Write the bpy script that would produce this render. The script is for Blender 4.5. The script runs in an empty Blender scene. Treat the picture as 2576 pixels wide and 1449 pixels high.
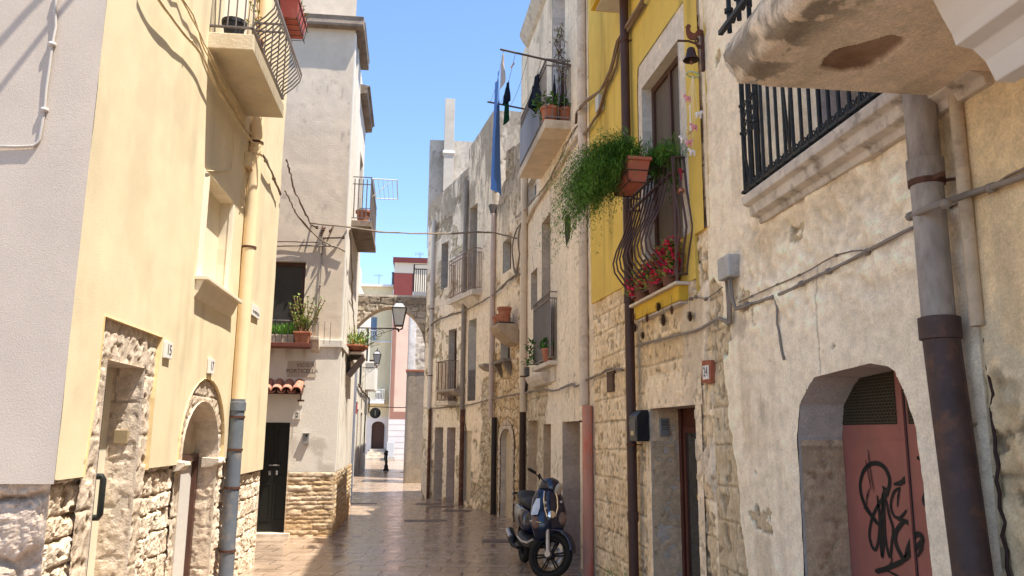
import bpy, bmesh, math, random
import numpy as np
from mathutils import Vector, Matrix
from mathutils.geometry import tessellate_polygon
rnd = random.Random(7)
SC = bpy.context.scene
COL = SC.collection
R = math.radians
# ------------------------------------------------------------------ camera
PW, PH, PF = 2576.0, 1449.0, 2000.0
EYE = np.array([0.0, 0.0, 1.7])
def cam_axes(yaw, pitch, roll):
    f = np.array([math.sin(yaw)*math.cos(pitch), math.cos(yaw)*math.cos(pitch), math.sin(pitch)])
    r = np.array([math.cos(yaw), -math.sin(yaw), 0.0]); u = np.cross(r, f)
    return r*math.cos(roll)+u*math.sin(roll), -r*math.sin(roll)+u*math.cos(roll), f
CR, CU, CF = cam_axes(.1076, math.atan(366/2000), .00925)
cd = bpy.data.cameras.new('camera'); cam = bpy.data.objects.new('camera', cd); COL.objects.link(cam)
cd.sensor_width = 36; cd.sensor_fit = 'HORIZONTAL'; cd.lens = 36*PF/PW; cd.clip_end = 2000; cd.clip_start = .05
m = Matrix.Identity(4)
for i in range(3):
    m[i][0] = CR[i]; m[i][1] = CU[i]; m[i][2] = -CF[i]; m[i][3] = EYE[i]
cam.matrix_world = m; SC.camera = cam
def ray(x, y): return CF + CR*(x-PW/2)/PF - CU*(y-PH/2)/PF
def on_y(x, y, Y): d = ray(x, y); return EYE + d*(Y/d[1])
def on_x(x, y, X): d = ray(x, y); return EYE + d*(X/d[0])
def on_z(x, y, z=0.): d = ray(x, y); return EYE + d*((z-EYE[2])/d[2])
# ------------------------------------------------------------------ light
SC.render.engine = 'CYCLES'
SC.view_settings.view_transform = 'Standard'; SC.view_settings.look = 'None'; SC.view_settings.exposure = 0
SC.cycles.max_bounces = 10; SC.cycles.diffuse_bounces = 7; SC.cycles.use_denoising = True; SC.cycles.film_exposure = 2.05
LDIR = Vector((-.37, .20, -1.0)).normalized()      # travel direction of sunlight
SUN_EL = math.asin(-LDIR.z); SUN_AZ = math.atan2(-LDIR.x, -LDIR.y)
wd = bpy.data.worlds.new("World"); SC.world = wd; wd.use_nodes = True
nt = wd.node_tree; sky = nt.nodes.new('ShaderNodeTexSky'); sky.sky_type = 'NISHITA'; sky.sun_disc = False
sky.sun_elevation = SUN_EL; sky.sun_rotation = SUN_AZ; sky.air_density = 1.0; sky.dust_density = .05; sky.ozone_density = 4.0; sky.altitude = 0
bg = nt.nodes['Background']; tint = nt.nodes.new('ShaderNodeVectorMath'); tint.operation = 'MULTIPLY'; tint.inputs[1].default_value = (.95, .97, .98); nt.links.new(sky.outputs[0], tint.inputs[0]); nt.links.new(tint.outputs[0], bg.inputs[0]); bg.inputs[1].default_value = .15
sl = bpy.data.lights.new('sun', 'SUN'); sl.energy = 5.0; sl.angle = R(.5); sl.color = (1, .925, .80)
so = bpy.data.objects.new('sun', sl); COL.objects.link(so); so.location = (6, -4, 30)
so.rotation_euler = LDIR.to_track_quat('-Z', 'Y').to_euler()
# ------------------------------------------------------------------ noise
def h2(ix, iy, seed=0):
    n = (ix.astype(np.int64)*374761393 + iy.astype(np.int64)*668265263 + seed*974711) & 0xffffffff
    n = ((n ^ (n >> 13))*1274126177) & 0xffffffff
    n = ((n ^ (n >> 16))*2246822519) & 0xffffffff
    return ((n ^ (n >> 15)) & 0xffff)/65535.0
def vn(x, y, seed=0):
    ix = np.floor(x); iy = np.floor(y); fx = x-ix; fy = y-iy
    fx = fx*fx*(3-2*fx); fy = fy*fy*(3-2*fy)
    a = h2(ix, iy, seed); b = h2(ix+1, iy, seed); c = h2(ix, iy+1, seed); d = h2(ix+1, iy+1, seed)
    return (a*(1-fx)+b*fx)*(1-fy)+(c*(1-fx)+d*fx)*fy
def fbm(x, y, seed=0, o=4, g=.5):
    t = 0; w = 1; n = 0
    for k in range(o):
        t = t + w*vn(x*2**k+17.3*k, y*2**k+5.1*k, seed+k*31); n += w; w *= g
    return t/n
def sst(a, b, x): t = np.clip((x-a)/(b-a), 0, 1); return t*t*(3-2*t)
def lerp3(c1, c2, t): return c1*(1-t[..., None])+c2*t[..., None]
def C3(c, like): return np.broadcast_to(np.array(c, float), like.shape+(3,)).copy()
def blocks(s, z, rh, bw, seed, zmin=-1., zmax=14.):
    """coursed masonry: distance to the nearest joint and two random numbers per block"""
    rg = random.Random(seed); zs = [zmin]
    while zs[-1] < zmax: zs.append(zs[-1]+rg.uniform(*rh))
    zs = np.array(zs); i = np.clip(np.searchsorted(zs, z)-1, 0, len(zs)-2)
    dz = np.minimum(z-zs[i], zs[i+1]-z); ds = np.full(s.shape, 9.); bi = np.zeros(s.shape, int)
    lo, hi = s.min()-1, s.max()+1
    for k in np.unique(i):
        b = [lo-rg.uniform(0, bw[1])]
        while b[-1] < hi: b.append(b[-1]+rg.uniform(*bw))
        b = np.array(b); mk = i == k; j = np.clip(np.searchsorted(b, s[mk])-1, 0, len(b)-2)
        ds[mk] = np.minimum(s[mk]-b[j], b[j+1]-s[mk]); bi[mk] = j
    return np.minimum(dz, ds), h2(bi, i, seed+5), h2(bi, i, seed+9)
def rubble(s, z, a, b, seed):
    """irregular stones: F2-F1 distance and a random number per stone"""
    x = s/a; y = z/b; ix = np.floor(x); iy = np.floor(y); f1 = np.full(s.shape, 9.); f2 = f1.copy(); idr = f1*0
    for dx in (-1, 0, 1):
        for dy in (-1, 0, 1):
            cx = ix+dx; cy = iy+dy; px = cx+.1+.8*h2(cx, cy, seed); py = cy+.1+.8*h2(cx, cy, seed+3)
            d = np.maximum(abs(px-x), abs(py-y))*.55+np.hypot(px-x, py-y)*.45; r = h2(cx, cy, seed+7)
            n1 = d < f1; f2 = np.where(n1, f1, np.minimum(f2, d)); idr = np.where(n1, r, idr); f1 = np.where(n1, d, f1)
    return f2-f1, idr
# ------------------------------------------------------------------ materials
MATS = {}
def mat(name, col, rough=.8, var=.12, scale=6., bump=.0, bscale=60., metal=0., spec=.3, dirt=None, dscale=3., attr=False, alpha=None, coords='Object', stretch=(1, 1, 1), grain=0.):
    if name in MATS: return MATS[name]
    M = bpy.data.materials.new(name); M.use_nodes = True; n = M.node_tree.nodes; l = M.node_tree.links
    b = n['Principled BSDF']; b.inputs['Roughness'].default_value = rough; b.inputs['Metallic'].default_value = metal
    b.inputs['Specular IOR Level'].default_value = spec
    if coords == 'World': tc = n.new('ShaderNodeNewGeometry').outputs['Position']
    else: tc = n.new('ShaderNodeTexCoord').outputs[coords]
    mp = n.new('ShaderNodeMapping'); mp.inputs['Scale'].default_value = stretch; l.new(tc, mp.inputs[0]); tc = mp.outputs[0]
    if attr:
        a = n.new('ShaderNodeAttribute'); a.attribute_name = 'Col'; base = a.outputs['Color']
    else:
        g = n.new('ShaderNodeRGB'); g.outputs[0].default_value = (*col, 1); base = g.outputs[0]
    nz = n.new('ShaderNodeTexNoise'); nz.inputs['Scale'].default_value = scale; nz.inputs['Detail'].default_value = 6; nz.inputs['Roughness'].default_value = .62
    l.new(tc, nz.inputs['Vector'])
    mr = n.new('ShaderNodeMapRange'); mr.inputs[1].default_value = .25; mr.inputs[2].default_value = .75; mr.inputs[3].default_value = 1-var; mr.inputs[4].default_value = 1+var
    l.new(nz.outputs[0], mr.inputs[0])
    vm = n.new('ShaderNodeVectorMath'); vm.operation = 'SCALE'; l.new(base, vm.inputs[0]); l.new(mr.outputs[0], vm.inputs['Scale']); out = vm.outputs[0]
    if grain:
        ng = n.new('ShaderNodeTexNoise'); ng.inputs['Scale'].default_value = 85; ng.inputs['Detail'].default_value = 4; ng.inputs['Roughness'].default_value = .8; l.new(tc, ng.inputs['Vector'])
        mg = n.new('ShaderNodeMapRange'); mg.inputs[1].default_value = .3; mg.inputs[2].default_value = .7; mg.inputs[3].default_value = 1-grain; mg.inputs[4].default_value = 1+grain*.7; l.new(ng.outputs[0], mg.inputs[0])
        vg = n.new('ShaderNodeVectorMath'); vg.operation = 'SCALE'; l.new(out, vg.inputs[0]); l.new(mg.outputs[0], vg.inputs['Scale']); out = vg.outputs[0]
    if dirt:
        n2 = n.new('ShaderNodeTexNoise'); n2.inputs['Scale'].default_value = dscale; n2.inputs['Detail'].default_value = 7; n2.inputs['Roughness'].default_value = .7
        l.new(tc, n2.inputs['Vector']); m2 = n.new('ShaderNodeMapRange'); m2.inputs[1].default_value = .5; m2.inputs[2].default_value = .7
        l.new(n2.outputs[0], m2.inputs[0]); mx = n.new('ShaderNodeMix'); mx.data_type = 'RGBA'; l.new(m2.outputs[0], mx.inputs[0]); l.new(out, mx.inputs[6]); mx.inputs[7].default_value = (*dirt, 1); out = mx.outputs[2]
    l.new(out, b.inputs['Base Color'])
    if bump:
        nb = n.new('ShaderNodeTexNoise'); nb.inputs['Scale'].default_value = bscale; nb.inputs['Detail'].default_value = 5; nb.inputs['Roughness'].default_value = .65; l.new(tc, nb.inputs['Vector'])
        bp = n.new('ShaderNodeBump'); bp.inputs['Strength'].default_value = 1; bp.inputs['Distance'].default_value = bump; l.new(nb.outputs[0], bp.inputs['Height']); l.new(bp.outputs[0], b.inputs['Normal'])
    MATS[name] = M; return M
def glassy(name, col, rough=.08):
    M = mat(name, col, rough, var=.15, scale=2., spec=.6); return M
# ------------------------------------------------------------------ mesh collecting
class MB:
    def __init__(s): s.v = []; s.f = []; s.c = None
    def add(s, vs, fs):
        o = len(s.v); s.v += [tuple(map(float, p)) for p in vs]; s.f += [tuple(i+o for i in q) for q in fs]; return s
    def hexa(s, p): # 8 points: bottom 4, top 4
        return s.add(p, [(0, 3, 2, 1), (4, 5, 6, 7), (0, 1, 5, 4), (1, 2, 6, 5), (2, 3, 7, 6), (3, 0, 4, 7)])
    def box(s, x0, x1, y0, y1, z0, z1):
        return s.hexa([(x0, y0, z0), (x1, y0, z0), (x1, y1, z0), (x0, y1, z0), (x0, y0, z1), (x1, y0, z1), (x1, y1, z1), (x0, y1, z1)])
    def wbox(s, w, s0, s1, o0, o1, z0, z1):
        return s.hexa([w.P(a, b, c) for c in (z0, z1) for a, b in ((s0, o1), (s1, o1), (s1, o0), (s0, o0))])
    def tube(s, pts, r, n=6, caps=True):
        pts = [Vector(p) for p in pts]; rr = r if isinstance(r, (list, tuple)) else [r]*len(pts); prev = None; rings = []
        for i, p in enumerate(pts):
            t = (pts[min(i+1, len(pts)-1)]-pts[max(i-1, 0)]);
            if t.length < 1e-9: t = Vector((0, 0, 1))
            t.normalize()
            if prev is None: a = t.orthogonal().normalized()
            else:
                a = prev-t*prev.dot(t)
                if a.length < 1e-6: a = t.orthogonal()
                a.normalize()
            prev = a; b = t.cross(a)
            rings.append([p+(a*math.cos(2*math.pi*k/n)+b*math.sin(2*math.pi*k/n))*rr[i] for k in range(n)])
        vs = [q for g in rings for q in g]
        fs = [(i*n+k, i*n+(k+1) % n, (i+1)*n+(k+1) % n, (i+1)*n+k) for i in range(len(pts)-1) for k in range(n)]
        if caps: fs += [tuple(range(n))[::-1], tuple((len(pts)-1)*n+k for k in range(n))]
        return s.add(vs, fs)
    def bar(s, p, q, w=.012, d=None):
        p = Vector(p); q = Vector(q); t = (q-p).normalized(); a = t.cross(Vector((0, 0, 1)))
        if a.length < 1e-4: a = Vector((1, 0, 0))
        a.normalize(); b = t.cross(a); d = d or w
        k = [(-1, -1), (1, -1), (1, 1), (-1, 1)]
        return s.hexa([p+a*x*w/2+b*y*d/2 for x, y in k]+[q+a*x*w/2+b*y*d/2 for x, y in k])
    def lathe(s, c, prof, n=16, ax=None, sx=1., sy=1.):
        c = Vector(c); rings = []; M = (Vector((0, 0, 1)).rotation_difference(Vector(ax)).to_matrix() if ax else Matrix.Identity(3))
        for r, z in prof: rings.append([c+M @ Vector((r*sx*math.cos(2*math.pi*k/n), r*sy*math.sin(2*math.pi*k/n), z)) for k in range(n)])
        vs = [q for g in rings for q in g]
        fs = [(i*n+k, i*n+(k+1) % n, (i+1)*n+(k+1) % n, (i+1)*n+k) for i in range(len(prof)-1) for k in range(n)]
        fs += [tuple(range(n))[::-1], tuple((len(prof)-1)*n+k for k in range(n))]
        return s.add(vs, fs)
    def prism(s, poly, fn, o0, o1):
        """poly in 2D, fn(a, o, b) -> point"""
        n = len(poly); vs = [fn(a, o, b) for o in (o0, o1) for a, b in poly]
        tri = tessellate_polygon([[Vector((a, b, 0)) for a, b in poly]])
        fs = [tuple(t) for t in tri]+[tuple(i+n for i in t[::-1]) for t in tri]
        fs += [(i, (i+1) % n, (i+1) % n+n, i+n) for i in range(n)]
        return s.add(vs, fs)
    def build(s, name, material, parent=None, label=None, smooth=False, bevel=0., fix=True):
        me = bpy.data.meshes.new(name); base = Vector((0, 0, 0)); q = parent
        while q is not None: base = base+q.location; q = q.parent
        vs = [(p[0]-base.x, p[1]-base.y, p[2]-base.z) for p in s.v]
        me.from_pydata(vs, [], s.f); me.validate()
        if fix:
            bm = bmesh.new(); bm.from_mesh(me); bmesh.ops.recalc_face_normals(bm, faces=bm.faces); bm.to_mesh(me); bm.free()
        me.materials.append(material); o = bpy.data.objects.new(name, me); COL.objects.link(o)
        if parent is not None: o.parent = parent
        if label: o['label'] = label
        if smooth:
            for p in me.polygons: p.use_smooth = True
            if smooth != 'all':
                e = o.modifiers.new('edge', 'EDGE_SPLIT'); e.split_angle = R(35)
        if bevel:
            b = o.modifiers.new('bevel', 'BEVEL'); b.width = bevel; b.segments = 2; b.limit_method = 'ANGLE'
        return o
def thing(name, label, cat, loc=(0, 0, 0), group=None):
    o = bpy.data.objects.new(name, None); COL.objects.link(o); o.location = loc; o.empty_display_size = .1
    o['label'] = label; o['category'] = cat
    if group: o['group'] = group
    return o
def solo(o, label, cat, group=None, kind=None):
    """a thing that is one mesh: move its origin to its own base"""
    me = o.data; vs = [v.co for v in me.vertices]
    b = Vector((sum(v.x for v in vs)/len(vs), sum(v.y for v in vs)/len(vs), min(v.z for v in vs)))
    me.transform(Matrix.Translation(-b)); o.location = b
    o['label'] = label; o['category'] = cat
    if group: o['group'] = group
    if kind: o['kind'] = kind
    return o
def text_obj(name, txt, size, w, s, z, out, material, parent=None, sx=1., lean=0., spacing=1.):
    cu = bpy.data.curves.new(name, 'FONT'); cu.body = txt; cu.size = size; cu.extrude = .0008; cu.align_x = 'CENTER'; cu.align_y = 'CENTER'; cu.space_character = spacing; cu.resolution_u = 3
    t = bpy.data.objects.new(name, cu); COL.objects.link(t); bpy.context.view_layer.update()
    me = bpy.data.meshes.new_from_object(t.evaluated_get(bpy.context.evaluated_depsgraph_get())); bpy.data.objects.remove(t)
    base = Vector((0, 0, 0)); q = parent
    while q is not None: base = base+q.location; q = q.parent
    for v in me.vertices:
        x, y, zz = v.co; v.co = Vector(w.P(s+x*sx, out+zz, z+y+lean*x))-base
    me.materials.clear(); me.materials.append(material); o = bpy.data.objects.new(name, me); COL.objects.link(o)
    if parent is not None: o.parent = parent
    return o
# ------------------------------------------------------------------ wall frames
class Wall:
    """vertical plane; A is its left end seen from the street, normal points to the street"""
    def __init__(s, A, B):
        s.A = np.array(A, float); s.B = np.array(B, float); d = s.B-s.A; s.L = float(np.hypot(*d)); s.t = d/s.L; s.n = np.array([s.t[1], -s.t[0]])
    def P(s, a, o, z): q = s.A+s.t*a+s.n*o; return (q[0], q[1], z)
    def at(s, x, y, out=0.):
        d = ray(x, y); k = ((s.A-EYE[:2])@s.n+out)/(d[:2]@s.n); p = EYE+d*k; return float((p[:2]-s.A)@s.t), float(p[2])
    def pts(s, *pp, out=0.): return [s.at(x, y, out) for x, y in pp]
def arch_poly(s0, s1, zb, zs, zt, n=14):
    """opening outline with a round head: springing zs, crown zt"""
    c = (s0+s1)/2; r = (s1-s0)/2
    return [(s0, zb), (s1, zb)]+[(c+r*math.cos(math.pi*k/n), zs+(zt-zs)*math.sin(math.pi*k/n)) for k in range(n+1)]
def rect(s0, s1, z0, z1): return [(s0, z0), (s1, z0), (s1, z1), (s0, z1)]
def inside(px, py, poly):
    r = np.zeros(px.shape, bool); n = len(poly)
    for i in range(n):
        x0, y0 = poly[i]; x1, y1 = poly[(i+1) % n]
        if y0 == y1: continue
        c = ((y0 > py) != (y1 > py)) & (px < (x1-x0)*(py-y0)/(y1-y0)+x0); r ^= c
    return r
def near_edge(px, py, poly):
    bd = np.full(px.shape, 9.); bx = px.copy(); by = py.copy(); n = len(poly)
    for i in range(n):
        x0, y0 = poly[i]; x1, y1 = poly[(i+1) % n]; dx, dy = x1-x0, y1-y0; L = dx*dx+dy*dy
        if L < 1e-12: continue
        t = np.clip(((px-x0)*dx+(py-y0)*dy)/L, 0, 1); qx = x0+t*dx; qy = y0+t*dy; d = np.hypot(px-qx, py-qy)
        m_ = d < bd; bd = np.where(m_, d, bd); bx = np.where(m_, qx, bx); by = np.where(m_, qy, by)
    return bd, bx, by
WALLMAT = mat('weathered_wall', (1, 1, 1), .92, var=.17, scale=13., bump=.007, bscale=60., spec=.15, attr=True, grain=.24, coords='World')
STUCCO = mat('grained_stucco', (1, 1, 1), .95, var=.05, scale=3., bump=.0022, bscale=120., spec=.1, attr=True, grain=.08, coords='World')
SMOOTHW = mat('smooth_plaster', (1, 1, 1), .9, var=.05, scale=2.5, bump=.004, bscale=40., spec=.15, attr=True, grain=.10, coords='World')
def wall_mesh(name, w, s0, s1, z0, z1, res, field, holes=(), parent=None, keep=None, top=None, body=None, material=None, out=0., label=None, frame_col=(.62, .52, .42), edge=0., cav=22., fade=True, zskip=-9., flat=False):
    """wall surface as a displaced grid. holes: (polygon, depth[, colour]); keep: polygon; body: depth of the block behind"""
    ns = max(2, int(round((s1-s0)/res))+1); nz = max(2, int(round((z1-z0)/res))+1)
    S, Z = np.meshgrid(np.linspace(s0, s1, ns), np.linspace(z0, z1, nz)); r = max((s1-s0)/(ns-1), (z1-z0)/(nz-1))
    for pol in [h[0] for h in holes]+([keep] if keep else []):
        d, bx, by = near_edge(S, Z, pol); m_ = d < r*.62; S = np.where(m_, bx, S); Z = np.where(m_, by, Z)
    if top is not None: Z = np.minimum(Z, top(S))
    H, Cc = field(S, Z)
    if r < .035:   # relief shading baked into the colour: hollows darker, raised spots lighter
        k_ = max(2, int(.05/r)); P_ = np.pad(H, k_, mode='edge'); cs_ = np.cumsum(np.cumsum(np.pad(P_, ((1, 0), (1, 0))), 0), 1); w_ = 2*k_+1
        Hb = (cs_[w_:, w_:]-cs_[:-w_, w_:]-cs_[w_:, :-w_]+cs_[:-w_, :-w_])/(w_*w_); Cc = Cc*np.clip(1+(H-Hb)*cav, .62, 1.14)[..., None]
    if not keep and fade: H = H*sst(0, .05, S-s0)*sst(0, .05, s1-S)
    H = H+out
    f00 = np.arange(ns*nz).reshape(nz, ns)
    cs = (S[:-1, :-1]+S[1:, 1:]+S[1:, :-1]+S[:-1, 1:])/4; cz = (Z[:-1, :-1]+Z[1:, 1:]+Z[1:, :-1]+Z[:-1, 1:])/4
    ok = np.ones(cs.shape, bool)
    if top is not None: ok &= (Z[1:, :-1]-Z[:-1, :-1]+Z[1:, 1:]-Z[:-1, 1:]) > 1e-6
    for h in holes: ok &= ~inside(cs, cz, h[0])
    if keep: ok &= inside(cs, cz, keep)
    F = np.stack([f00[:-1, :-1], f00[:-1, 1:], f00[1:, 1:], f00[1:, :-1]], -1)[ok]
    V = np.stack([w.A[0]+w.t[0]*S+w.n[0]*H, w.A[1]+w.t[1]*S+w.n[1]*H, Z], -1).reshape(-1, 3); Cc = Cc.reshape(-1, 3)
    xv = []; xf = []; xc = []
    def quad(ps, c):
        o = len(V)+len(xv); xv.extend(ps); xf.append((o, o+1, o+2, o+3)); xc.extend([c]*4)
    for h in holes:
        pol, dep = h[0], h[1]
        if dep == 0: continue
        fc = h[2] if len(h) > 2 else frame_col; n = len(pol); hh = .012+out
        for i in range(n):
            a, b = pol[i], pol[(i+1) % n]
            if max(a[1], b[1]) <= max(z0+.012, zskip) or min(a[1], b[1]) >= z1-.012: continue
            if a[0] == b[0] and min(a[1], b[1]) < z0: a, b = (a[0], max(a[1], z0)), (b[0], max(b[1], z0))
            k = max(1, int(math.hypot(b[0]-a[0], b[1]-a[1])/.15))
            for q in range(k):
                p = [a[0]+(b[0]-a[0])*q/k, a[1]+(b[1]-a[1])*q/k]; p2 = [a[0]+(b[0]-a[0])*(q+1)/k, a[1]+(b[1]-a[1])*(q+1)/k]
                t = .90+.2*rnd.random(); c = tuple(x*t for x in fc)
                quad([w.P(p[0], hh, p[1]), w.P(p2[0], hh, p2[1]), w.P(p2[0], -dep, p2[1]), w.P(p[0], -dep, p[1])], c)
    if keep and edge:
        n = len(keep)
        for i in range(n):
            a, b = keep[i], keep[(i+1) % n]; c = tuple(Cc[ok.size//2 if False else int(F[0][0])])
            quad([w.P(a[0], out, a[1]), w.P(b[0], out, b[1]), w.P(b[0], out-edge, b[1]), w.P(a[0], out-edge, a[1])], c)
    if body:
        dep, zt0, zt1, bc = body   # block behind: depth, height at left and right end
        hole_boxes = [(min(p[0] for p in h[0])-.02, max(p[0] for p in h[0])+.02) for h in holes]
        mxd = max([h[1] for h in holes]+[.3])+.1
        S0_, S1_ = s0, s1; s0, s1 = s0+.25, s1-.25
        b = [w.P(s0, -dep, 0), w.P(s1, -dep, 0), w.P(s1, -dep, zt1), w.P(s0, -dep, zt0)]
        quad(b, bc); e = -.08
        for s_, zt in ((s0, zt0), (s1, zt1)):
            quad([w.P(s_, e, 0), w.P(s_, -dep, 0), w.P(s_, -dep, zt), w.P(s_, e, zt)], bc)
        quad([w.P(s0, e, zt0), w.P(s1, e, zt1), w.P(s1, -dep, zt1), w.P(s0, -dep, zt0)], bc)
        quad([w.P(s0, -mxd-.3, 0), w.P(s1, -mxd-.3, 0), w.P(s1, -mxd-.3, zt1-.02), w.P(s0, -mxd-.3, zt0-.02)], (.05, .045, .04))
    allv = np.concatenate([V, np.array(xv).reshape(-1, 3)]) if xv else V
    allc = np.concatenate([Cc, np.array(xc).reshape(-1, 3)]) if xv else Cc
    allf = np.concatenate([F, np.array(xf, int).reshape(-1, 4)]) if xf else F
    used = np.unique(allf); mp = np.full(len(allv), -1); mp[used] = np.arange(len(used)); allf = mp[allf]; allv = allv[used]; allc = allc[used]
    base = Vector((0, 0, 0)); q = parent
    while q is not None: base = base+q.location; q = q.parent
    allv = allv-np.array(base)
    me = bpy.data.meshes.new(name); me.vertices.add(len(allv)); me.vertices.foreach_set('co', allv.astype(np.float32).ravel())
    me.loops.add(len(allf)*4); me.loops.foreach_set('vertex_index', allf.astype(np.int32).ravel())
    me.polygons.add(len(allf)); me.polygons.foreach_set('loop_start', np.arange(len(allf), dtype=np.int32)*4)
    nf = len(allf); sm = np.zeros(nf, bool); sm[:len(F)] = not flat; me.polygons.foreach_set('use_smooth', sm)
    at = me.color_attributes.new('Col', 'FLOAT_COLOR', 'POINT'); at.data.foreach_set('color', np.concatenate([np.clip(allc, 0, 1), np.ones((len(allc), 1))], 1).astype(np.float32).ravel())
    me.update(); me.validate(); me.materials.append(material or WALLMAT)
    o = bpy.data.objects.new(name, me); COL.objects.link(o)
    if parent is not None: o.parent = parent
    if label: o['label'] = label
    return o
# ================================================================== the setting: street and piazza
GM = bpy.data.materials.new('worn_paving'); GM.use_nodes = True
def paving_material(M):
    n = M.node_tree.nodes; l = M.node_tree.links; b = n['Principled BSDF']
    pos = n.new('ShaderNodeNewGeometry').outputs['Position']
    mp = n.new('ShaderNodeMapping'); mp.inputs['Rotation'].default_value = (0, 0, R(8)); l.new(pos, mp.inputs[0])
    wz = n.new('ShaderNodeTexNoise'); wz.inputs['Scale'].default_value = .9; wz.inputs['Detail'].default_value = 3; l.new(mp.outputs[0], wz.inputs[0])
    ad = n.new('ShaderNodeVectorMath'); ad.operation = 'MULTIPLY_ADD'; l.new(wz.outputs['Color'], ad.inputs[0]); ad.inputs[1].default_value = (.3, .22, 0); l.new(mp.outputs[0], ad.inputs[2])
    br = n.new('ShaderNodeTexBrick'); br.inputs['Scale'].default_value = 1; br.inputs['Brick Width'].default_value = .52; br.inputs['Row Height'].default_value = .36
    br.inputs['Mortar Size'].default_value = .011; br.inputs['Mortar Smooth'].default_value = .4; br.inputs['Color1'].default_value = (.375, .275, .20, 1); br.inputs['Color2'].default_value = (.375, .275, .20, 1); br.inputs['Mortar'].default_value = (.15, .10, .068, 1)
    br.offset = .42; l.new(ad.outputs[0], br.inputs[0])
    nz = n.new('ShaderNodeTexNoise'); nz.inputs['Scale'].default_value = 2.2; nz.inputs['Detail'].default_value = 8; nz.inputs['Roughness'].default_value = .65; l.new(pos, nz.inputs[0])
    mr = n.new('ShaderNodeMapRange'); mr.inputs[1].default_value = .3; mr.inputs[2].default_value = .7; mr.inputs[3].default_value = .74; mr.inputs[4].default_value = 1.2; l.new(nz.outputs[0], mr.inputs[0])
    vm = n.new('ShaderNodeVectorMath'); vm.operation = 'SCALE'; l.new(br.outputs[0], vm.inputs[0]); l.new(mr.outputs[0], vm.inputs['Scale']); l.new(vm.outputs[0], b.inputs['Base Color'])
    r2 = n.new('ShaderNodeMapRange'); r2.inputs[1].default_value = .35; r2.inputs[2].default_value = .7; r2.inputs[3].default_value = .11; r2.inputs[4].default_value = .34; l.new(nz.outputs[0], r2.inputs[0])
    l.new(r2.outputs[0], b.inputs['Roughness']); b.inputs['Specular IOR Level'].default_value = .5
    ma = n.new('ShaderNodeMath'); ma.operation = 'MULTIPLY_ADD'; ma.inputs[1].default_value = -1.0; l.new(br.outputs['Fac'], ma.inputs[0])
    n3 = n.new('ShaderNodeTexNoise'); n3.inputs['Scale'].default_value = 7; n3.inputs['Detail'].default_value = 6; l.new(pos, n3.inputs[0]); l.new(n3.outputs[0], ma.inputs[2])
    bp = n.new('ShaderNodeBump'); bp.inputs['Distance'].default_value = .006; bp.inputs['Strength'].default_value = .8; l.new(ma.outputs[0], bp.inputs['Height']); l.new(bp.outputs[0], b.inputs['Normal'])
paving_material(GM)
def ground():
    xs = np.concatenate([[-300, -80, -20], np.linspace(-8, 8, 81), [20, 80, 300]]); ys = np.concatenate([[-200, -40, -10], np.linspace(-2, 60, 249), [90, 200, 600]])
    X, Y = np.meshgrid(xs, ys); Z = .018*(fbm(X*.8, Y*.8, 4, 3)-.5); Z[(abs(X) > 7.9) | (Y < -2) | (Y > 60)] = -.01
    nx, ny = len(xs), len(ys); f = np.arange(nx*ny).reshape(ny, nx); F = np.stack([f[:-1, :-1], f[:-1, 1:], f[1:, 1:], f[1:, :-1]], -1).reshape(-1, 4)
    me = bpy.data.meshes.new('paved_street'); me.from_pydata(np.stack([X, Y, Z], -1).reshape(-1, 3).tolist(), [], F.tolist())
    for p in me.polygons: p.use_smooth = True
    me.materials.append(GM); o = bpy.data.objects.new('paved_street', me); COL.objects.link(o); o['kind'] = 'structure'
ground()
# ================================================================== wall fields
def streaks(S, Z, seed, f=5.): return fbm(S*f, Z*.35, seed, 4)
def f_stucco(S, Z, col=(.77, .655, .45), seed=3):
    a = fbm(S*.8, Z*.8, seed, 4); st = streaks(S, Z, seed+1, 4.)
    k = 1+.16*(a-.5)-.13*sst(.52, .8, st)-.08*sst(.6, .75, fbm(S*2.5, Z*1.2, seed+9, 5)); c = C3(col, S)*k[..., None]
    return .016*(fbm(S*1.1, Z*1.1, seed+5, 3)-.5)+.004*(fbm(S*5, Z*5, seed+6, 3)-.5), c
def f_grey(S, Z): return f_stucco(S, Z, (.56, .48, .41), 11)
def f_leftbase(S, Z):
    s2 = S+.05*(fbm(S*3, Z*3, 5)-.5); z2 = Z+.06*(fbm(S*2.5, Z*2.5, 6)-.5)
    n = fbm(S*9, Z*9, 8, 6, .62)-.5; n2 = fbm(S*3.5, Z*3.5, 9, 3)-.5; n4 = fbm(S*28, Z*28, 7, 4, .6)-.5
    d, r1, r2 = blocks(s2+.03*n, z2+.03*n, (.14, .27), (.16, .42), 21); j = sst(-.004, .022, d+.02*n)
    pit = sst(.58, .68, fbm(S*11+3, Z*11, 10, 4))*(r2 > .25)
    H = -.022*(1-j)+j*(.012*r1+.050*n+.018*n2+.022*n4)-.026*pit-.015
    c = lerp3(C3((.60, .48, .36), S), C3((.70, .60, .48), S), r1); c *= (1+.30*n+.25*n4)[..., None]; c = lerp3(C3((.46, .33, .21), S), c, .45+.55*j); c = lerp3(c, C3((.36, .25, .15), S), .6*pit)
    return H, c
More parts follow.
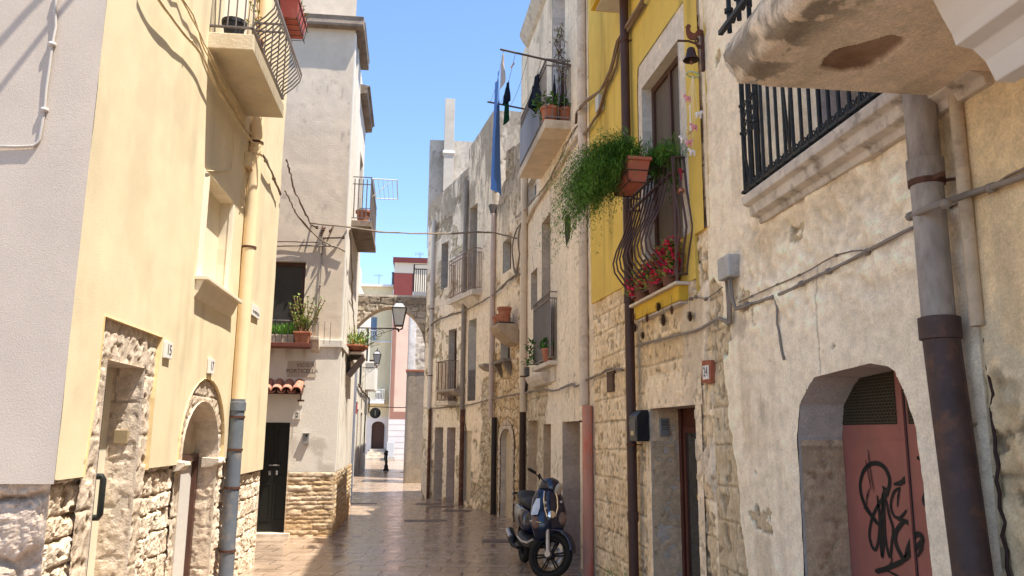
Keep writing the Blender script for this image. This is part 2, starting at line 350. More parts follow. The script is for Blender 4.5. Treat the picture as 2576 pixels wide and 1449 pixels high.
def f_nearbase(S, Z):
    d, r = rubble(S+.1*fbm(S*2, Z*2, 3), Z+.08*fbm(S*3, Z*3, 4), .75, .36, 12); j = sst(0, .14, d)
    n = fbm(S*7, Z*7, 18, 6, .62)-.5; n2 = fbm(S*2.5, Z*2.5, 19, 3)-.5; pit = sst(.54, .66, fbm(S*6+Z*2, Z*7, 16, 5))*sst(.75, .95, Z+.15*n2); n4 = fbm(S*30, Z*30, 17, 3)-.5
    H = -.025*(1-j)+j*(.02*r+.05*n+.02*n2)-.03*pit-.02+.018*n4
    c = lerp3(C3((.47, .37, .29), S), C3((.57, .46, .37), S), r)*(1+.25*n+.2*n4)[..., None]; c = lerp3(C3((.34, .25, .18), S), c, .4+.6*j); c = lerp3(c, C3((.40, .29, .20), S), .6*pit)
    return H, c
def oldwall(S, Z, plaster=(.78, .67, .52), stoneA=(.52, .42, .28), stoneB=(.64, .54, .40), cover=None, seed=1, rh=(.24, .34), bw=(.3, .6), kind='blocks', rough=1., joint=(.28, .21, .14), stain=None, thick=.018, soil=.25, tint=None):
    """lime plaster over stone: cover > .5 keeps the plaster"""
    n = fbm(S*8, Z*8, seed+1, 5)-.5; n2 = fbm(S*2.2, Z*2.2, seed+2, 4)-.5; n3 = fbm(S*.9, Z*.9, seed+3, 3)-.5
    if kind == 'blocks':
        d, r1, r2 = blocks(S+.03*n2+.02*n, Z+.04*n3+.03*n2+.02*n, rh, bw, seed); j = sst(-.006, .016, d+.012*n)
    else:
        d, r1 = rubble(S+.15*n2, Z+.12*n3, bw[1], rh[1], seed); j = sst(.02, .16, d); r2 = r1
    n5 = fbm(S*24, Z*24, seed+11, 3)-.5; pit = sst(.60, .68, fbm(S*13, Z*13, seed+12, 4)); Hs = rough*(-.013*(1-j)+j*(.012*r1+.034*n+.02*n2+.008*n5)-.014*pit); cs = lerp3(C3(stoneA, S), C3(stoneB, S), np.clip(r1*.7+.3*(r2)+n*.8, 0, 1)); cs = cs*(1+.25*n5+.15*n)[..., None]; cs = lerp3(C3(joint, S), cs, .42+.58*j); cs = lerp3(cs, C3(joint, S), .55*pit)
    cv = (cover if cover is not None else 0.*S)+n2*.55+n*.35; m_ = sst(.0, .025, cv)
    Hp = thick+.012*n3+.008*n2+.007*n*rough
    st = streaks(S, Z, seed+4, 4.5); cp = C3(plaster, S)*(1+.20*n2+.14*n3+.10*n+.12*n5)[..., None]
    cp = lerp3(cp, C3((.50, .39, .26), S), .5*sst(.56, .78, st)*sst(-.1, .3, n2+.1)); cp = lerp3(cp, C3((.36, .30, .24), S), .5*sst(.68, .82, fbm(S*3.3, Z*1.6, seed+8, 6, .62)))
    rim = np.exp(-(cv-.02)**2/.0012); cp = lerp3(cp, C3((.33, .26, .19), S), .45*rim)
    H = Hs*(1-m_)+Hp*m_; c = lerp3(cs, cp, m_)
    if stain is not None:   # black lichen near the top
        f_ = .6*fbm(S*2.6, Z*1.1, seed+6, 7, .62)+.4*fbm(S*9, Z*1.6, seed+16, 5, .6); q = np.clip(stain*1.4, 0, 1)*sst(.44, .56, f_+.22*(stain-.5)); c = lerp3(c, lerp3(C3((.30, .235, .17), S), C3((.13, .11, .09), S), fbm(S*6, Z*3, seed+18, 4)), .68*q); ck = sst(.012, .004, abs(fbm(S*1.7+.3*n, Z*1.1, seed+20, 4)-.5)); H = H-.006*ck; c = lerp3(c, C3((.25, .19, .13), S), .45*ck*m_)
    low = np.clip(1-Z/1.1, 0, 1)*sst(.35, .65, fbm(S*2, Z*2.5, seed+7, 4)); c = lerp3(c, C3((.40, .30, .19), S), soil*low)
    if tint is not None: c = c*np.array(tint)
    return H, c
# ================================================================== left house (yellow stucco)
WL = Wall((-2.13, 4.98), (-2.13, 11.08)); WG = Wall((-9.5, 4.98), (-2.13, 4.98))
LH = thing('yellow_corner_house', 'yellow stuccoed corner house with rough stone base and grey side wall on the left', 'house', (-2.13, 8, 0))
def pl(w, *pp): return w.pts(*pp)
o15 = [WL.at(391, 1600), WL.at(262, 897)]
s15a = WL.at(262.5, 897.5)[0]; s15b = WL.at(358, 922)[0]; z15 = 2.16
s17a = WL.at(447, 1200)[0]; s17b = WL.at(541, 1150)[0]
door15 = rect(s15a, s15b, -.02, z15); door17 = arch_poly(s17a, s17b, -.02, 1.50, 1.98)
ws0, ws1 = WL.at(519, 428)[0], WL.at(566, 690)[0]
wz0, wz1 = WL.at(483, 692)[1]-.0, WL.at(510, 430)[1]
win_L = rect(ws0, ws1, wz0, wz1)
# frames of dressed stone leave the stucco: the stucco field is kept off them
fr15 = [(s15a-.19, -.05), (s15a-.17, z15), (s15a-.1, z15+.02), (s15a-.02, z15+.27), (s15b+.24, z15+.27), (s15b+.21, z15-.1), (s15b+.22, -.05)]
fr15 = [WL.at(195, 1208), WL.at(243, 930), WL.at(249, 795), WL.at(396, 849), WL.at(372, 1000), WL.at(361, 1168), (s15b+.2, 1.0)]
fr15 = [(WL.at(195, 1208)[0], 1.4), WL.at(236, 930), WL.at(249, 795), WL.at(396, 849), WL.at(376, 1000), (WL.at(361, 1168)[0], 1.4)]
fr17 = arch_poly(s17a-.16, s17b+.17, 1.4, 1.55, 2.20)
def stucco_low(S): return np.where(S < WL.at(590, 1190)[0], 1.41, 1.205)
def left_stucco(S, Z): return f_stucco(S, Z)
ztop = 8.0
sL_ = WL.at(590, 1190)[0]
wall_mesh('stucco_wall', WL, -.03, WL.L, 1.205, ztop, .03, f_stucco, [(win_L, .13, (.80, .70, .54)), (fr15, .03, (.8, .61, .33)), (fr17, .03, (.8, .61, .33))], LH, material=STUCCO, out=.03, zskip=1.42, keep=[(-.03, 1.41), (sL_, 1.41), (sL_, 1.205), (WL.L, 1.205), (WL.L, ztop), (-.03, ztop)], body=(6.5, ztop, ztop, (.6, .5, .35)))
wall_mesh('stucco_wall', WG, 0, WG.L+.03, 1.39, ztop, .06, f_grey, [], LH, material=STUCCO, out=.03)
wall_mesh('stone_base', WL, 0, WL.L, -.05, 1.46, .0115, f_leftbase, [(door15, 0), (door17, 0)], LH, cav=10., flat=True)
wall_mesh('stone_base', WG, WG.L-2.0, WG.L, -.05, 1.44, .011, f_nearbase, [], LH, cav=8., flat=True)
def f_dressed(S, Z, seed=2, rh=(.36, .5), bw=(3., 4.)):
    d, r1, r2 = blocks(S, Z+.01*fbm(S*5, Z*5, seed), rh, bw, seed); j = sst(0, .014, d); n = fbm(S*14, Z*14, seed+3, 5, .6)-.5; n2 = fbm(S*4, Z*4, seed+4, 4)-.5; pit = sst(.60, .68, fbm(S*15, Z*15, seed+8, 4))
    c = lerp3(C3((.58, .47, .36), S), C3((.68, .57, .46), S), r1)*(1+.3*n+.25*n2)[..., None]; c = lerp3(C3((.3, .22, .15), S), c, .35+.65*j)
    c = lerp3(c, C3((.42, .31, .21), S), .5*pit); return -.012*(1-j)+.030*n+.010*n2-.012*pit, c
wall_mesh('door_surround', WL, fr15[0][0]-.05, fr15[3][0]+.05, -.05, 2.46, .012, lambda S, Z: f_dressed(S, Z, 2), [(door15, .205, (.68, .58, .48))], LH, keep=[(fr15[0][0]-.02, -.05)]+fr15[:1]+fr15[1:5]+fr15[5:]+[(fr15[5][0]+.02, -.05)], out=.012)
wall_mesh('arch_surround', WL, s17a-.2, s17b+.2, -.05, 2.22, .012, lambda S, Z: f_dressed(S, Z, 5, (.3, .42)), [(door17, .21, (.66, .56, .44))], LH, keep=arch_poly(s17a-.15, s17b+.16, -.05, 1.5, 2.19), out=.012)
# ================================================================== middle house (facing the camera)
WM = Wall((-5.5, 13.93), (-1.47, 13.93)); WS = Wall((-1.47, 13.93), (-1.54, 17.87))
MH = thing('corner_house', 'tall beige house with black door and tiled awning at the corner of the lane', 'house', (-3, 16, 0))
def mx(x, y): return WM.at(x, y)
dM = rect(mx(655, 1063)[0]-.0, mx(731, 1063)[0], .06, 1.845); wM = rect(WM.at(600, 657)[0], mx(770.5, 657)[0], 3.30, 4.625)
def f_mid(S, Z):
    n = fbm(S*7, Z*7, 41, 5)-.5; n2 = fbm(S*1.6, Z*1.6, 42, 4)-.5
    c = C3((.68, .57, .45), S); low = sst(3.35, 3.2, Z); c = lerp3(c, C3((.76, .70, .61), S), low)
    pat = sst(.5, .56, fbm(S*2.2, Z*2.2, 44, 5))*sst(2.4, 1.6, Z); c = lerp3(c, C3((.50, .44, .38), S), .65*pat)
    q = sst(.60, .68, fbm(S*26, Z*9, 45, 3))*sst(.52, .66, fbm(S*2.5, Z*1.5, 47, 3))*sst(5, 6, Z)*sst(8.3, 7.8, Z); c = lerp3(c, C3((.36, .30, .25), S), .6*q)
    c = c*(1+.1*n+.12*n2)[..., None]; c = lerp3(c, C3((.40, .30, .2), S), .6*sst(.25, .0, abs(Z-3.1)-.03)*sst(.45, .7, fbm(S*9, Z*.6, 46)))
    return .006*n2+.006*n*(1-low)+.004*pat, c
def f_midbase(S, Z):
    n = fbm(S*9, Z*22, 33, 5)-.5; n2 = fbm(S*30, Z*40, 34, 3)-.5; d, r1, r2 = blocks(S, Z+.02*fbm(S*4, Z*6, 3)+.02*n, (.06, .10), (.3, .8), 31); j = sst(-.01, .02, d)
    c = lerp3(C3((.54, .37, .20), S), C3((.68, .56, .42), S), np.clip(r1+n*.8, 0, 1)); c *= (1+.4*n+.25*n2)[..., None]; c = lerp3(c, C3((.58, .38, .19), S), .55*sst(.75, .1, Z)); c = lerp3(C3((.44, .32, .20), S), c, .5+.5*j)
    return -.010*(1-j)+j*.010*r1+.030*n+.010*n2, c
wall_mesh('rendered_wall', WM, 0, WM.L, 1.03, 9.9, .03, f_mid, [(dM, .10, (.5, .43, .36)), (wM, .14, (.62, .54, .46))], MH, material=SMOOTHW, body=(3.9, 9.9, 9.9, (.5, .45, .4)))
wall_mesh('stone_base', WM, dM[1][0], WM.L+.02, -.05, 1.035, .014, f_midbase, [(dM, .10)], MH, out=.02)
wall_mesh('stone_base', WM, 0, dM[0][0], -.05, 1.035, .03, f_midbase, [], MH, out=.02)
def f_side(S, Z):
    h, c = f_stucco(S, Z, (.72, .67, .60), 51); n = fbm(S*4, Z*3, 52, 5); c = lerp3(c, C3((.55, .47, .38), S), .5*sst(.55, .7, n)*sst(3.5, 2.5, Z)); return h, c
balM = rect(WS.at(893, 560)[0]+.5, WS.at(893, 560)[0]+1.4, 5.75, 7.6)
wall_mesh('rendered_wall', WS, 0, WS.L, 1.03, 9.05, .04, f_side, [(balM, .12, (.7, .65, .58))], MH, material=SMOOTHW)
wall_mesh('stone_base', WS, -.02, WS.L, -.05, 1.035, .016, f_midbase, [], MH, out=.02)
# ================================================================== right row
RP = [(-.02, 21.95), (.97, 19.67), (1.5, 17.9), (1.87, 15.73), (2.12, 9.9), (2.28, 6.15), (2.28, 3.05), (2.28, -5.)]
W1, W2, W3, W4, W5, W6, W7 = [Wall(RP[i], RP[i+1]) for i in range(7)]
def hole(w, xl, xr, yt, yb=None, zb=None, z=None):
    """rectangular opening from its left and right edge and its top (pixels at the wall)"""
    xm = (xl+xr)/2; sl_, zt = w.at(xl, yt); sr_, _ = w.at(xr, yt); zb_ = zb if zb is not None else w.at(xm, yb)[1]; zt = w.at(xm, yt)[1]
    return rect(sl_, sr_, zb_, zt)
H1 = thing('white_end_house', 'pale whitewashed house with twin narrow doors at the far end of the right row', 'house', (W1.P(W1.L/2, 0, 0)))
H2 = thing('peeling_house', 'narrow peeling house with a barred upper balcony between two rain pipes', 'house', (W2.P(W2.L/2, 0, 0)))
H3 = thing('ruined_house', 'crumbling stone house with roofless top and walled-up arched door', 'house', (W3.P(W3.L/2, 0, 0)))
H4 = thing('cream_house', 'cream plastered house behind the scooter with two screened balconies', 'house', (W4.P(W4.L/2, 0, 0)))
H5 = thing('yellow_painted_house', 'house with bright yellow painted upper storey over bare stone blocks', 'house', (W5.P(W5.L/2, 0, 0)))
H6 = thing('whitewashed_house', 'lumpy whitewashed house with arched red door and wrought iron balcony', 'house', (W6.P(W6.L/2, 0, 0)))
H7 = thing('ochre_house', 'ochre plastered house over worn stone at the right edge behind the big rain pipe', 'house', (W7.P(W7.L/2, 0, 0)))
d1a = hole(W1, 1096, 1117, 1075, zb=-.02); d1b = hole(W1, 1127, 1147.5, 1075, zb=-.02); f1 = hole(W1, 1131, 1151, 828, 1008); u1 = hole(W1, 1113, 1130, 610, 724)
f2a = hole(W2, 1184, 1203, 517, 735); f2b = hole(W2, 1181, 1201, 803, 1008); d2 = hole(W2, 1169, 1188, 1084, 1261)
u3 = hole(W3, 1268, 1289, 601, 682); m3 = hole(W3, 1262, 1286, 787, 905)
a3 = W3.at(1262, 1100)[0], W3.at(1291, 1100)[0]; d3 = arch_poly(a3[0], a3[1], -.03, W3.at(1277, 1110)[1], W3.at(1277, 1078)[1])
t4 = hole(W4, 1392, 1424, -60, zb=W4.at(1400, 300)[1]-.0); s4 = hole(W4, 1331, 1352, 446, 505); n4 = hole(W4, 1366, 1387, 548, zb=W4.at(1376, 890)[1]); k4 = hole(W4, 1339, 1354, 680, 775)
d4a = hole(W4, 1331, 1352, 1058, zb=-.02); d4b = hole(W4, 1369, 1389, 1067, zb=-.02); d4c = hole(W4, 1418, 1462, 1060, zb=-.02)
niche4 = W4.pts((1423, 545), (1436, 536), (1440, 560), (1437, 600), (1428, 622), (1424, 590))
tops = {1: (W1.at(1079, 515)[1], W1.at(1170, 438)[1]), 2: (W2.at(1167, 400)[1], W2.at(1224, 301)[1])}
def top1(S): return np.interp(S, [0, W1.L], [8.06, 8.45])
def top2(S): return np.interp(S, [0, W2.L], [8.9, 9.35])+.03*fbm(S*5, S*0, 3)
def top3(S): return np.interp(S, [0, .5, .52, 1.0, 1.05, 1.5, W3.L], [6.6, 7.0, 7.1, 7.3, 7.9, 7.85, 7.7])+.12*(fbm(S*4, S*0, 5)-.5)
def fld1(S, Z): return oldwall(S, Z, (.92, .79, .62), cover=.20-.35*sst(.60, .68, fbm(S*2.2, Z*2.2, 108, 5)), seed=101, stain=sst(6.0, 8.2, Z), soil=.5)
def fld2(S, Z): return oldwall(S, Z, (.90, .745, .55), cover=.04+.25*sst(1.5, 3., Z)-.5*sst(1.1, 1.6, S)*sst(3.2, 2.8, Z), seed=112, stain=.9*sst(5.0, 9., Z), kind='rubble', rh=(.1, .17), bw=(.1, .24), soil=.6)
def fld3(S, Z): return oldwall(S, Z, (.90, .73, .51), cover=-.12+.22*sst(2.8, 4.2, Z)-.1*sst(3.2, 2.6, Z), seed=123, stain=sst(5.2, 7.4, Z), kind='rubble', rh=(.1, .2), bw=(.1, .3), stoneA=(.56, .39, .21), stoneB=(.74, .58, .38), soil=.5, joint=(.20, .13, .07))
def fld4(S, Z):
    c0 = .30-.42*sst(2.9, 2.4, Z)*sst(3.5, 2.5, S)+.1*sst(4., 5., S)
    return oldwall(S, Z, (.88, .74, .55), cover=c0, seed=134, stain=.35*sst(7, 9.5, Z), stoneA=(.56, .43, .27), stoneB=(.66, .54, .37), rh=(.3, .42), soil=.5)
p5 = W5.pts((1478, -300), (1493, 765), (1569, 724), (1590, 795), (1702, 747), (1761, 737), (1754, 590), (1793, 568), (1766, -300))
def fld5(S, Z):
    cov = -.35+.35*sst(3.05, 3.25, S)*sst(.9, 1.8, Z+.6*(S-3.3))
    H, c = oldwall(S, Z, (.80, .67, .51), cover=cov, seed=145, stoneA=(.68, .51, .31), stoneB=(.86, .70, .49), rh=(.21, .33), bw=(.24, .55), soil=.35, rough=1.05)
    m_ = sst(3.25, 3.3, Z-.0*S); return H, c
d24 = [W5.at(1638, 1449), W5.at(1638, 1028), W5.at(1753, 1018)]
door24 = rect(W5.at(1638, 1028)[0], W5.at(1752, 1018)[0], -.02, 1.955)
frY = [W5.at(1608, 174), W5.at(1604, 244), W5.at(1606, 400)]
wY = rect(W5.at(1621, 224)[0], W5.at(1712, 93)[0], 3.42, W5.at(1621, 224)[1])
def f_yellow(S, Z):
    a = fbm(S*1.5, Z*1.5, 61, 4)-.5; n = fbm(S*9, Z*9, 62, 4)-.5; st = streaks(S, Z, 63, 5.)
    c = C3((.70, .50, .12), S)*(1+.22*a+.08*n)[..., None]; c = lerp3(c, C3((.34, .24, .06), S), .55*sst(.58, .8, st)); return .006*a+.006*n, c
frYo = [(wY[0][0]-.16, 3.42), (wY[0][0]-.16, wY[2][1]+.05), (wY[0][0]-.12, wY[2][1]+.3), (wY[1][0]+.16, wY[2][1]+.3), (wY[1][0]+.16, 3.42)]
rd = [(2033, 1449), (2017, 1200), (2012, 1098), (2018, 1018), (2040, 969), (2054, 949), (2196, 914), (2241, 922), (2260, 934), (2289, 1000), (2309, 1072), (2322, 1138), (2333, 1249), (2345, 1360), (2351, 1449)]
rdp = [W6.at(*p) for p in rd]; rdp = [(rdp[1][0], -.02)]+[(p[0], p[1]) for p in rdp[1:-1]]+[(rdp[-2][0]+.0, -.02)]
jl6 = hole(W6, 2060, 2240, 100, zb=3.32)
def fld6(S, Z):
    c0 = .34-.5*sst(.70, .74, fbm(S*2.4, Z*3.4, 77, 6, .6))-.75*sst(1.35, .45, Z+.45*fbm(S*2, Z*2, 9))-.9*sst(.42, .12, S-.10*sst(2.4, 1.4, Z)-.12*sst(2.0, .6, Z)+.15*(fbm(S*3, Z*3, 7)-.5))*sst(3.1, 2.7, Z)
    H, c = oldwall(S, Z, (.98, .83, .63), cover=c0, seed=156, stoneA=(.56, .43, .27), stoneB=(.68, .56, .39), rh=(.24, .36), bw=(.3, .6), soil=.3)
    lump = fbm(S*6+Z*2, Z*9, 71, 4)-.5; m_ = sst(2.2, 2.6, Z)*sst(.5, 1.0, S)*sst(3.5, 3.1, Z)
    H = H+.05*lump*(m_+.3); c = c*(1+.16*lump*(m_+.2))[..., None]
    c = lerp3(c, C3((.60, .45, .26), S), .5*np.exp(-((Z-3.02)/.12)**2)*sst(.3, .6, fbm(S*3, Z, 72)))
    ck = abs(S-1.78-.05*(fbm(S*0, Z*9, 73)-.5)-.03*(Z-2.3)); cr = sst(.008, .003, ck)*sst(2.0, 2.1, Z)*sst(2.75, 2.6, Z); H = H-.012*cr; c = lerp3(c, C3((.3, .23, .16), S), .8*cr)
    return H, c
def fld7(S, Z):
    up = sst(1.75, 2.25, Z+.25*(fbm(S*4, Z*4, 81)-.5)); H, c = oldwall(S, Z, (.84, .65, .40), cover=-.25+.8*up, seed=167, stoneA=(.58, .43, .25), stoneB=(.76, .62, .40), rh=(.34, .5), bw=(.4, .7), rough=1.5, soil=.3)
    pn = sst(.5, .62, fbm(S*7, Z*7, 82, 4))*sst(1.5, 1.8, Z)*sst(2.35, 2.1, Z); c = lerp3(c, C3((.62, .55, .40), S), .7*pn); return H, c
BC = (.5, .42, .33)
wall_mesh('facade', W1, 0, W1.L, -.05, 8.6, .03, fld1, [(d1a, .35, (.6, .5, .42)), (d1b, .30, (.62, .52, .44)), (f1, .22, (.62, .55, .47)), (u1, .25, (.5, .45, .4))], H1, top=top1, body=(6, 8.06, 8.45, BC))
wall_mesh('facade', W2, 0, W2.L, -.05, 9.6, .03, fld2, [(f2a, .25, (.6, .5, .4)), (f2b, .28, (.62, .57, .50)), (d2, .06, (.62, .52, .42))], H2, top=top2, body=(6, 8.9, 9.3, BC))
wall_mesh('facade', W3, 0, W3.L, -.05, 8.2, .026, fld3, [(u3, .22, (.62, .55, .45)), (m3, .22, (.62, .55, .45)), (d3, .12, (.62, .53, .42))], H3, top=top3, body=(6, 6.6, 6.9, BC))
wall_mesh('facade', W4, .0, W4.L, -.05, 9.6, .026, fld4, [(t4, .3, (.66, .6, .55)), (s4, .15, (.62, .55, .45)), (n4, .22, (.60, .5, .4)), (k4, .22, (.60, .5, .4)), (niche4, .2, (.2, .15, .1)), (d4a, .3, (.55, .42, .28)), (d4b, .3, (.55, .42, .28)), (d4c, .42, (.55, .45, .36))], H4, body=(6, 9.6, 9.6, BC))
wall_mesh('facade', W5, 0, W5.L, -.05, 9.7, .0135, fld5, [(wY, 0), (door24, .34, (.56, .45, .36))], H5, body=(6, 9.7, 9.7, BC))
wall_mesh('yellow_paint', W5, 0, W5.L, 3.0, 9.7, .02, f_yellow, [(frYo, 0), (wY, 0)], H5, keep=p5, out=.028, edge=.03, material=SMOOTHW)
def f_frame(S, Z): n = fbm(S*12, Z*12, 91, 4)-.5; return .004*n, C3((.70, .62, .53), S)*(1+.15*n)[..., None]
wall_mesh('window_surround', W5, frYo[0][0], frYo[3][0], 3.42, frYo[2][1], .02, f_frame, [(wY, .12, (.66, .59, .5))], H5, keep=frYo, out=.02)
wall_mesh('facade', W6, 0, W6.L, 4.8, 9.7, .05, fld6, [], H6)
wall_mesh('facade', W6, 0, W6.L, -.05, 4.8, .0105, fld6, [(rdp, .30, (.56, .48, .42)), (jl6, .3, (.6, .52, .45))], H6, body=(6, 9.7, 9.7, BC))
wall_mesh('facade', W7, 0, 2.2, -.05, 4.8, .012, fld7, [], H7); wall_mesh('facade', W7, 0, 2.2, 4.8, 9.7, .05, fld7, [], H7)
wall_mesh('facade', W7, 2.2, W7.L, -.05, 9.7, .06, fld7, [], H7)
bb = MB(); bb.wbox(W7, 0, W7.L, -6, -.15, 0, 9.7); o = bb.build('rear_wall', mat('back_plaster', (.5, .42, .33)), H7)
# ================================================================== small makers
def P3(v): return Vector((float(v[0]), float(v[1]), float(v[2])))
M_IRON = mat('dark_iron', (.045, .035, .032), .6, var=.3, scale=30, metal=.3, dirt=(.12, .05, .02), dscale=14)
M_GREYIRON = mat('grey_painted_iron', (.16, .14, .14), .5, var=.2, scale=20, metal=.3)
M_RUST = mat('rusty_iron', (.10, .045, .03), .75, var=.4, scale=25, metal=.2)
M_ZINC = mat('galvanised_pipe', (.34, .33, .32), .5, var=.2, scale=8, metal=.5)
M_TERRA = mat('terracotta', (.40, .14, .075), .8, var=.2, scale=10, bump=.002, bscale=80, dirt=(.46, .25, .16), dscale=9)
M_REDPOT = mat('red_plastic', (.52, .12, .09), .5, var=.1, scale=6, dirt=(.55, .2, .15), dscale=6)
M_SOIL = mat('soil', (.06, .04, .025), .95, var=.3, scale=40)
M_CABLE = mat('pale_cable', (.23, .18, .135), .7, var=.25, scale=9)
M_CREAMC = mat('painted_cable', (.66, .52, .32), .7, var=.2, scale=9)
M_DARKC = mat('black_cable', (.06, .05, .045), .7, var=.2, scale=9)
M_GREYC = mat('grey_conduit', (.25, .21, .175), .6, var=.15, scale=9)
M_WHITE = mat('white_enamel', (.78, .76, .72), .4, var=.06, scale=12)
M_CONC = mat('weathered_concrete', (.56, .50, .42), .92, var=.22, scale=7, bump=.006, bscale=30, dirt=(.34, .29, .23), dscale=5)
M_STONE = mat('pale_stone', (.66, .57, .46), .9, var=.2, scale=8, bump=.006, bscale=28, dirt=(.42, .33, .24), dscale=4)
M_BLK = mat('black_letters', (.03, .03, .03), .7)
M_WOOD = mat('dark_brown_wood', (.085, .04, .028), .5, var=.3, scale=6, stretch=(8, 8, 1))
M_GLASS = mat('dark_window_glass', (.035, .035, .035), .07, var=.3, scale=2, spec=.7)
M_CREAMPIPE = mat('cream_painted_pipe', (.80, .63, .40), .55, var=.08, scale=5)
M_SLATE = mat('grey_painted_pipe', (.13, .15, .18), .45, var=.15, scale=8, dirt=(.25, .22, .2), dscale=6)
M_LEAF = [mat('leaf_'+n_, c_, .55, var=.35, scale=9) for n_, c_ in (('mid_green', (.09, .20, .03)), ('dark_green', (.06, .16, .025)), ('bright_green', (.16, .36, .05)), ('yellow_green', (.36, .40, .10)), ('fern_green', (.13, .29, .04)))]
def leaf(mb, p, d, L, Wd, up=(0, 0, 1), fold=.2):
    p = Vector(p); d = Vector(d).normalized(); s_ = d.cross(Vector(up))
    if s_.length < 1e-3: s_ = Vector((1, 0, 0))
    s_.normalize(); n_ = s_.cross(d); a = p+d*L*.5+s_*Wd*.5+n_*fold*Wd; b = p+d*L*.5-s_*Wd*.5+n_*fold*Wd
    mb.add([p, a, p+d*L, b], [(0, 1, 2), (0, 2, 3)])
def rdir(zlo=-.3, zhi=1.):
    a = rnd.uniform(0, 2*math.pi); z = rnd.uniform(zlo, zhi); r_ = math.sqrt(max(.02, 1-z*z)); return Vector((r_*math.cos(a), r_*math.sin(a), z))
def round_pot(t, c, r, h, m_=None, soil=True):
    mb = MB(); mb.lathe(c, [(r*.7, 0), (r*.93, h*.82), (r*1.06, h*.82), (r*1.08, h), (r*.93, h), (r*.88, h*.86), (.001, h*.86)], 20); mb.build('pot', m_ or M_TERRA, t, smooth=True)
    if soil: mb = MB(); mb.lathe(Vector(c)+Vector((0, 0, h*.86)), [(r*.88, .002), (r*.5, .015), (.001, .018)], 14); mb.build('soil', M_SOIL, t)
def trough(t, w, s0, s1, o0, o1, z0, z1, m_=None, name='planter', taper=.82):
    mb = MB(); sm, om = (s0+s1)/2, (o0+o1)/2; hs, ho = (s1-s0)/2, (o1-o0)/2
    def ring(k, z): return [w.P(sm+a*hs*k, om+b*ho*k, z) for a, b in ((-1, 1), (1, 1), (1, -1), (-1, -1))]
    rs = [ring(taper, z0), ring(.97, z1-.03), ring(1.06, z1-.03), ring(1.06, z1), ring(.93, z1), ring(.9, z1-.03)]
    vs = [q for r_ in rs for q in r_]; fs = [(i*4+k, i*4+(k+1) % 4, i*4+4+(k+1) % 4, i*4+4+k) for i in range(5) for k in range(4)]+[(0, 3, 2, 1), (20, 21, 22, 23)]
    mb.add(vs, fs); return mb.build(name, m_ or M_TERRA, t, bevel=.003)
def wpath(w, pts, out):
    r_ = []
    for p in pts:
        o = p[2] if len(p) > 2 else out; s_, z_ = w.at(p[0], p[1], o); r_.append(Vector(w.P(s_, o, z_)))
    return r_
def refine(pts, step=.12, jig=.004, seed=1, sag=.0):
    """Catmull-Rom through the points with a little unevenness"""
    rg = random.Random(seed); out = []
    P_ = [pts[0]]+pts+[pts[-1]]
    for i in range(1, len(P_)-2):
        a, b, c, d = P_[i-1], P_[i], P_[i+1], P_[i+2]; n = max(1, int((c-b).length/step))
        for k in range(n):
            t = k/n; q = .5*((2*b)+(c-a)*t+(2*a-5*b+4*c-d)*t*t+(3*b-a-3*c+d)*t**3); q = q+Vector((rg.uniform(-jig, jig), rg.uniform(-jig, jig), rg.uniform(-jig, jig)-sag*4*t*(1-t))); out.append(q)
    out.append(pts[-1]); return out
def strands(pts, r=.006, n=3, spread=.014, seed=1, step=.12, jig=.004, sag=0., mb=None, clips=0.):
    mb = mb or MB(); rg = random.Random(seed); base = refine(pts, step, jig, seed, sag)
    for k in range(n):
        off = [Vector((rg.uniform(-1, 1), rg.uniform(-1, 1), rg.uniform(-1, 1)))*spread*(.6 if n > 1 else 0) for _ in range(len(base)//4+3)]
        q = []
        for i, p in enumerate(base): f_ = i/4; j = int(f_); t = f_-j; q.append(p+off[j]*(1-t)+off[j+1]*t)
        mb.tube(q, r*rg.uniform(.8, 1.2), 6)
    if clips:
        acc = 0
        for a, b in zip(base, base[1:]):
            acc += (b-a).length
            if acc > clips:
                acc = 0; d = (b-a).normalized(); mb.tube([a-d*.012, a+d*.012], r+spread*.8, 8)
    return mb
def cable(name, label, pts, m_=None, group=None, **k):
    o = strands(pts, **k).build(name, m_ or M_CABLE, None, smooth='all'); return solo(o, label, 'cable', group)
def rail_bars(mb, w, s0, s1, o, z0, z1, n, r=.007, belly=0., sides=6):
    for i in range(n):
        s_ = s0+(s1-s0)*i/max(1, n-1)
        if belly: mb.tube([w.P(s_, o+belly*b, z0+(z1-z0)*t) for t, b in ((0, 0), (.06, .12), (.14, .55), (.24, .92), (.33, 1.), (.45, .82), (.6, .45), (.8, .12), (1, 0))], r, sides)
        else: mb.tube([w.P(s_, o, z0), w.P(s_, o, z1)], r, sides)
def flat_door(parent, w, pol_or_rect, out, m_, name='door', thick=.04, planks=0, panels=(), frame=0., frame_m=None):
    s0, s1 = min(p[0] for p in pol_or_rect), max(p[0] for p in pol_or_rect); z0, z1 = min(p[1] for p in pol_or_rect), max(p[1] for p in pol_or_rect)
    mb = MB(); mb.wbox(w, s0-.03, s1+.03, out-thick, out, z0, z1+.03)
    for a, b, c, d in panels:
        A_, B_, C_, D_ = s0+(s1-s0)*a, s0+(s1-s0)*b, z0+(z1-z0)*c, z0+(z1-z0)*d; f_ = .022
        for q in ((A_, B_, C_, C_+f_), (A_, B_, D_-f_, D_), (A_, A_+f_, C_+f_, D_-f_), (B_-f_, B_, C_+f_, D_-f_)): mb.wbox(w, q[0], q[1], out, out+.012, q[2], q[3])
    o = mb.build(name, m_, parent, bevel=.002)
    return o
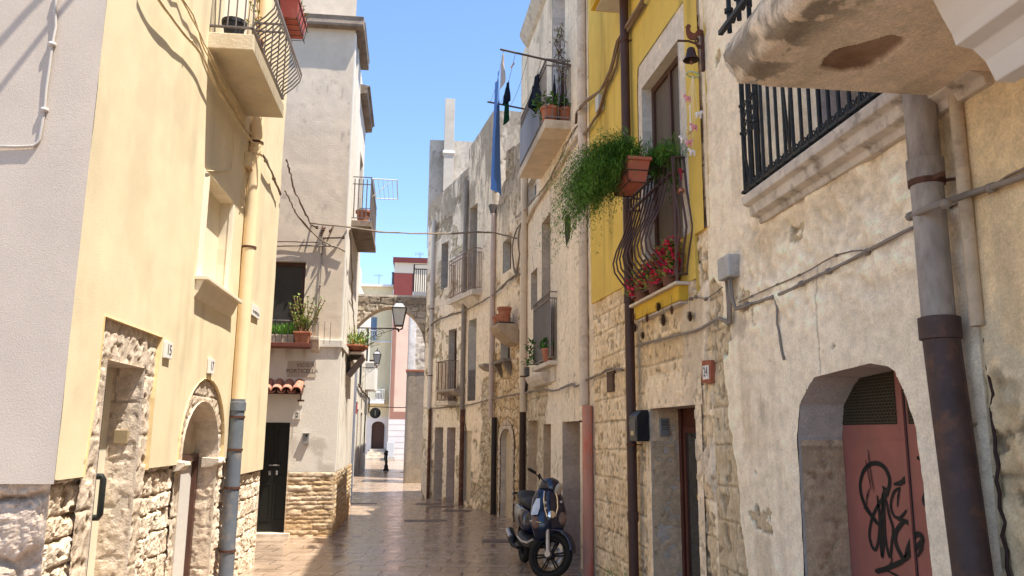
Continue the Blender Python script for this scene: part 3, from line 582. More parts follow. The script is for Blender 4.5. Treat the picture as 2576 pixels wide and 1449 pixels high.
def window_unit(parent, w, r_, out, fm, gm=None, name='window', fw=.05, mull=1, trans=0, shutter=False):
    s0, s1, z0, z1 = r_[0][0], r_[1][0], r_[0][1], r_[2][1]; mb = MB()
    mb.wbox(w, s0-.01, s0+fw, out-.03, out+.015, z0, z1); mb.wbox(w, s1-fw, s1+.01, out-.03, out+.015, z0, z1); mb.wbox(w, s0+fw, s1-fw, out-.03, out+.015, z1-fw, z1+.01); mb.wbox(w, s0+fw, s1-fw, out-.03, out+.015, z0-.01, z0+fw)
    for k in range(mull): c = s0+(s1-s0)*(k+1)/(mull+1); mb.wbox(w, c-fw*.6, c+fw*.6, out-.03, out+.016, z0+fw, z1-fw)
    for k in range(trans): c = z0+(z1-z0)*(k+1)/(trans+1); mb.wbox(w, s0+fw, s1-fw, out-.03, out+.012, c-.015, c+.015)
    if shutter:
        n_ = int((z1-z0-2*fw)/.045)
        for k in range(n_): c = z0+fw+.045*k; mb.hexa([w.P(a, b, z_) for (b2, z2) in ((0, c), (0, c+.012)) for a, b, z_ in ((s0+fw, out+.008, z2), (s1-fw, out+.008, z2), (s1-fw, out-.02, z2+.03), (s0+fw, out-.02, z2+.03))])
    o = mb.build(name, fm, parent)
    mb = MB(); mb.wbox(w, s0, s1, out-.025, out-.012, z0, z1); mb.build('pane', gm or M_GLASS, o); return o
def sign_plate(name, label, cat, w, s0, s1, z0, z1, out, m_, txt=None, size=.1, tm=None, parent=None, lean=0., sx=1.):
    t = thing(name, label, cat, w.P((s0+s1)/2, out, z0)); mb = MB(); mb.wbox(w, s0, s1, out-.012, out+.012, z0, z1); mb.build('plate', m_, t, bevel=.003)
    for i, (a, s_, z_, sz) in enumerate(txt or []): text_obj('lettering', a, sz, w, s_, z_, out+.0135, tm or M_BLK, t, sx=sx)
    return t
def downpipe(name, label, w, s_, z0, z1, r, out, m_, joints=(), brk=(), group=None, wob=0., seed=1, s_end=None, z_end=0.):
    t = thing(name, label, 'drainpipe', w.P(s_, out, z0), group); rg = random.Random(seed); n_ = max(2, int((z1-z0)/.5)); mb = MB()
    sl_ = (lambda z_: s_ if s_end is None else s_+(s_end-s_)*(z1-z_)/(z1-z_end)); mb.tube([w.P(sl_(z0+(z1-z0)*i/n_)+rg.uniform(-wob, wob), out, z0+(z1-z0)*i/n_) for i in range(n_+1)], r, 16)
    for z_ in joints: mb.lathe(w.P(sl_(z_), out, z_), [(r*1.0, -.05), (r*1.14, -.045), (r*1.14, .045), (r*1.0, .05)], 16)
    mb.build('pipe', m_, t, smooth=True)
    for z_ in brk:
        mb = MB(); mb.lathe(w.P(s_, out, z_), [(r*1.0, -.012), (r*1.12, -.012), (r*1.12, .012), (r*1.0, .012)], 14); mb.bar(w.P(s_, out, z_), w.P(s_+r*1.7, -.02, z_), .012); mb.bar(w.P(s_+r, out+.01, z_), w.P(s_+r*1.9, out+.01, z_), .02); mb.build('clamp', M_RUST, t)
    return t
# ================================================================== left house: openings and fittings
wp = LH.location
# window with cream shutter, flat band and sill
wl0, wl1 = WL.at(517, 457)[0], WL.at(585, 537)[0]
M_CREAMS = mat('cream_shutter', (.78, .69, .52), .7, var=.06, scale=3)
wq = rect(ws0-.02, ws1+.02, wz0-.0, wz1)
mb = MB(); mb.wbox(WL, wq[0][0]-.02, wq[1][0]+.02, -.13, -.10, wq[0][1], wq[2][1]); sh_ = mb.build('shutter', M_CREAMS, LH)
M_BAND = mat('pale_window_band', (.84, .76, .62), .9, var=.05, scale=5, bump=.003, bscale=80)
mb = MB(); mb.wbox(WL, ws0-.17, ws0, .0, .036, wz0, wz1); mb.build('window_band', M_BAND, LH); mb = MB(); mb.wbox(WL, ws1-.01, ws1+.06, .0, .036, wz0, wz1); mb.build('window_band', M_BAND, LH)
sl0, sl1 = WL.at(481, 692)[0], WL.at(575, 752)[0]; zsl = WL.at(481, 692)[1]
mb = MB(); mb.wbox(WL, sl0, sl1, -.05, .15, zsl-.035, zsl); mb.prism([(.02, zsl-.035), (.115, zsl-.035), (.10, zsl-.06), (.07, zsl-.14), (.02, zsl-.22)], lambda a, o, b: WL.P(o, a, b), sl0+.02, sl1-.02)
mb.build('window_sill', mat('pale_sill', (.78, .68, .52), .8, var=.08, scale=6), LH, bevel=.004)
# balcony
bs0, bs1 = 7.151-4.98, 8.80-4.98; bp_, bzb, bzt = .44, 5.21, 5.37
mb = MB(); mb.wbox(WL, bs0, bs1, 0, bp_, bzb, bzt); bal = mb.build('balcony', mat('balcony_render', (.66, .56, .40), .92, var=.14, scale=5, bump=.006, bscale=50, dirt=(.50, .40, .26), dscale=2.5), LH, bevel=.008)
mb = MB(); zr0, zr1 = bzt+.07, bzt+.98; n_ = 22
rail_bars(mb, WL, bs0+.02, bs1-.02, bp_-.02, zr0, zr1, n_, .008, belly=.20)
for k in range(6): mb.tube([WL.P(bs0+.02, .03+(bp_-.05)*k/5, zr0), WL.P(bs0+.02, .03+(bp_-.05)*k/5, zr1)], .008, 6)
for k in range(6): mb.tube([WL.P(bs1-.02, .03+(bp_-.05)*k/5, zr0), WL.P(bs1-.02, .03+(bp_-.05)*k/5, zr1)], .008, 6)
for z_ in (zr0, zr1, zr1-.10):
    mb.bar(WL.P(bs0+.02, 0, z_), WL.P(bs0+.02, bp_-.02, z_), .03, .014); mb.bar(WL.P(bs1-.02, 0, z_), WL.P(bs1-.02, bp_-.02, z_), .03, .014); mb.bar(WL.P(bs0, bp_-.02, z_), WL.P(bs1, bp_-.02, z_), .03, .014)
mb.build('railing', M_GREYIRON, bal)
# balcony door (mostly out of frame) and the stone doors below
mb = MB(); mb.wbox(WL, bs0+.35, bs0+1.25, .031, .06, bzt, 7.7); mb.build('door', M_BAND, LH)
M_CREAMD = mat('cream_door_paint', (.70, .64, .50), .45, var=.05, scale=4)
dz = -.20
mb = MB(); mb.wbox(WL, s15a-.05, s15b+.04, dz-.05, dz, 0.02, z15+.02); dr = mb.build('door', M_CREAMD, LH)
mb = MB(); ds = (s15b-s15a)
for k in range(9):   # slanting grooves of the door
    z_ = .1+.2*k; a, b = WL.P(s15a-.02, dz+.002, z_), WL.P(s15a+ds*.80, dz+.002, z_+.34)
    if z_+.34 < 1.6: mb.bar(a, b, .006, .008)
mb.build('groove', M_WHITE, dr)
mb = MB(); mb.prism([(s15a+ds*.30, 1.60), (s15a+ds*.74, 1.85), (s15a+ds*.74, 2.02), (s15a+ds*.62, 2.02), (s15a+ds*.3, 1.75)], lambda a, o, b: WL.P(a, o, b), dz, dz+.006); mb.build('pane', M_GLASS, dr)
mb = MB(); mb.wbox(WL, s15a+ds*.78, s15a+ds*.80, dz, dz+.006, .1, 2.0); mb.build('edge_gap', M_BLK, dr)
hs, hz0 = WL.at(262, 1185, dz+.1)[0], WL.at(262, 1310, dz+.1)[1]; hz1 = WL.at(268, 1187, dz+.1)[1]
mb = MB(); mb.tube([WL.P(hs, dz, hz0+.03), WL.P(hs, dz+.09, hz0+.03), WL.P(hs, dz+.10, hz0+.05), WL.P(hs, dz+.10, hz1-.05), WL.P(hs, dz+.09, hz1-.03), WL.P(hs, dz, hz1-.03)], .022, 12); mb.build('handle', mat('black_handle', (.02, .022, .022), .3), dr, smooth=True)
mb = MB(); WJ = Wall((-2.13-.20, 4.98+s15b), (-2.13, 4.98+s15b)); WJ7 = Wall((-2.13-.21, 4.98+s17b), (-2.13, 4.98+s17b))
wall_mesh('jamb', WJ, 0, .21, -.02, z15, .012, lambda S, Z: f_dressed(S, Z, 12, (.3, .45)), [], LH, out=.006); wall_mesh('jamb', WJ7, 0, .22, -.02, 1.47, .012, lambda S, Z: f_dressed(S, Z, 15, (.28, .4)), [], LH, out=.006)
mb.wbox(WJ, .05, .15, .0, .026, 1.60, 1.70); mb.build('doorbell_plate', mat('brass_plate', (.46, .36, .22), .45, metal=.4), LH, bevel=.004)
# arch door 17: carved pale leaf in a brown frame, moulded imposts
mb = MB(); mb.wbox(WL, s17a-.02, s17b+.03, -.26, -.205, 0, 1.42); mb2 = MB(); mb2.wbox(WL, s17a-.05, s17b+.05, -.28, -.208, 1.42, 2.1); mb2.build('tympanum', M_STONE, LH); d17 = mb.build('door', mat('carved_grey_door', (.60, .57, .54), .8, var=.1, scale=20), LH)
mb = MB(); rg = random.Random(4)
for k in range(46):
    z_ = .05+k*.03
    for q in range(4): c = s17a+.08+q*.16+(k % 2)*.07; mb.lathe(WL.P(c, -.204, z_), [(.001, 0), (.028, .002), (.034, .008), (.02, .014), (.001, .014)], 6, ax=(1, 0, 0))
mb.build('carving', mat('carving_white', (.72, .70, .66), .8), d17)
mb = MB(); mb.wbox(WL, s17a, s17b, -.205, -.16, 1.40, 1.47); mb.wbox(WL, s17b-.07, s17b+.02, -.205, -.16, 0, 1.40); mb.build('door_frame', M_WOOD, LH)
def impost(s0, s1, z0, z1, d0, d1):
    mb = MB(); n_ = 10; vs = []
    prof = [(0, z0), (d1*.55, z0+.01), (d1*.95, z0+.05), (d1, z0+.08), (d1*.85, z1), (0, z1+.01)]
    ks = [s0+(s1-s0)*k/n_ for k in range(n_+1)]
    for s_ in ks:
        for o, z_ in prof: vs.append(WL.P(s_+rnd.uniform(-.004, .004), d0+o*rnd.uniform(.85, 1.1), z_+rnd.uniform(-.006, .006)))
    m_ = len(prof); fs = [(i*m_+k, i*m_+(k+1) % m_, (i+1)*m_+(k+1) % m_, (i+1)*m_+k) for i in range(n_) for k in range(m_)]+[tuple(range(m_))[::-1], tuple(n_*m_+k for k in range(m_))]
    mb.add(vs, fs); return mb
impost(s17a-.17, s17a+.02, WL.at(440, 1185)[1], WL.at(440, 1163)[1], 0, .11).build('impost', M_STONE, LH, bevel=.01)
impost(s17b-.06, s17b+.2, WL.at(560, 1172)[1], WL.at(560, 1150)[1], -.12, .2).build('impost', M_STONE, LH, bevel=.01)
# number plates and a street plate on the stucco
a, b = WL.at(410, 870, .03), WL.at(426, 880, .03)
sign_plate('house_number', 'white tile numbered 15 on the yellow stucco above the square stone door', 'house number', WL, a[0], b[0], WL.at(417, 902, .03)[1], WL.at(417, 860, .03)[1], .045, M_WHITE, [('15', (a[0]+b[0])/2, (WL.at(417, 902, .03)[1]+WL.at(417, 860, .03)[1])/2, .12)])
a, b = WL.at(522, 905, .03), WL.at(534, 905, .03)
sign_plate('house_number', 'white tile numbered 17 on the yellow stucco above the pointed stone arch', 'house number', WL, a[0], b[0], WL.at(528, 941, .03)[1], WL.at(528, 903, .03)[1], .045, M_WHITE, [('17', (a[0]+b[0])/2, (WL.at(528, 941, .03)[1]+WL.at(528, 903, .03)[1])/2, .12)])
a, b = WL.at(629, 780, .03), WL.at(648, 790, .03); z0_, z1_ = WL.at(638, 798, .03)[1], WL.at(638, 768, .03)[1]
sign_plate('street_plate', 'small white plate beside the rain pipe near the far end of the yellow stucco', 'street sign', WL, a[0], b[0], z0_, z1_, .045, M_WHITE, [('VIA PORTICELLA', (a[0]+b[0])/2, z0_+.05, .05)])
# rain pipe: cream above, grey below
ps = WL.at(604, 871, .08)[0]; zj = WL.at(600, 1005, .08)[1]
downpipe('drainpipe', 'cream painted rain pipe running down the yellow stucco between window and corner', WL, ps, zj, 7.9, .075, .10, M_CREAMPIPE, joints=(4.9,), brk=(3.75, 5.0))
downpipe('drainpipe', 'slate grey lower rain pipe with clamps in front of the stone base', WL, ps, .02, zj, .078, .10, M_SLATE, joints=(zj-.08,), brk=(.45, 1.1, 1.5, 1.85))
# cables over the stucco
p1 = wpath(WL, [(372, -60), (400, 0), (455, 75), (505, 135), (545, 220), (600, 310), (640, 365), (655, 380)], .10)
cable('cable_bundle', 'thick bundle of painted cables sloping under the balcony to the rain pipe', p1, M_CREAMC, n=5, r=.007, spread=.012, seed=3, jig=.002, clips=1.1)
p2 = wpath(WL, [(430, -40), (480, 40), (520, 130), (560, 215), (610, 300), (650, 372)], .06)
cable('cable', 'single thin cable above the painted bundle below the left balcony', p2, M_CREAMC, n=2, r=.006, spread=.03, seed=5, jig=.01)
p3 = wpath(WL, [(650, 372), (668, 405), (690, 450), (706, 490)], .09)
cable('cable_bundle', 'short twisted cable bundle from the rain pipe to the house corner', p3, M_CABLE, n=4, r=.007, spread=.025, seed=6, jig=.008, clips=.5)
p4 = wpath(WL, [(590, 330), (586, 400), (580, 425), (520, 430)], .05); cable('cable', 'brown cable bent round the head of the cream shutter window', p4, M_CREAMC, n=1, r=.007, seed=8)
p5_ = wpath(WL, [(632, 370), (622, 440), (610, 520), (606, 525), (609, 480), (620, 440)], .05); cable('cable', 'slack loop of cable hanging left of the cream rain pipe', p5_, M_CREAMC, n=1, r=.006, seed=9)
mb = MB(); a = WL.at(622, 400, .04); mb.wbox(WL, a[0]-.10, a[0]+.10, .03, .10, WL.at(618, 420, .04)[1], WL.at(618, 380, .04)[1]); solo(mb.build('junction_box', M_CREAMC, bevel=.006), 'small painted junction box left of the cream rain pipe', 'junction box')
p6 = wpath(WG, [(148, -30), (143, 0), (139, 22), (140, 66), (124, 165), (112, 275), (101, 350), (96, 360), (86, 366), (40, 368), (-30, 368)], .045)
cable('cable', 'grey cable clipped down the grey side wall and turning left', p6, mat('grey_painted_cable', (.52, .48, .44), .7), n=1, r=.011, seed=12, jig=.004, clips=.42)
# things on the left balcony
t = thing('plant_pot', 'black plastic pot with a dry stump at the near end of the left balcony', 'plant pot', WL.P(bs0+.17, .21, bzt)); round_pot(t, WL.P(bs0+.17, .21, bzt), .11, .20, mat('black_plastic', (.035, .037, .04), .5)); mb = MB(); mb.tube([WL.P(bs0+.17, .2, bzt+.17), WL.P(bs0+.18, .21, bzt+.26)], [.012, .006], 6); mb.build('stump', M_WOOD, t)
t = thing('climbing_plant', 'spindly climbing plant tied behind the belly railing of the left balcony', 'plant', WL.P(bs0+.42, .33, bzt)); mb = MB(); lf = MB()
for k in range(5):
    x = bs0+.36+.05*k; pts = [WL.P(x+rnd.uniform(-.05, .05), .33+rnd.uniform(-.05, .05), bzt+.16*q) for q in range(6)]; mb.tube(pts, .004, 5)
    for p in pts[1:]:
        for q in range(3): leaf(lf, p, rdir(), .05, .03)
mb.build('stem', mat('red_stem', (.25, .1, .06), .7), t); lf.build('foliage', M_LEAF[3], t, fix=False); round_pot(t, WL.P(bs0+.44, .33, bzt), .1, .15)
t = thing('hanging_planter', 'long red plastic planter in a wire cradle outside the left balcony rail', 'planter', WL.P(bs1-.45, bp_+.12, zr1-.25))
s_a, s_b = bs1-.62, bs1-.02; trough(t, WL, s_a, s_b, bp_+.0, bp_+.20, zr1-.20, zr1+.02, M_REDPOT)
mb = MB()
for k in range(5):
    s_ = s_a+.06+(s_b-s_a-.12)*k/4; mb.tube([WL.P(s_, bp_-.02, zr1), WL.P(s_, bp_-.01, zr1-.22), WL.P(s_, bp_+.19, zr1-.22), WL.P(s_, bp_+.23, zr1+.0)], .005, 5)
for o_, z_ in ((bp_+.215, zr1-.08), (bp_+.19, zr1-.22), (bp_+.05, zr1-.222)): mb.tube([WL.P(s_a, o_, z_), WL.P(s_b, o_, z_)], .005, 5)
mb.build('wire_cradle', M_IRON, t); lf = MB()
for k in range(160): leaf(lf, WL.P(rnd.uniform(s_a, s_b), bp_+rnd.uniform(0, .2), zr1+rnd.uniform(0, .05)), rdir(.1, 1), .09, .02)
lf.build('foliage', M_LEAF[3], t, fix=False)
# ================================================================== middle house fittings
cw = .16
mb = MB(); prof = [(0, 9.05), (cw, 9.05), (cw+.01, 9.09), (cw, 9.17), (cw+.02, 9.24), (0, 9.28)]
def cornice(w, s0, s1): 
    mb = MB(); mb.prism(prof, lambda a, o, b: w.P(o, a, b), s0, s1); return mb
M_EAVE = mat('dark_cornice', (.27, .21, .165), .9, var=.3, scale=6, bump=.006, bscale=30, dirt=(.12, .09, .075), dscale=4)
cornice(WM, 0, WM.L+cw).build('cornice', M_EAVE, MH, bevel=.006); cornice(WS, 0, WS.L*.42).build('cornice', M_EAVE, MH, bevel=.006)
mb = MB(); mb.prism([(0, 8.6), (.14, 8.62), (.15, 8.75), (.2, 8.78), (0, 8.82)], lambda a, o, b: WS.P(o, a, b), WS.L*.46, WS.L+.1); mb.build('cornice', M_EAVE, MH, bevel=.006)
mb = MB(); mb.wbox(WM, 0, WM.L, .0, .045, 3.13, 3.26); M_MLD = None; mb2 = MB(); mb2.wbox(WS, -.045, WS.L, .0, .045, 3.13, 3.26); mb.build('string_course', mat('pale_moulding', (.68, .63, .56), .9, var=.15, scale=6, bump=.004, bscale=40), MH, bevel=.008); mb2.build('string_course', MATS['pale_moulding'], MH, bevel=.008)
mb = MB(); mb.wbox(WM, wM[1][0]+.06, WM.L+.0, .008, .02, 4.60, 4.68) if False else None
window_unit(MH, WM, wM, -.11, M_WOOD, M_GLASS, fw=.07, mull=1)
M_BLKD = mat('black_door_paint', (.012, .013, .012), .42, var=.2, scale=5)
d = flat_door(MH, WM, dM, -.09, M_BLKD, panels=((.08, .46, .10, .44), (.54, .92, .10, .44), (.08, .46, .50, .95), (.54, .92, .50, .95)))
mb = MB(); dsm = (dM[0][0]+dM[1][0])/2
for q in (-.06, .06): mb.wbox(WM, dsm+q-.018, dsm+q+.018, -.09, -.06, .98, 1.05)
mb.wbox(WM, dsm-.08, dsm+.1, -.09, -.07, 1.13, 1.15); mb.build('handle', M_ZINC, d, bevel=.004)
mb = MB(); mb.wbox(WM, dM[0][0]-.3, dM[1][0]+.1, .0, .12, -.02, .06); mb.build('doorstep', M_STONE, MH, bevel=.01)
# terracotta pantile awning
t0, t1 = WM.at(640, 980)[0], WM.at(766, 980)[0]; tz0, tz1 = 2.36, 2.52; mb = MB(); nT = 6
for k in range(nT):
    c = t1-.09-k*.165; vs = []; N = 8
    for (o, z_, r_) in ((0.0, tz1, .075), (.30, tz0, .085)):
        for q in range(N+1): a = math.pi*q/N; vs.append(WM.P(c+r_*math.cos(a), o, z_+r_*.9*math.sin(a)))
        for q in range(N, -1, -1): a = math.pi*q/N; vs.append(WM.P(c+(r_-.014)*math.cos(a), o, z_+(r_-.014)*.9*math.sin(a)))
    m_ = 2*(N+1); mb.add(vs, [(q, (q+1) % m_, m_+(q+1) % m_, m_+q) for q in range(m_)]+[tuple(range(m_)), tuple(m_+q for q in range(m_))[::-1]])
    vs = []; c2 = c-.082   # channel tile
    for (o, z_) in ((0.0, tz1-.03), (.28, tz0-.03)):
        for q in range(N+1): a = math.pi*q/N; vs.append(WM.P(c2+.07*math.cos(a), o, z_+.055-.05*math.sin(a)))
        for q in range(N, -1, -1): a = math.pi*q/N; vs.append(WM.P(c2+.07*math.cos(a), o, z_+.04-.05*math.sin(a)))
    mb.add(vs, [(q, (q+1) % m_, m_+(q+1) % m_, m_+q) for q in range(m_)]+[tuple(range(m_)), tuple(m_+q for q in range(m_))[::-1]])
aw = mb.build('tile_awning', mat('faded_tile', (.44, .19, .125), .85, var=.25, scale=9, dirt=(.50, .32, .24), dscale=6), MH, smooth=True)
mb = MB(); mb.hexa([WM.P(a, o, z_) for z_ in (0, 1) for a, o, z_ in ((t0, .0, tz1-.05+.015*z_), (t1, .0, tz1-.05+.015*z_), (t1, .26, tz0-.05+.015*z_), (t0, .26, tz0-.05+.015*z_))]); mb.build('awning_board', M_WOOD, aw)
# lettering painted on the wall
M_PATCH = mat('painted_patch', (.50, .42, .34), .9, var=.12, scale=8); M_FADED = mat('faded_letters', (.07, .05, .04), .9, var=.5, scale=30)
s0_, s1_ = WM.at(723, 930)[0], WM.at(795, 930)[0]; sc = (s0_+s1_)/2
t = thing('street_name', 'street name painted in faded black letters on the wall above the tiled awning', 'street sign', WM.P(sc, .01, 2.62))
mb = MB(); mb.wbox(WM, s0_, s1_, -.01, .012, WM.at(760, 949)[1], WM.at(760, 909)[1]); mb.build('panel', M_PATCH, t)
text_obj('lettering', 'VICO II', .085, WM, sc+.06, WM.at(760, 919)[1], .0135, M_FADED, t, spacing=1.1); text_obj('lettering', 'PORTICELLA', .095, WM, sc+.01, WM.at(760, 934)[1], .0135, M_FADED, t)
s0_, s1_ = WM.at(736.5, 1040)[0], WM.at(756.5, 1040)[0]; z0_, z1_ = WM.at(746, 1055)[1], WM.at(746, 1034)[1]
sign_plate('house_number', 'grey plate numbered 2 above the corner of the black door', 'house number', WM, s0_, s1_, z0_, z1_, .014, mat('grey_plate', (.62, .57, .50), .6), [('2', (s0_+s1_)/2+.01, (z0_+z1_)/2, .11)])
s0_, s1_ = WM.at(763, 1100)[0], WM.at(778, 1100)[0]; z0_, z1_ = WM.at(770, 1116)[1], WM.at(770, 1091)[1]
t = thing('meter_box', 'small metal intercom box with hood on the pale wall right of the black door', 'intercom', WM.P((s0_+s1_)/2, .03, z0_)); mb = MB(); mb.wbox(WM, s0_, s1_, .0, .06, z0_, z1_); mb.wbox(WM, s0_-.006, s1_+.006, 0, .085, z1_, z1_+.012); mb.build('box', M_ZINC, t, bevel=.004); mb = MB(); mb.lathe(WM.P(s0_+.6*(s1_-s0_), .06, z1_-.035), [(.018, 0), (.018, .012), (.001, .012)], 10, ax=(0, -1, 0)); mb.build('button', M_BLK, t)
mb = MB(); a = WM.at(757, 1008); mb.bar(WM.P(a[0]-.05, .03, a[1]), WM.P(a[0]+.06, .03, a[1]), .02, .03); mb.bar(WM.P(a[0], .03, a[1]), WM.P(a[0], .03, a[1]+.24), .02); mb.bar(WM.P(a[0], .03, a[1]+.24), WM.P(a[0]+.06, .03, a[1]+.24), .03); mb.bar(WM.P(a[0], 0, a[1]+.1), WM.P(a[0], .03, a[1]+.1), .02); solo(mb.build('iron_hinge', M_RUST), 'rusty old hinge strap on the wall beside the tiled awning', 'hinge')
# window ledge with planters
lz = WM.at(740, 867)[1]; l0, l1 = WM.at(640, 870)[0], WM.at(786, 870)[0]
mb = MB(); mb.wbox(WM, l0, l1, .0, .34, lz-.07, lz); lg = mb.build('window_ledge', mat('red_brown_ledge', (.15, .05, .035), .6, var=.2, scale=8), MH, bevel=.006)
mb = MB(); zr = WM.at(720, 813)[1]
mb.tube([WM.P(l0, .32, zr), WM.P(l1-.35, .32, zr)], .012, 6)
for k in range(14): mb.tube([WM.P(l0+.1*k, .32, lz), WM.P(l0+.1*k, .32, zr)], .005, 5)
mb.tube([WM.P(l1-.35, .32, zr), WM.P(l1-.35, 0, zr)], .01, 6); mb.build('railing', M_GREYIRON, lg)
c0, c1 = WM.at(784, 860)[0], WM.at(805, 860)[0]; mb = MB(); mb.prism([(0, WM.at(790, 888)[1]), (.10, WM.at(790, 880)[1]), (.16, WM.at(790, 862)[1]), (.20, WM.at(790, 858)[1]), (.20, WM.at(790, 849)[1]), (0, WM.at(790, 848)[1])], lambda a, o, b: WM.P(o, a, b), c0, c1); mb.build('corbel', M_STONE, MH, bevel=.008)
t = thing('planter', 'long pale trough of fresh green grass on the ledge under the brown window', 'planter', WM.P((l0+l1)/2-.2, .2, lz)); trough(t, WM, l0+.1, WM.at(748, 860)[0], .12, .3, lz, lz+.14, M_STONE, taper=.95); lf = MB()
for k in range(900):
    x = rnd.uniform(l0+.1, WM.at(750, 860)[0]); h_ = .10+.13*fbm(np.array([x*4.]), np.array([0.]), 5)[0]; leaf(lf, WM.P(x, rnd.uniform(.12, .3), lz+.12), (rnd.uniform(-.5, .5), rnd.uniform(-.5, .5), 1), h_*rnd.uniform(.6, 1.5), .012)
lf.build('grass_leaves', M_LEAF[2], t, fix=False)
pc = WM.at(765, 866)[0]
t = thing('succulent_pot', 'square terracotta pot with tall leggy succulent at the end of the window ledge', 'plant', WM.P(pc, .24, lz)); trough(t, WM, pc-.13, pc+.13, .11, .36, lz, lz+.19, M_TERRA, name='pot', taper=.8); mb = MB(); lf = MB()
for k in range(24):
    L_ = rnd.uniform(.2, .62) if k % 3 else rnd.uniform(.12, .25); d_ = Vector((rnd.uniform(-.45, .75), rnd.uniform(-.4, .3), 1)).normalized(); p0 = Vector(WM.P(pc+rnd.uniform(-.1, .1), .24+rnd.uniform(-.1, .1), lz+.17)); b_ = Vector((0, 0, .35)); pts = [p0+d_*L_*q/8+b_*L_*(q/8)**2*.6-b_*L_*.2*q/8 for q in range(9)]
    mb.tube(pts, .007, 5)
    for q in range(3, 9):
        for e in range(7): dd = rdir(.0, .8); leaf(lf, pts[q]+dd*.005, dd+Vector((0, 0, .3)), .045, .026, fold=.1)
mb.build('stems', mat('succulent_stem', (.30, .16, .08), .7), t); lf.build('foliage', mat('succulent_leaf', (.28, .36, .10), .5, var=.4, scale=14), t, fix=False)
# pipe / white corner pilaster on the street side
mb = MB(); mb.wbox(WS, .0, .16, .0, .02, 1.04, 9.0); mb.wbox(WS, .62, .72, 0, .03, 1.04, 9.0); mb.build('pilaster', mat('white_pilaster', (.74, .70, .63), .9, var=.1, scale=5), MH)
# upper balcony with drying rack
bY0 = WS.at(881, 565)[0]; zB = WS.at(881, 566)[1]; bY1 = bY0+2.25; bo = float(on_y(933, 566, 13.93+bY0)[0])+1.49
mb = MB(); mb.wbox(WS, bY0, bY1, 0, bo, zB-.02, zB+.10); b2_ = mb.build('balcony', M_EAVE, MH, bevel=.01)
mb = MB(); zt_ = zB+.10; rail_bars(mb, WS, bY0+.03, bY1-.03, bo-.03, zt_+.05, zt_+.86, 22, .008)
for k in range(5): o_ = .05+(bo-.08)*k/4; mb.tube([WS.P(bY0+.03, o_, zt_+.05), WS.P(bY0+.03, o_, zt_+.82)], .011, 6); mb.tube([WS.P(bY1-.03, o_, zt_+.05), WS.P(bY1-.03, o_, zt_+.82)], .009, 6)
for z_ in (zt_+.05, zt_+.72, zt_+.86):
    mb.bar(WS.P(bY0+.03, 0, z_), WS.P(bY0+.03, bo-.02, z_), .025, .012); mb.bar(WS.P(bY1-.03, 0, z_), WS.P(bY1-.03, bo-.02, z_), .025, .012); mb.bar(WS.P(bY0+.03, bo-.03, z_), WS.P(bY1-.03, bo-.03, z_), .025, .012)
mb.build('railing', M_GREYIRON, b2_)
window_unit(MH, WS, balM, -.10, M_WOOD, M_GLASS, fw=.06, mull=1)
t = thing('drying_rack', 'white wire drying rack folded out from the upper balcony into the lane', 'drying rack', WS.P(bY0+.7, bo+.25, zt_+.8)); mb = MB(); q0, q1, qz = bY0+.05, bY0+1.35, zt_+.84
for o_ in (bo, bo+.45): mb.tube([WS.P(q0, o_, qz), WS.P(q1, o_, qz)], .010, 6)
for k in range(6): o_ = bo+.0+.45*k/5; mb.tube([WS.P(q0, o_, qz), WS.P(q1, o_, qz)], .005, 5)
for s_ in (q0, q1): mb.tube([WS.P(s_, bo-.02, qz), WS.P(s_, bo+.45, qz)], .010, 6)
mb.tube([WS.P(q0+.2, bo-.02, qz-.3), WS.P(q0+.2, bo+.3, qz)], .007, 5); mb.build('frame', M_WHITE, t)
t = thing('flower_pot', 'terracotta pot behind the railing of the high balcony on the left', 'plant pot', WS.P(bY0+.22, .22, zt_)); round_pot(t, WS.P(bY0+.22, .22, zt_), .14, .24)
t = thing('wall_shelf', 'sloping stone shelf on brown timber sticking out of the corner house', 'shelf', WS.P(2.3, .1, 2.9)); s_ = WS.at(872, 884)[0]; zz_ = WS.at(872, 884)[1]; sh_o = float(on_y(911, 885, 13.93+s_)[0])+1.5
mb = MB(); mb.hexa([WS.P(a, o, z_) for z_ in (-.05, 0) for a, o, z_ in ((s_, .0, zz_+z_+.0), (s_+1.3, .0, zz_+z_), (s_+1.3, sh_o, zz_+z_), (s_, sh_o, zz_+z_))]); mb.build('slab', M_STONE, t, bevel=.006)
mb = MB(); mb.hexa([WS.P(a, o, z_) for a, o, z_ in ((s_+.05, .0, zz_-.42), (s_+1.2, .0, zz_-.42), (s_+1.2, .03, zz_-.40), (s_+.05, .03, zz_-.40), (s_+.05, sh_o-.03, zz_-.08), (s_+1.2, sh_o-.03, zz_-.08), (s_+1.2, sh_o, zz_-.05), (s_+.05, sh_o, zz_-.05))]); mb.build('timber_underside', M_WOOD, t)
t = thing('flower_pot', 'terracotta bowl of mixed green and yellow plants on the sloping wall shelf', 'plant', WS.P(s_+.3, sh_o*.5, zz_)); c = WS.P(s_+.3, sh_o*.5, zz_); mb = MB(); mb.lathe(c, [(.10, 0), (.2, .1), (.22, .1), (.22, .13), (.18, .13), (.17, .1), (.001, .1)], 16, sx=1.1, sy=2.2); mb.build('pot', M_TERRA, t, smooth=True)
for m_i, cnt in ((3, 220), (0, 220)):
    lf = MB()
    for k in range(cnt): d_ = rdir(.2, 1); leaf(lf, Vector(c)+Vector((rnd.uniform(-.18, .18), rnd.uniform(-.3, .3), .1))+d_*rnd.uniform(0, .3), d_, .13, .025)
    lf.build('foliage', M_LEAF[m_i], t, fix=False)
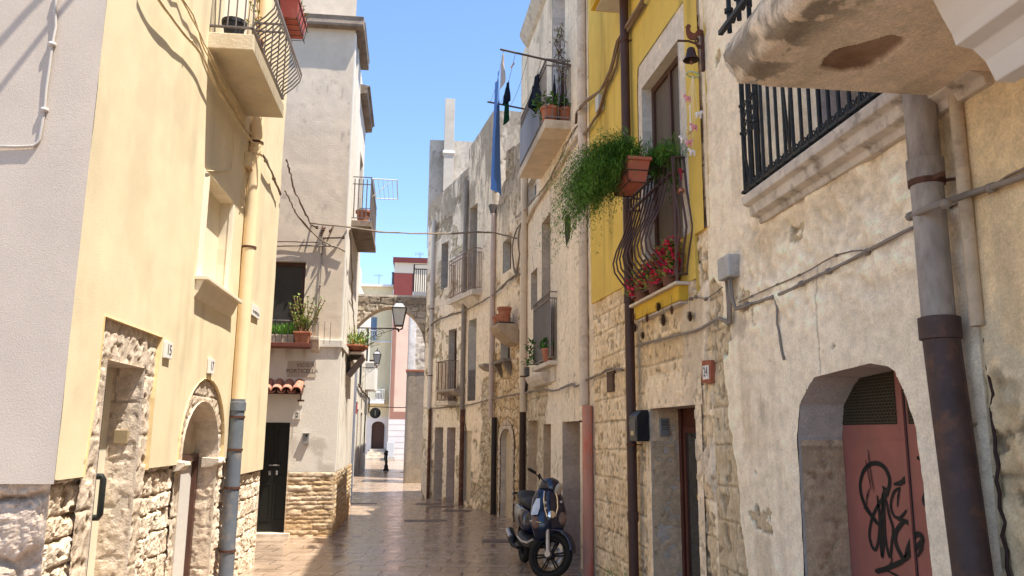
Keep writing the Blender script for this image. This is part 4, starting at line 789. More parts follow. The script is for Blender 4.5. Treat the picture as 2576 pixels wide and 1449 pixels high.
# wires on the facade
cable('cable', 'cable swagging from the yellow house corner to a bracket on the beige house', [Vector(WL.P(6.05, .1, WL.at(705, 405)[1]))]+[P3(on_y(742, 480, 12.5)), P3(on_y(772, 545, 13.6)), P3(WM.P(WM.at(782, 566)[0], .06, WM.at(782, 566)[1]))], M_CABLE, n=3, r=.008, spread=.02, seed=21, jig=.01)
cable('cable', 'lower cable crossing from the yellow house to the beige house front', [Vector(WL.P(6.02, .09, WL.at(706, 490)[1]))]+[P3(on_y(745, 535, 12.6)), P3(on_y(790, 590, 13.4)), P3(WM.P(WM.at(832, 619)[0], .05, WM.at(832, 619)[1]))], M_CABLE, n=3, r=.008, spread=.018, seed=22, jig=.01)
cable('cable', 'pair of cables running level across the beige house above the brown window', wpath(WM, [(640, 622), (694, 620), (760, 618), (830, 619), (850, 622), (868, 632)], .05), M_CABLE, n=2, r=.012, spread=.02, seed=23)
cable('cable', 'rusty rod fixed level across the beige house front', wpath(WM, [(640, 609), (694, 608), (760, 609), (800, 610)], .04), M_RUST, n=1, r=.010, seed=24)
cable('cable', 'thin conduit dropping straight down the beige house to the succulent', wpath(WM, [(811, 572), (810, 640), (806, 700), (801, 780), (797, 850)], .025), M_GREYC, n=1, r=.011, seed=25, clips=.5)
mb = MB()
for (x, y, x2, y2) in ((783, 566, 800, 578), (812, 568, 811, 595), (818, 572, 816, 583), (838, 570, 833, 587), (812, 599, 866, 603)):
    a, b = WM.at(x, y), WM.at(x2, y2); mb.bar(WM.P(a[0], .0, a[1]), WM.P(b[0], .14, b[1]), .02); mb.lathe(WM.P(b[0], .14, b[1]-.02), [(.02, 0), (.028, .015), (.018, .03), (.025, .045), (.001, .05)], 8)
solo(mb.build('wire_bracket', M_RUST), 'cluster of rusty insulator brackets on the beige house front', 'bracket')
# wires that hang over the lane from the corner of the beige house to the right row
e1 = Vector(WM.P(WM.at(783, 566)[0], .14, WM.at(783, 566)[1])); e2 = Vector(WM.P(WM.L-.02, .08, WM.at(880, 572)[1]))
cable('overhead_cable', 'twisted cables strung level across the lane from house to house', [e1, Vector(WM.P(WM.at(830, 569)[0], .1, WM.at(830, 569)[1])), e2, P3(on_y(940, 581, 14.6)), P3(on_y(1030, 586, 15.3)), P3(on_y(1130, 588, 15.9)), P3(on_y(1230, 584, 16.2)), Vector(W3.P(W3.at(1300, 600, .1)[0], .1, W3.at(1300, 600, .1)[1]))], M_CABLE, n=4, r=.010, spread=.02, seed=31, jig=.006)
cable('cable_bundle', 'tangle of cables dropping down the edge of the corner house towards the arch', [Vector(WS.P(.1, .06, WS.at(850, 585)[1] if False else 5.25)), Vector(WS.P(.6, .08, 4.75)), Vector(WS.P(1.3, .07, 4.2)), Vector(WS.P(2.1, .08, 3.75)), Vector(WS.P(2.9, .06, 3.5)), Vector(WS.P(3.8, .06, 3.45))], M_CABLE, n=3, r=.008, spread=.03, seed=33, jig=.012)
# ================================================================== left row behind the corner house, arch, far houses
WB0 = Wall((-1.93, 17.95), (-1.95, 23.5)); WB = Wall((-2.66, 31.8), (-2.63, 37.85)); WBf = Wall((-8, 31.8), (-2.66, 31.8))
PH_ = thing('passage_house', 'narrow pale house behind the corner house carrying the left end of the arch', 'house', (-4, 20, 0))
wall_mesh('facade', WB0, 0, WB0.L, -.05, 6.4, .06, f_side, [], PH_, body=(5, 6.4, 6.4, BC), material=SMOOTHW)
BH = thing('shuttered_house', 'pale two storey house with dark shutters and red sign beyond the arch', 'house', (-4, 34, 0))
def hb(x0, x1, y0, y1): a = WB.at(x0, y0)[0]; b = WB.at(x1, y0)[0]; xm = (x0+x1)/2; return rect(a, b, WB.at(xm, y1)[1], WB.at(xm, y0)[1])
b_w1, b_w2 = rect(1.0, 1.9, 3.6, 5.6), rect(4.0, 4.9, 3.6, 6.3); b_d1, b_d2, b_d3 = rect(.5, 1.3, -.05, 2.6), rect(2.4, 3.2, -.05, 2.5), rect(4.5, 5.2, .8, 2.5)
def fldB(S, Z): return oldwall(S, Z, (.72, .67, .58), cover=.35+0*S, seed=201, soil=.5)
wall_mesh('facade', WB, 0, WB.L, -.05, 7.4, .07, fldB, [(b_w1, .12), (b_w2, .12), (b_d1, .2, (.6, .55, .5)), (b_d2, .2, (.6, .55, .5)), (b_d3, .1)], BH, body=(5, 7.4, 7.4, BC))
for r_ in (b_w1, b_w2, b_d3): window_unit(BH, WB, r_, .01, mat('dark_green_shutter', (.02, .025, .022), .6), M_GLASS, name='shutter', shutter=True)
for r_ in (b_d1, b_d2): flat_door(BH, WB, r_, -.15, M_GREYC)
mb = MB(); mb.wbox(WB, 4.0, 6.0, 0, .42, 3.55, 4.7); mb.wbox(WB, 3.95, 6.05, 0, .47, 4.7, 4.78); mb.build('balcony', M_WHITE, BH, bevel=.01)
cable('cable_bundle', 'pipes and cables along the shuttered house above its doors', [Vector(WB.P(.0, .08, 3.55)), Vector(WB.P(1.5, .08, 3.4)), Vector(WB.P(3, .08, 3.35)), Vector(WB.P(4.5, .09, 3.3)), Vector(WB.P(5.9, .09, 3.15)), Vector(WB.P(6.0, .09, 2.6))], M_CABLE, n=5, r=.02, spread=.06, seed=41, jig=.02)
a = on_y(886, 1026, 31.5); t = thing('shop_sign', 'red rectangular sign projecting from the shuttered house', 'sign', (a[0], 31.5, a[2]-.2)); mb = MB(); xx = float(on_y(899, 1026, 31.5)[0]); z0_, z1_ = float(on_y(890, 1040, 31.5)[2]), float(on_y(890, 1012, 31.5)[2]); mb.box(xx-.26, xx, 31.45, 31.55, z0_, z1_); mb.build('panel', mat('faded_red_sign', (.42, .08, .09), .5, var=.1, scale=6), t); mb = MB(); mb.box(xx-.27, xx+.01, 31.44, 31.56, z1_, z1_+.02); mb.box(xx-.27, xx+.01, 31.44, 31.56, z0_-.02, z0_); mb.build('frame', M_ZINC, t)
# arch across the lane
ax0, ax1, ay = float(on_y(898, 744, 22)[0])-.1, -.03, 22.0; aL = P3(on_y(901, 816, 22)); aT = P3(on_y(984.5, 772, 22)); aR = P3(on_y(1068, 858, 22)); zA = float(on_y(984, 747, 22)[2])
def fldA(S, Z): return oldwall(S, Z, (.47, .40, .32), cover=-.05+0*S, seed=211, stain=sst(4.9, 5.4, Z)*1.2, kind='rubble', rh=(.1, .2), bw=(.2, .35), stoneA=(.38, .31, .23), stoneB=(.50, .43, .34), soil=0)
AH = thing('stone_arch', 'old stone arch spanning the lane with a lichen darkened top', 'arch', ((ax0+ax1)/2, ay, 4.2))
WA = Wall((ax0, ay), (ax1+.06, ay)); xl_, xr_ = aL.x-ax0, aR.x-ax0
xc = aT.x-ax0; N = 22; curve = []
for k in range(N+1):
    x = .04+(WA.L-.06-.04)*k/N
    if x < xc: u = (xc-x)/(xc-xl_); z_ = aT.z-(aT.z-aL.z)*(u**2.0)
    else: u = (x-xc)/(xr_-xc); z_ = aT.z-(aT.z-aR.z)*(1-math.sqrt(max(0, 1-min(1, u*.97)**2)))/(1-math.sqrt(1-.97**2))
    curve.append((x, z_))
opening = [(c[0], c[1]) for c in curve]; openp = [(opening[0][0], 2.5)]+[(opening[-1][0], 2.5)]+opening[::-1]
wall_mesh('arch_face', WA, 0, WA.L, 3.6, zA, .022, fldA, [(openp, .55, (.44, .33, .22))], AH)
mb = MB(); mb.box(ax0, ax1+.06, ay+.0, ay+.6, zA, zA+.06); vs = []
for x, z_ in curve: vs += [(ax0+x, ay+.05, z_+.03), (ax0+x, ay+.55, z_+.03), (ax0+x, ay+.55, zA), (ax0+x, ay+.05, zA)]
mb.add(vs, [(4*i+k, 4*i+(k+1) % 4, 4*i+4+(k+1) % 4, 4*i+4+k) for i in range(N) for k in range(4)]); mb.build('arch_core', M_CONC, AH)
mb = MB(); zz = float(on_y(1040, 748, 22)[2]); mb.box(float(on_y(1039, 748, 22)[0]), .02, ay+.02, ay+.5, zz, zz+.17); mb.build('parapet', M_WHITE, AH, bevel=.01)
mb = MB(); x0_ = float(on_y(1041, 700, 22)[0]); zt_, zb_ = float(on_y(1041, 664, 22)[2]), zz+.17
for k in range(7): mb.tube([(x0_+.36*k/6, ay+.06, zb_), (x0_+.36*k/6, ay+.06, zt_-(.13 if k else 0))], .012 if k else .02, 6)
for k in range(5): mb.tube([(x0_, ay+.06+.5*k/4, zb_), (x0_, ay+.06+.5*k/4, zt_)], .012, 6)
mb.bar((x0_, ay+.06, zt_-.13), (x0_+.37, ay+.06, zt_-.13), .025); mb.bar((x0_, ay+.06, zt_), (x0_, ay+.56, zt_), .025); mb.bar((x0_, ay+.06, zt_), (x0_+.37, ay+.06, zt_), .012); mb.build('railing', M_IRON, AH)
# grey block at the right of the passage and the building behind it
GB = thing('grey_block', 'low grey rendered block narrowing the lane right of the arch', 'building', (-.1, 29, 0)); WGB = Wall((-.62, 28), (.4, 28)); WGs = Wall((-.62, 29.6), (-.62, 28))
def fldG(S, Z): return oldwall(S, Z, (.30, .25, .20), cover=.4+0*S, seed=221, soil=.5, stain=.5*sst(1.6, .4, Z+.5*S))
def topG(S): return 3.8+0*S
wall_mesh('wall', WGB, 0, WGB.L, -.05, 3.8, .05, fldG, [], GB, body=(1.5, 3.8, 3.8, (.45, .4, .35))); wall_mesh('wall', WGs, 0, WGs.L, -.05, 3.8, .05, fldG, [], GB); mb = MB(); mb.box(-.67, .4, 27.95, 29.55, 3.8, 3.86); mb.build('coping', M_TERRA, GB)
RB = thing('stone_building', 'tall building of pale blocks and white plaster behind the low grey block', 'building', (.3, 34, 0)); WRB = Wall((-.67, 31), (.9, 31)); WRs = Wall((-.67, 37.9), (-.67, 31))
def fldR(S, Z):
    H, c = oldwall(S, Z, (.74, .70, .65), cover=.6-1.4*sst(.24, .3, S), seed=231, stoneA=(.58, .50, .40), stoneB=(.64, .56, .46), rh=(.3, .36), bw=(.6, .9), soil=.3); return H, c
wall_mesh('wall', WRB, 0, WRB.L, -.05, 6.4, .05, fldR, [], RB, body=(6.5, 6.4, 6.4, BC)); wall_mesh('wall', WRs, 0, WRs.L, -.05, 6.4, .1, fldG, [], RB)
mb = MB()
for z_ in (5.2, 4.75, 4.3, 2.6): mb.box(-.78, -.66, 31.05, 33.5, z_, z_+.1)
mb.build('ledges', M_CONC, RB) if False else None
# far houses on the piazza
FH = thing('far_cream_house', 'cream coloured house with arched dark door and balcony across the sunny square', 'house', (-5, 53, 0)); WF = Wall((-9, 51.4), (-2.2, 51.4))
def fx(x): return WF.at(x, 1000)[0]
def fz(y): return WF.at(950, y)[1]
fd = arch_poly(fx(938), fx(970), fz(1130), fz(1072), fz(1060)); fw1 = rect(fx(918), fx(941), fz(980), fz(905)); fw2 = rect(fx(918), fx(941), fz(856), fz(798))
def f_far(S, Z):
    h, c = f_stucco(S, Z, (.78, .68, .44), 301); b_ = sst(fz(1049)+.05, fz(1049)-.05, Z); c = lerp3(c, C3((.78, .72, .66), S), b_); return h, c
wall_mesh('front', WF, 0, WF.L, -.05, 11.15, .1, f_far, [(fd, .25, (.7, .65, .58)), (fw1, .3, (.7, .65, .58)), (fw2, .15, (.75, .7, .65))], FH, body=(6, 11.15, 11.15, BC), material=SMOOTHW)
flat_door(FH, WF, rect(fx(938), fx(970), fz(1130), fz(1060)), -.2, M_WOOD); window_unit(FH, WF, fw1, -.25, M_WOOD, M_GLASS, fw=.08); window_unit(FH, WF, fw2, -.1, mat('blue_shutter', (.16, .24, .34), .5), mat('blue_pane', (.12, .2, .3), .3), fw=.08)
mb = MB(); mb.wbox(WF, 0, WF.L+.02, 0, .08, fz(862), fz(858)); mb.wbox(WF, 0, WF.L, 0, .2, fz(722), fz(716)); mb.build('string_course', M_WHITE, FH)
mb = MB(); mb.wbox(WF, fx(905), fx(968), 0, .7, fz(1016), fz(1008)); fb = mb.build('balcony', M_WHITE, FH); mb = MB(); rail_bars(mb, WF, fx(910), fx(967), .68, fz(1008), fz(981), 16, .014)
for z_ in (fz(1006), fz(981)): mb.bar(WF.P(fx(908), .68, z_), WF.P(fx(968), .68, z_), .04); mb.bar(WF.P(fx(968), 0, z_), WF.P(fx(968), .68, z_), .04)
mb.build('railing', M_WHITE, fb); mb = MB(); rail_bars(mb, WF, fx(915), fx(943), .1, fz(861), fz(832), 8, .014); mb.bar(WF.P(fx(915), .1, fz(832)), WF.P(fx(943), .1, fz(832)), .04); mb.build('window_guard', M_WHITE, FH)
mb = MB()
for k in range(4): mb.wbox(WF, fx(936-5*k)-.0, fx(971+2), 0, .28*(k+1), .0, .68-.17*k) if k < 4 else None
mb.build('steps', M_STONE, FH)
M_AC = M_WHITE; t = thing('air_conditioner', 'white air conditioner standing on the far cream house balcony', 'air conditioner', WF.P(fx(955), .3, fz(1008))); mb = MB(); mb.wbox(WF, fx(948), fx(960), .1, .45, fz(1008), fz(985)); mb.build('case', M_AC, t, bevel=.02); mb = MB(); mb.lathe(WF.P(fx(953), .452, fz(997)), [(.2, 0), (.2, .01), (.001, .01)], 14, ax=(0, -1, 0)); mb.build('fan_grille', M_GREYIRON, t)
FP = thing('salmon_house', 'tall salmon house with terracotta edging and maroon top storey beyond the arch', 'house', (-1, 53, 0)); WP = Wall((float(on_y(984, 900, 50.6)[0]), 50.6), (6, 50.6))
def px_(x): return WP.at(x, 1000)[0]
def pz(y): return WP.at(1000, y)[1]
def f_pink(S, Z):
    h, c = f_stucco(S, Z, (.76, .54, .42), 311); tr = ((S < px_(992)) | (Z < pz(1036))) & (Z > pz(1056)); c = np.where(tr[..., None], np.array((.36, .19, .14)), c); lo = Z <= pz(1056); ln = (np.abs((Z/.36) % 1-.5) > .46); c = np.where(lo[..., None], np.where(ln[..., None], np.array((.5, .45, .43)), np.array((.76, .70, .67))), c)
    up = Z > pz(745); c = np.where(up[..., None], np.where(((S < px_(1030)) & (Z < pz(686)))[..., None], np.array((.22, .06, .055)), np.array((.72, .64, .52))), c); return h, c
wall_mesh('front', WP, 0, WP.L, -.05, pz(660), .06, f_pink, [], FP, body=(6, pz(660), pz(660), BC), material=SMOOTHW)
mb = MB(); mb.wbox(WP, -.1, WP.L, -6, .15, pz(660), pz(648)); mb.build('roof', mat('maroon_roof', (.14, .03, .03), .6), FP)
mb = MB(); mb.wbox(WP, 2.3, 2.75, .0, .05, pz(700), pz(672)); mb.wbox(WP, px_(1030), px_(1033), 0, .04, pz(745), pz(662)); mb.build('pier', M_WHITE, FP)
cable('overhead_cable', 'single cable strung level across the far end of the lane', [P3(on_y(928, 1022, 38)), P3(on_y(960, 1024, 34)), P3(on_y(1000, 1025, 32)), P3(on_y(1022, 1025, 31))], M_DARKC, n=1, r=.02, seed=44)
# roof bits seen against the sky
def aerial(x, y, Y, h_, label):
    p = P3(on_y(x, y, Y)); t = thing('roof_aerial', label, 'aerial', (p.x, p.y, p.z-h_)); mb = MB(); mb.tube([(p.x, p.y, p.z-h_), p], .02, 5); mb.build('mast', M_GREYIRON, t); mb = MB(); mb.tube([(p.x-.35, p.y, p.z-.08), (p.x+.25, p.y, p.z-.1)], .012, 5)
    for k in range(6): mb.tube([(p.x-.3+.1*k, p.y, p.z-.22+.01*k), (p.x-.3+.1*k, p.y, p.z+.05)], .008, 4)
    mb.build('antenna', M_GREYIRON, t)
aerial(954, 690, 53, 1.2, 'television aerial on the far cream house roof'); aerial(1057, 636, 52, .6, 'small aerial on the maroon roof beyond the arch')
mb = MB(); p = on_y(988, 716, 52); mb.tube([(p[0], 52, p[2]-.3), (p[0], 52, p[2]+.75)], .08, 8); mb.lathe((p[0], 52, p[2]+.75), [(.1, 0), (.1, .08), (.001, .08)], 8); solo(mb.build('flue_pipe', M_SLATE), 'dark flue pipe on the far cream house roof', 'flue')
# lanterns
def lantern(name, label, c, k, wallp, arm_z):
    """c: centre of the glass body, k: scale"""
    c = Vector(c); t = thing(name, label, 'street lamp', c-Vector((0, 0, .36*k)), 'wall lanterns hanging over the lane'); h0, h1 = -.24*k, .22*k; a0, a1 = .105*k, .185*k
    def sq(a, z): return [c+Vector((x*a, y*a, z)) for x, y in ((-1, -1), (1, -1), (1, 1), (-1, 1))]
    mb = MB(); b_, u_ = sq(a0, h0), sq(a1, h1)
    for q in range(4): mb.tube([b_[q], u_[q]], .012*k, 6); mb.bar(b_[q], b_[(q+1) % 4], .022*k); mb.bar(u_[q], u_[(q+1) % 4], .03*k)
    v_ = sq(.09*k, .38*k)
    for q in range(4): mb.tube([u_[q], v_[q]], .012*k, 6); mb.bar(v_[q], v_[(q+1) % 4], .02*k)
    mb.lathe(c+Vector((0, 0, .38*k)), [(.09*k, 0), (.05*k, .05*k), (.02*k, .07*k), (.03*k, .10*k), (.012*k, .14*k), (.001, .16*k)], 10)
    for q in range(4): mb.tube([b_[q], c+Vector((b_[q]-c).to_tuple()).lerp(Vector((0, 0, 0)), .0)*.0+Vector(((b_[q].x-c.x)*.9, (b_[q].y-c.y)*.9, -.31*k)), c+Vector((0, 0, -.36*k))], .012*k, 6)
    mb.lathe(c+Vector((0, 0, -.36*k)), [(.001, -.05*k), (.02*k, -.04*k), (.03*k, 0), (.012*k, .03*k), (.001, .04*k)], 8); mb.build('frame', M_IRON, t)
    mb = MB(); m0, m1 = sq(a0*.96, h0+.01), sq(a1*.96, h1-.01); mb.hexa(m0+m1); mb.build('glass', mat('frosted_lamp_glass', (.60, .60, .56), .25, var=.05, scale=4), t)
    mb = MB(); mb.hexa(sq(a1*.97, h1+.01)+sq(.085*k, .37*k)); mb.build('cap', mat('grey_lamp_cap', (.34, .36, .38), .4, var=.1), t)
    wp_ = Vector(wallp); e = c+Vector((0, 0, -.36*k)); mb = MB(); s0 = Vector((wp_.x, wp_.y, arm_z)); e2_ = Vector((e.x, e.y, arm_z)); mb.tube([s0, e2_], .016*k, 6); mb.tube([e2_, e], .014*k, 6); mb.tube([s0-Vector((0, 0, .55*k)), s0.lerp(e2_, .5)-Vector((0, 0, .2*k)), s0.lerp(e2_, .95)], .007*k, 5); mb.tube([s0-Vector((0, 0, .6*k)), s0+Vector((0, 0, .05*k))], .016*k, 6)
    for f_ in (.12, .42, .68):   # scrolls
        o_ = s0.lerp(e2_, f_); mb.tube([o_+Vector(((.13-.085*q/14)*k*math.cos(q*.6)-.1*k, 0, -.14*k+(.13-.085*q/14)*k*math.sin(q*.6))) for q in range(15)], .007*k, 5)
    mb.build('bracket', M_IRON, t); return t
lc = P3(on_y(1004, 797, 20.6)); lantern('street_lamp', 'nearer black lantern on a scrolled bracket in front of the arch', lc, .98, (-1.93, 20.6, 0), float(on_y(960, 826, 20.6)[2]))
lc = P3(on_y(948.5, 903, 34)); lantern('street_lamp', 'smaller lantern farther down the lane on the shuttered house', lc, .86, (-2.64, 34, 0), float(on_y(948, 925, 34)[2]))
# traffic sign, cabinet, bollard
c = P3(on_y(944, 1039, 37.5)); t = thing('traffic_sign', 'dark round back of a traffic sign fixed to the corner of the shuttered house', 'traffic sign', c-Vector((0, 0, .25))); mb = MB(); mb.lathe(c, [(.001, -.01), (.24, -.01), (.25, 0), (.24, .01), (.001, .01)], 28, ax=(0, -1, 0)); mb.build('disc', mat('sign_back', (.035, .035, .038), .5), t); mb = MB(); mb.bar((c.x-.35, 37.55, c.z), (c.x+.02, 37.55, c.z), .03); mb.bar((c.x, 37.45, c.z-.12), (c.x, 37.45, c.z+.12), .03); mb.build('mount', M_ZINC, t)
a = on_z(981, 1159); t = thing('utility_cabinet', 'grey utility cabinet standing beside the far steps', 'cabinet', (a[0], 49.9, 0)); mb = MB(); x0_, x1_ = float(on_y(972, 1140, 49.9)[0]), float(on_y(991, 1140, 49.9)[0]); mb.box(x0_-.03, x1_+.06, 49.85, 50.35, 0, .22); mb.build('plinth', M_CONC, t); mb = MB(); mb.box(x0_, x1_, 49.9, 50.3, .22, 1.12); mb.build('case', mat('pale_grey_cabinet', (.55, .56, .56), .5, var=.05), t, bevel=.015)
a = on_z(971, 1184); t = thing('bollard', 'black cast iron bollard at the sunny end of the lane', 'bollard', (a[0], a[1], 0)); mb = MB(); mb.lathe((a[0], a[1], 0), [(.13, 0), (.13, .05), (.10, .09), (.085, .16), (.10, .2), (.065, .25), (.055, .35), (.075, .40), (.05, .45), (.045, .66), (.07, .69), (.07, .72), (.05, .76), (.075, .82), (.06, .88), (.001, .90)], 18); mb.build('post', M_IRON, t, smooth=True); mb = MB(); mb.lathe((a[0]-.09, a[1], .76), [(.001, -.04), (.04, -.02), (.04, .02), (.001, .04)], 8); mb.build('ring_boss', M_IRON, t)
# ================================================================== right row: fittings
M_REDDOOR = mat('faded_red_paint', (.32, .115, .09), .62, var=.18, scale=4, dirt=(.27, .12, .09), dscale=6, bump=.001, bscale=40)
M_BROWNPIPE = mat('brown_pipe_paint', (.065, .032, .026), .45, var=.2, scale=6)
M_PALEP = mat('pale_pipe', (.66, .55, .44), .7, var=.15, scale=5, dirt=(.42, .32, .22), dscale=4)
M_PINKP = mat('pinkish_pipe', (.56, .43, .36), .6, var=.1, scale=5)
M_TANP = mat('tan_pipe', (.66, .52, .36), .6, var=.1, scale=5)
M_GREYP = mat('grey_rain_pipe', (.27, .23, .19), .6, var=.2, scale=8)
M_RUSTP = mat('rusted_pipe', (.10, .045, .03), .8, var=.4, scale=9, dirt=(.26, .12, .06), dscale=6)
M_RUSTR = mat('rust_red_pipe', (.50, .25, .19), .7, var=.15, scale=7, dirt=(.60, .10, .05), dscale=5, stretch=(1, 1, .3))
M_DOORWD = mat('old_door_wood', (.12, .06, .035), .6, var=.25, scale=6, stretch=(8, 8, 1))
M_BLOCKED = mat('walled_up_render', (.58, .48, .34), .92, var=.15, scale=5, bump=.004, bscale=30)
M_GREYDOOR = mat('grey_shutter', (.20, .16, .13), .6, var=.15, scale=5)
def zof(w, x, y, o=0.): return w.at(x, y, o)[1]
def sof(w, x, y, o=0.): return w.at(x, y, o)[0]
def outof(w, x, y, z): p = on_z(x, y, z); return float((p[:2]-w.A)@w.n), float((p[:2]-w.A)@w.t)
# doors, windows and blocked openings
flat_door(H1, W1, d1a, -.30, M_DOORWD); flat_door(H1, W1, d1b, -.20, mat('red_brown_door', (.20, .07, .04), .6, var=.2, scale=6, stretch=(8, 8, 1)))
window_unit(H1, W1, f1, -.17, M_DOORWD); window_unit(H1, W1, u1, -.22, M_GREYDOOR, mull=1)
window_unit(H2, W2, f2a, -.20, M_GREYDOOR); window_unit(H2, W2, f2b, -.22, mat('white_door', (.60, .55, .49), .6, var=.1), mat('pale_pane', (.48, .43, .38), .4), name='french_window'); flat_door(H2, W2, d2, -.03, M_BLOCKED, name='walled_up_door')
window_unit(H3, W3, u3, -.16, M_GREYDOOR); window_unit(H3, W3, m3, -.16, M_GREYDOOR)
mb = MB(); mb.prism([(a+(.0), b) for a, b in d3], lambda a, o, b: W3.P(a, o, b), -.14, -.09); mb.build('walled_up_door', M_BLOCKED, H3)
fr3 = arch_poly(a3[0]-.15, a3[1]+.15, -.03, d3[2][1]+.02, max(p[1] for p in d3)+.17)
wall_mesh('arch_surround', W3, a3[0]-.2, a3[1]+.2, -.02, fr3[2][1]+.6, .02, lambda S, Z: f_dressed(S, Z, 9, (.4, .6)), [(d3, 0)], H3, keep=fr3, out=.035)
window_unit(H4, W4, s4, -.10, M_WHITE, fw=.06, mull=0); window_unit(H4, W4, n4, -.18, M_DOORWD, M_GREYDOOR); window_unit(H4, W4, k4, -.18, M_DOORWD); window_unit(H4, W4, t4, -.25, mat('pale_lilac_door', (.46, .42, .40), .6, var=.1), mat('curtain_pane', (.40, .36, .34), .5))
flat_door(H4, W4, d4a, -.25, M_BLOCKED, name='walled_up_door'); flat_door(H4, W4, d4b, -.25, mat('rough_infill', (.45, .30, .18), .9, var=.25, scale=6), name='walled_up_door'); flat_door(H4, W4, d4c, -.36, mat('orange_brown_door', (.24, .09, .03), .5, var=.2, scale=6, stretch=(8, 8, 1)))
mb = MB(); mb.wbox(W3, m3[0][0]-.1, m3[1][0]+.12, 0, .2, m3[0][1]-.08, m3[0][1]-.01); mb.prism([(0, m3[0][1]-.36), (.19, m3[0][1]-.08), (0, m3[0][1]-.08)], lambda a, o, b: W3.P(o, a, b), m3[0][0], m3[0][0]+.1); mb.prism([(0, m3[0][1]-.36), (.19, m3[0][1]-.08), (0, m3[0][1]-.08)], lambda a, o, b: W3.P(o, a, b), m3[1][0]-.05, m3[1][0]+.06); mb.build('window_sill', mat('dark_stone_sill', (.22, .18, .14), .9, var=.25, scale=8), H3, bevel=.008)
def solve_balcony(w, near_wall, near_out, far_out):
    s1, z = w.at(*near_wall); p, _ = outof(w, near_out[0], near_out[1], z); _, s0 = outof(w, far_out[0], far_out[1], z); return s0, s1, z, p
def right_balcony(parent, w, s0, s1, z, p, th, hgt, nb, m_slab, m_rail, r=.008, top2=.1, gap=.05, name='balcony', ends=5, und=None):
    mb = MB(); mb.wbox(w, s0, s1, 0, p, z, z+th); b = mb.build(name, m_slab, parent, bevel=.01); mb = MB(); zb = z+th+gap; zt = z+th+hgt; e = p-.025
    rail_bars(mb, w, s0+.03, s1-.03, e, zb, zt, nb, r)
    for s_ in (s0+.03, s1-.03):
        for k in range(ends): o_ = .02+(e-.02)*k/ends; mb.tube([w.P(s_, o_, zb), w.P(s_, o_, zt-top2)], r, 6)
        for z_ in (zb, zt-top2, zt): mb.bar(w.P(s_, 0, z_), w.P(s_, e, z_), .018, .018)
    for z_ in (zb, zt-top2, zt): mb.bar(w.P(s0+.03, e, z_), w.P(s1-.03, e, z_), .02, .02)
    rl = mb.build('railing', m_rail, b); return b, rl
M_TANRAIL = mat('rusty_cream_rail', (.30, .20, .14), .7, var=.35, scale=20)
s0, s1, z, p = solve_balcony(W2, (1213, 729), (1183, 729), (1143, 757)); right_balcony(H2, W2, s0, min(s1, W2.L-.05), z-.12, p, .13, zof(W2, 1213, 626)-z, 12, M_STONE, M_TANRAIL)
mb = MB(); mb.prism([(0, z-.30), (p*.75, z-.12), (0, z-.12)], lambda a, o, b: W2.P(o, a, b), s0+.1, min(s1, W2.L)-.15); mb.build('balcony_corbel', M_STONE, H2, bevel=.01)
s0, s1 = sof(W1, 1120, 1000), sof(W1, 1154, 1000); z = zof(W1, 1140, 1012); right_balcony(H1, W1, s0, s1, z-.08, .30, .09, zof(W1, 1140, 911)-z, 11, M_STONE, M_TANRAIL, top2=.0)
mb = MB(); a, b = f2b[0][0], f2b[1][0]; z0_, z1_ = zof(W2, 1190, 1008), zof(W2, 1190, 931); rail_bars(mb, W2, a+.04, b-.04, .0, z0_, z1_, 8, .009)
for z_ in (z0_+.12, z0_+.6, z1_): mb.bar(W2.P(a, .0, z_), W2.P(b, .0, z_), .02)
mb.build('window_guard', M_GREYIRON, H2)
# cream house: upper balcony
s0, s1, z, p = solve_balcony(W4, (1440, 318), (1368, 318), (1321, 442)); zf4 = z
M_SLAB4 = mat('cream_balcony_slab', (.66, .54, .40), .9, var=.15, scale=3, bump=.004, bscale=30, dirt=(.48, .36, .24), dscale=2)
b4, r4 = right_balcony(H4, W4, max(.05, s0), s1, z-.05, p, .14, zof(W4, 1440, 150)-z-.09, 26, M_SLAB4, mat('rusty_brown_rail', (.22, .18, .16), .7, var=.3, scale=20), r=.007, ends=4)
ub = (max(.05, s0), s1, z+.09, p)
M_SCREEN = mat('grey_balcony_screen', (.27, .26, .27), .6, var=.12, scale=5, stretch=(1, 1, .3))
mb = MB(); mb.wbox(W4, ub[0]+.03, ub[0]+(ub[1]-ub[0])*.80, p-.012, p-.004, z+.16, z+.80); mb.build('screen', M_SCREEN, b4)
# cream house: lower balcony with screen
s0, s1, zt4, p = solve_balcony(W4, (1405, 735), (1379, 735), (1338, 771)); z = zof(W4, 1379, 908, p); lb = (s0, s1, z, p); hh = zt4-z
b4l, _ = right_balcony(H4, W4, s0, s1, z-.06, p, .07, hh, 20, M_STONE, mat('grey_brown_rail', (.20, .16, .13), .6, var=.2, scale=20), r=.006, ends=3)
mb = MB(); mb.wbox(W4, s0+.03, s1-.04, p-.045, p-.035, z+.05, z+hh-.14); mb.build('screen', mat('pale_grey_screen', (.38, .38, .38), .55, var=.12, scale=5, stretch=(1, 1, .25)), b4l)
mb = MB(); c0, c1 = sof(W4, 1350, 950), sof(W4, 1391, 945); z0_ = zof(W4, 1370, 958); mb.prism([(0, z0_-.1), (.10, z0_-.08), (.17, z0_+.0), (.2, z0_+.07), (.2, z0_+.1), (0, z0_+.1)], lambda a, o, b: W4.P(o, a, b), c0, c1); mb.build('balcony_corbel', M_STONE, H4, bevel=.01)
mb = MB(); mb.wbox(W4, s0+.3, s1-.1, 0, .05, z-.3, z-.06); mb.build('balcony_base', M_STONE, H4, bevel=.01)
